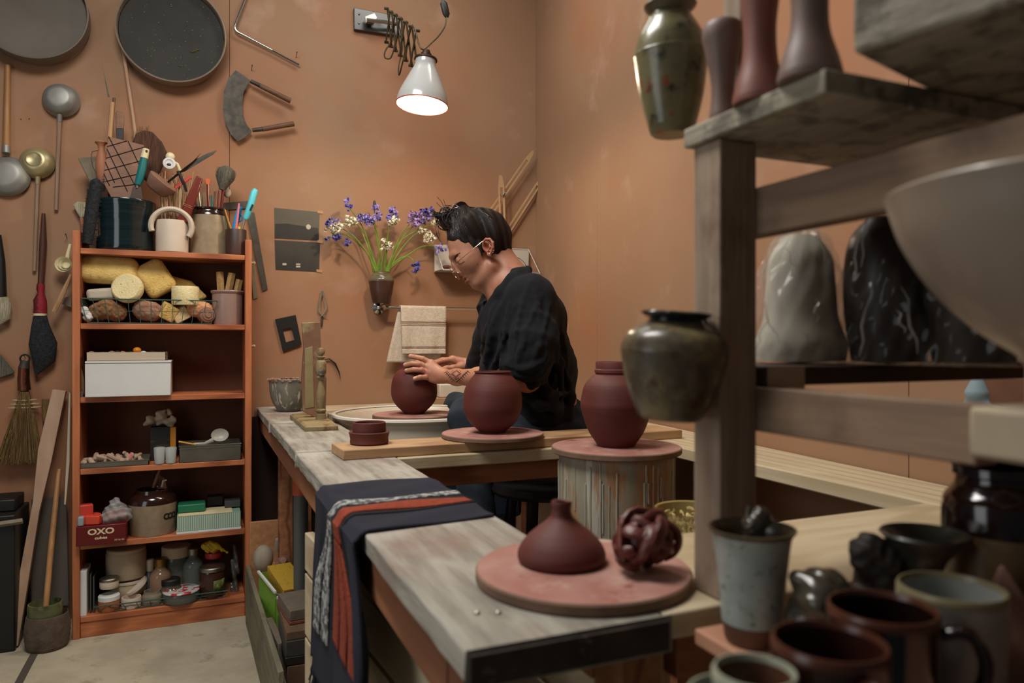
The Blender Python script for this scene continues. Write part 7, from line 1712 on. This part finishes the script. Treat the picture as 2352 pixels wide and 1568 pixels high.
for pp in (((1024, 500), (1006, 512), (1001, 530), (1006, 550), (1018, 566)), ((1026, 502), (1010, 514), (1006, 532), (1010, 548)), ((1022, 505), (1003, 520), (1003, 545), (1014, 562)), ((1032, 492), (1020, 478), (1012, 464), (1004, 455)), ((1034, 490), (1024, 476), (1018, 460)), ((1030, 492), (1014, 480), (1002, 468)), ((1036, 490), (1028, 482), (1010, 484)),
           ((1165, 590), (1180, 600), (1186, 615), (1190, 640)), ((1168, 588), (1190, 592), (1206, 606), (1208, 622)), ((1166, 592), (1172, 610), (1166, 630)), ((1164, 586), (1178, 588), (1184, 596)), ((1170, 585), (1188, 598), (1186, 622)), ((1105, 580), (1107, 592), (1110, 602)), ((1098, 566), (1103, 582), (1106, 598)), ((1110, 488), (1124, 486), (1132, 492)), ((1120, 492), (1132, 494), (1142, 504)),
           ((1032, 548), (1026, 560), (1027, 575)), ((1095, 486), (1108, 480), (1118, 482))): loose(pp)
for k in range(16): loose(((1022+rs.uniform(-3, 3), 498+rs.uniform(-4, 6)), (1008, 495+rs.uniform(-5, 9)), (994+rs.uniform(-6, 6), 492+rs.uniform(-8, 12))), .0008, rs.uniform(-.02, .01))
obj('hair_strands', g, M_hair, per, kind='stuff'); obj('brown_strands', g2, M_hair2, per, kind='stuff', label='brown strands among the darker hair')  # browner strands vary the hair colour
g = G(); Mc = zframe(H(1058, 474, -.0), (-.1, -1, .2)); g.lathe([(0, -.018), (.014, -.018), (.019, -.008), (.019, .008), (.014, .017), (0, .018)], 24, Mc, sq=(1.05, .75)); obj('hair_clip', g, mat('clip', '#1a0c0a', .15, coat=.8), per, label='dark glossy round hair clip')
g = G(); g.tube([Vector(H(1046, 496, -.022)), Vector(H(1049, 490, -.026))], .0011, 5); g.tube([Vector(H(1056, 486, -.026)), Vector(H(1062, 483, -.024))], .0011, 5); obj('clip_pin', g, M_metal, per)
# shirt
s = SDF([.52, 1.56, .60], [1.36, 2.66, 1.24], .0042)
s.ell(Q(1196, 735, 2.12), (.11, .15, .10), k=.05)
s.cap(Q(1124, 664, 2.165), Q(1106, 704, 2.14), .011, .012, .010)
MC_ = Matrix((CAMX, CAMY, ZUP)).transposed()
def se(px, py, D, a, b, c, k=.05, op='add'): s.ell(Q(px, py, D), (a, b, c), MC_, k, op)
se(1200, 745, 2.13, .113, .165, .125); se(1214, 858, 2.15, .143, .150, .145); se(1243, 945, 2.14, .098, .160, .075)
s.cap(Q(1212, 676, 1.995), Q(1190, 676, 2.25), .050, .050, .04)
s.cap(Q(1180, 650, 2.08), Q(1200, 690, 2.12), .050, .07, .03)
s.chain([Q(1226, 690, 1.985), Q(1228, 780, 1.945), Q(1216, 830, 1.950), Q(1200, 842, 1.975)], [.060, .060, .055, .052], .03)
s.chain([Q(1160, 700, 2.27), Q(1130, 790, 2.31), Q(1108, 834, 2.37), Q(1096, 842, 2.41)], [.058, .055, .042, .036], .03)
for a, b, r_ in ((Q(1166, 826, 1.96), Q(1182, 860, 1.93), .009), (Q(1182, 860, 1.93), Q(1222, 888, 1.93), .009)): s.cap(a, b, r_, r_, .012)
# collar
s.chain([Q(1206, 622, 2.06), Q(1178, 640, 2.015), Q(1150, 672, 2.02), Q(1126, 700, 2.06)], [.016, .015, .014, .012], .014)
s.chain([Q(1210, 622, 2.10), Q(1190, 632, 2.16), Q(1155, 660, 2.17), Q(1126, 700, 2.11)], [.016, .014, .013, .012], .014)
s.cap(Q(1126, 700, 2.075), Q(1104, 745, 2.10), .014, .010, .02)
s.cap(Q(1160, 640, 2.09), Q(1148, 690, 2.095), .046, .040, .012, 'sub')
s.cap(H(1128, 600), Q(1168, 660, 2.095), .054, .047, .012, 'sub'); s.cap(Q(1132, 690, 2.085), Q(1150, 640, 2.09), .030, .045, .012, 'sub')
# openings of the sleeves
s.cap(Q(1196, 872, 1.965), Q(1130, 868, 2.15), .040, .044, .008, 'sub'); s.cap(Q(1190, 880, 1.95), Q(1150, 880, 1.95), .026, .03, .008, 'sub')
s.cap(Q(1102, 842, 2.41), Q(1070, 842, 2.48), .026, .040, .006, 'sub')
# folds
for pts, r_ in (([(1215, 690, 1.935), (1196, 750, 1.925), (1190, 820, 1.96)], .009), ([(1245, 700, 1.945), (1250, 760, 1.93), (1238, 830, 1.96)], .010), ([(1170, 705, 2.0), (1140, 760, 2.02), (1112, 830, 2.06)], .008), ([(1180, 720, 1.99), (1165, 790, 1.98), (1150, 850, 1.99)], .009),
                ([(1265, 760, 2.0), (1285, 830, 1.985), (1290, 900, 1.99)], .012), ([(1235, 850, 1.955), (1262, 905, 1.95), (1285, 950, 1.97)], .010), ([(1150, 800, 1.975), (1170, 860, 1.96), (1210, 905, 1.955)], .009), ([(1300, 850, 2.03), (1312, 910, 2.03), (1305, 960, 2.03)], .011), ([(1190, 905, 1.96), (1235, 930, 1.955), (1290, 935, 1.97)], .010)):
    s.chain([Q(*p) for p in pts], [r_*.6, r_, r_*.6], .018)
SV, SF = s.mesh(); sb = BVHTree.FromPolygons([tuple(v) for v in SV], [tuple(f) for f in SF.tolist()])
def on_sh(px, py, dep=.001):
    r = ray(px, py).normalized(); h_ = sb.ray_cast(EYE, r); return None if h_[0] is None else h_[0]+r*dep
for pts, r_ in (([(1218, 650), (1200, 700), (1188, 760), (1184, 800)], .0055), ([(1244, 680), (1216, 740), (1196, 800), (1190, 830)], .006), ([(1262, 700), (1246, 770), (1222, 840)], .006), ([(1176, 700), (1158, 760), (1146, 820), (1142, 850)], .0055),
      ([(1140, 700), (1122, 750), (1110, 800), (1104, 838)], .005), ([(1196, 690), (1170, 740), (1150, 800), (1130, 850)], .005), ([(1160, 690), (1136, 740), (1118, 780)], .004), ([(1288, 750), (1300, 820), (1296, 890), (1284, 940)], .006), ([(1272, 740), (1280, 800), (1270, 870), (1262, 920)], .006),
      ([(1162, 836), (1190, 846), (1222, 842), (1246, 824)], .0055), ([(1176, 852), (1204, 866), (1236, 860), (1256, 840)], .0055), ([(1190, 872), (1222, 884), (1250, 874)], .006), ([(1212, 905), (1250, 928), (1300, 934)], .006), ([(1208, 930), (1244, 948), (1300, 958)], .006), ([(1230, 890), (1262, 905), (1310, 900)], .005),
      ([(1318, 800), (1326, 860), (1322, 920)], .005), ([(1228, 670), (1240, 720), (1238, 790)], .004), ([(1206, 720), (1206, 770), (1200, 810)], .004), ([(1256, 780), (1252, 820), (1240, 850)], .005), ([(1130, 720), (1128, 770), (1120, 820)], .004)):
    q_ = [on_sh(*p) for p in pts]
    if all(q is not None for q in q_):
        q_ = [tuple(v) for v in spline(q_, 3)]; n_ = len(q_); s.chain(q_, [r_*(.35+.65*math.sin(PI*(i+.5)/n_)) for i in range(n_)], .009)
rsf = random.Random(19)
for k in range(0):
    px = rsf.uniform(1130, 1290); py = rsf.uniform(690, 900); D_ = 1.955+.02*abs(px-1210)/80+(.06 if px > 1275 else 0); L = rsf.uniform(40, 90); dx = rsf.uniform(-.55, .15)*L
    s.chain([Q(px, py, D_), Q(px+dx*.5+rsf.uniform(-4, 4), py+L*.5, D_-.006), Q(px+dx, py+L, D_+.01)], [.003, .0065, .002], .010)
s.warp(lambda X, Y, Z: .0042*np.abs(np.sin(X*26+Z*34+2.2*np.sin(Y*17+Z*9)))*np.sin(Y*21+Z*15)-.002*np.abs(np.sin(X*60-Z*40+2*np.sin(Z*23))))
s.cut((0, 0, .675), (0, 0, -1))
npobj('shirt', s.mesh(), M_shirt, per, smooth_it=2)
g = G(); P0 = [Q(1174, 633, 2.06), Q(1186, 620, 2.065), Q(1197, 612, 2.09), Q(1199, 611, 2.13), Q(1190, 618, 2.16)]
g.tube(spline(P0, 5), .0085, 10, sq=(1.5, .7)); obj('undershirt_collar', g, mat('white_cotton', '#c9c2b8', .9), per, label='white undershirt collar at the nape')
# seam on the shoulder
# trousers
s = SDF([.40, 1.60, .02], [1.4, 2.95, .9], .0065)
s.ell(Q(1250, 985, 2.15), (.15, .145, .12), MC_, .05)
s.chain([Q(1235, 985, 2.075), Q(1150, 968, 2.11), Q(1082, 958, 2.15)], [.088, .076, .062], .04); s.chain([Q(1082, 958, 2.15), tuple(Vector(Q(1105, HY, 2.12))+Vector((0, 0, .35-1))), tuple(Vector(Q(1120, HY, 2.10))+Vector((0, 0, .10-1)))], [.060, .05, .04], .03)
s.chain([Q(1225, 985, 2.26), Q(1130, 955, 2.52), Q(1052, 934, 2.74)], [.088, .068, .050], .04); s.chain([Q(1052, 934, 2.74), tuple(Vector(Q(1085, HY, 2.74))+Vector((0, 0, .35-1))), tuple(Vector(Q(1095, HY, 2.74))+Vector((0, 0, .10-1)))], [.050, .046, .04], .03)
s.warp(lambda X, Y, Z: .003*np.sin(X*70+Z*40)*np.sin(Y*60+Z*50))
npobj('trousers', s.mesh(), M_jean, per, smooth_it=2)
for (px, D) in ((1120, 2.10), (1095, 2.74)):
    c_ = W(px, HY, D); s = SDF((c_.x-.2, c_.y-.14, -.01), (c_.x+.14, c_.y+.14, .16), .005); s.cap((c_.x+.02, c_.y, .05), (c_.x-.12, c_.y+.02, .038), .046, .036, .02); s.cap((c_.x, c_.y, .06), (c_.x, c_.y, .12), .044, .042, .02); s.cut((0, 0, .001), (0, 0, -1))
    npobj('shoe', s.mesh(), M_black, per, smooth_it=1)
sc_ = W(1252, HY, 2.12); stl = thing('round_stool', 'low round black stool under the potter', 'stool', (sc_.x, sc_.y, 0))
g = G(); g.lathe([(0, .565), (.15, .565), (.155, .575), (.15, .592), (0, .595)], 40, Matrix.Translation((sc_.x, sc_.y, 0))); obj('seat', g, M_black, stl)
for k in range(4):
    a = PI/4+k*PI/2; g = G(); g.cyl((sc_.x+.16*math.cos(a), sc_.y+.16*math.sin(a), 0), (sc_.x+.10*math.cos(a), sc_.y+.10*math.sin(a), .564), .016, .016, 12); obj('leg', g, M_black, stl)
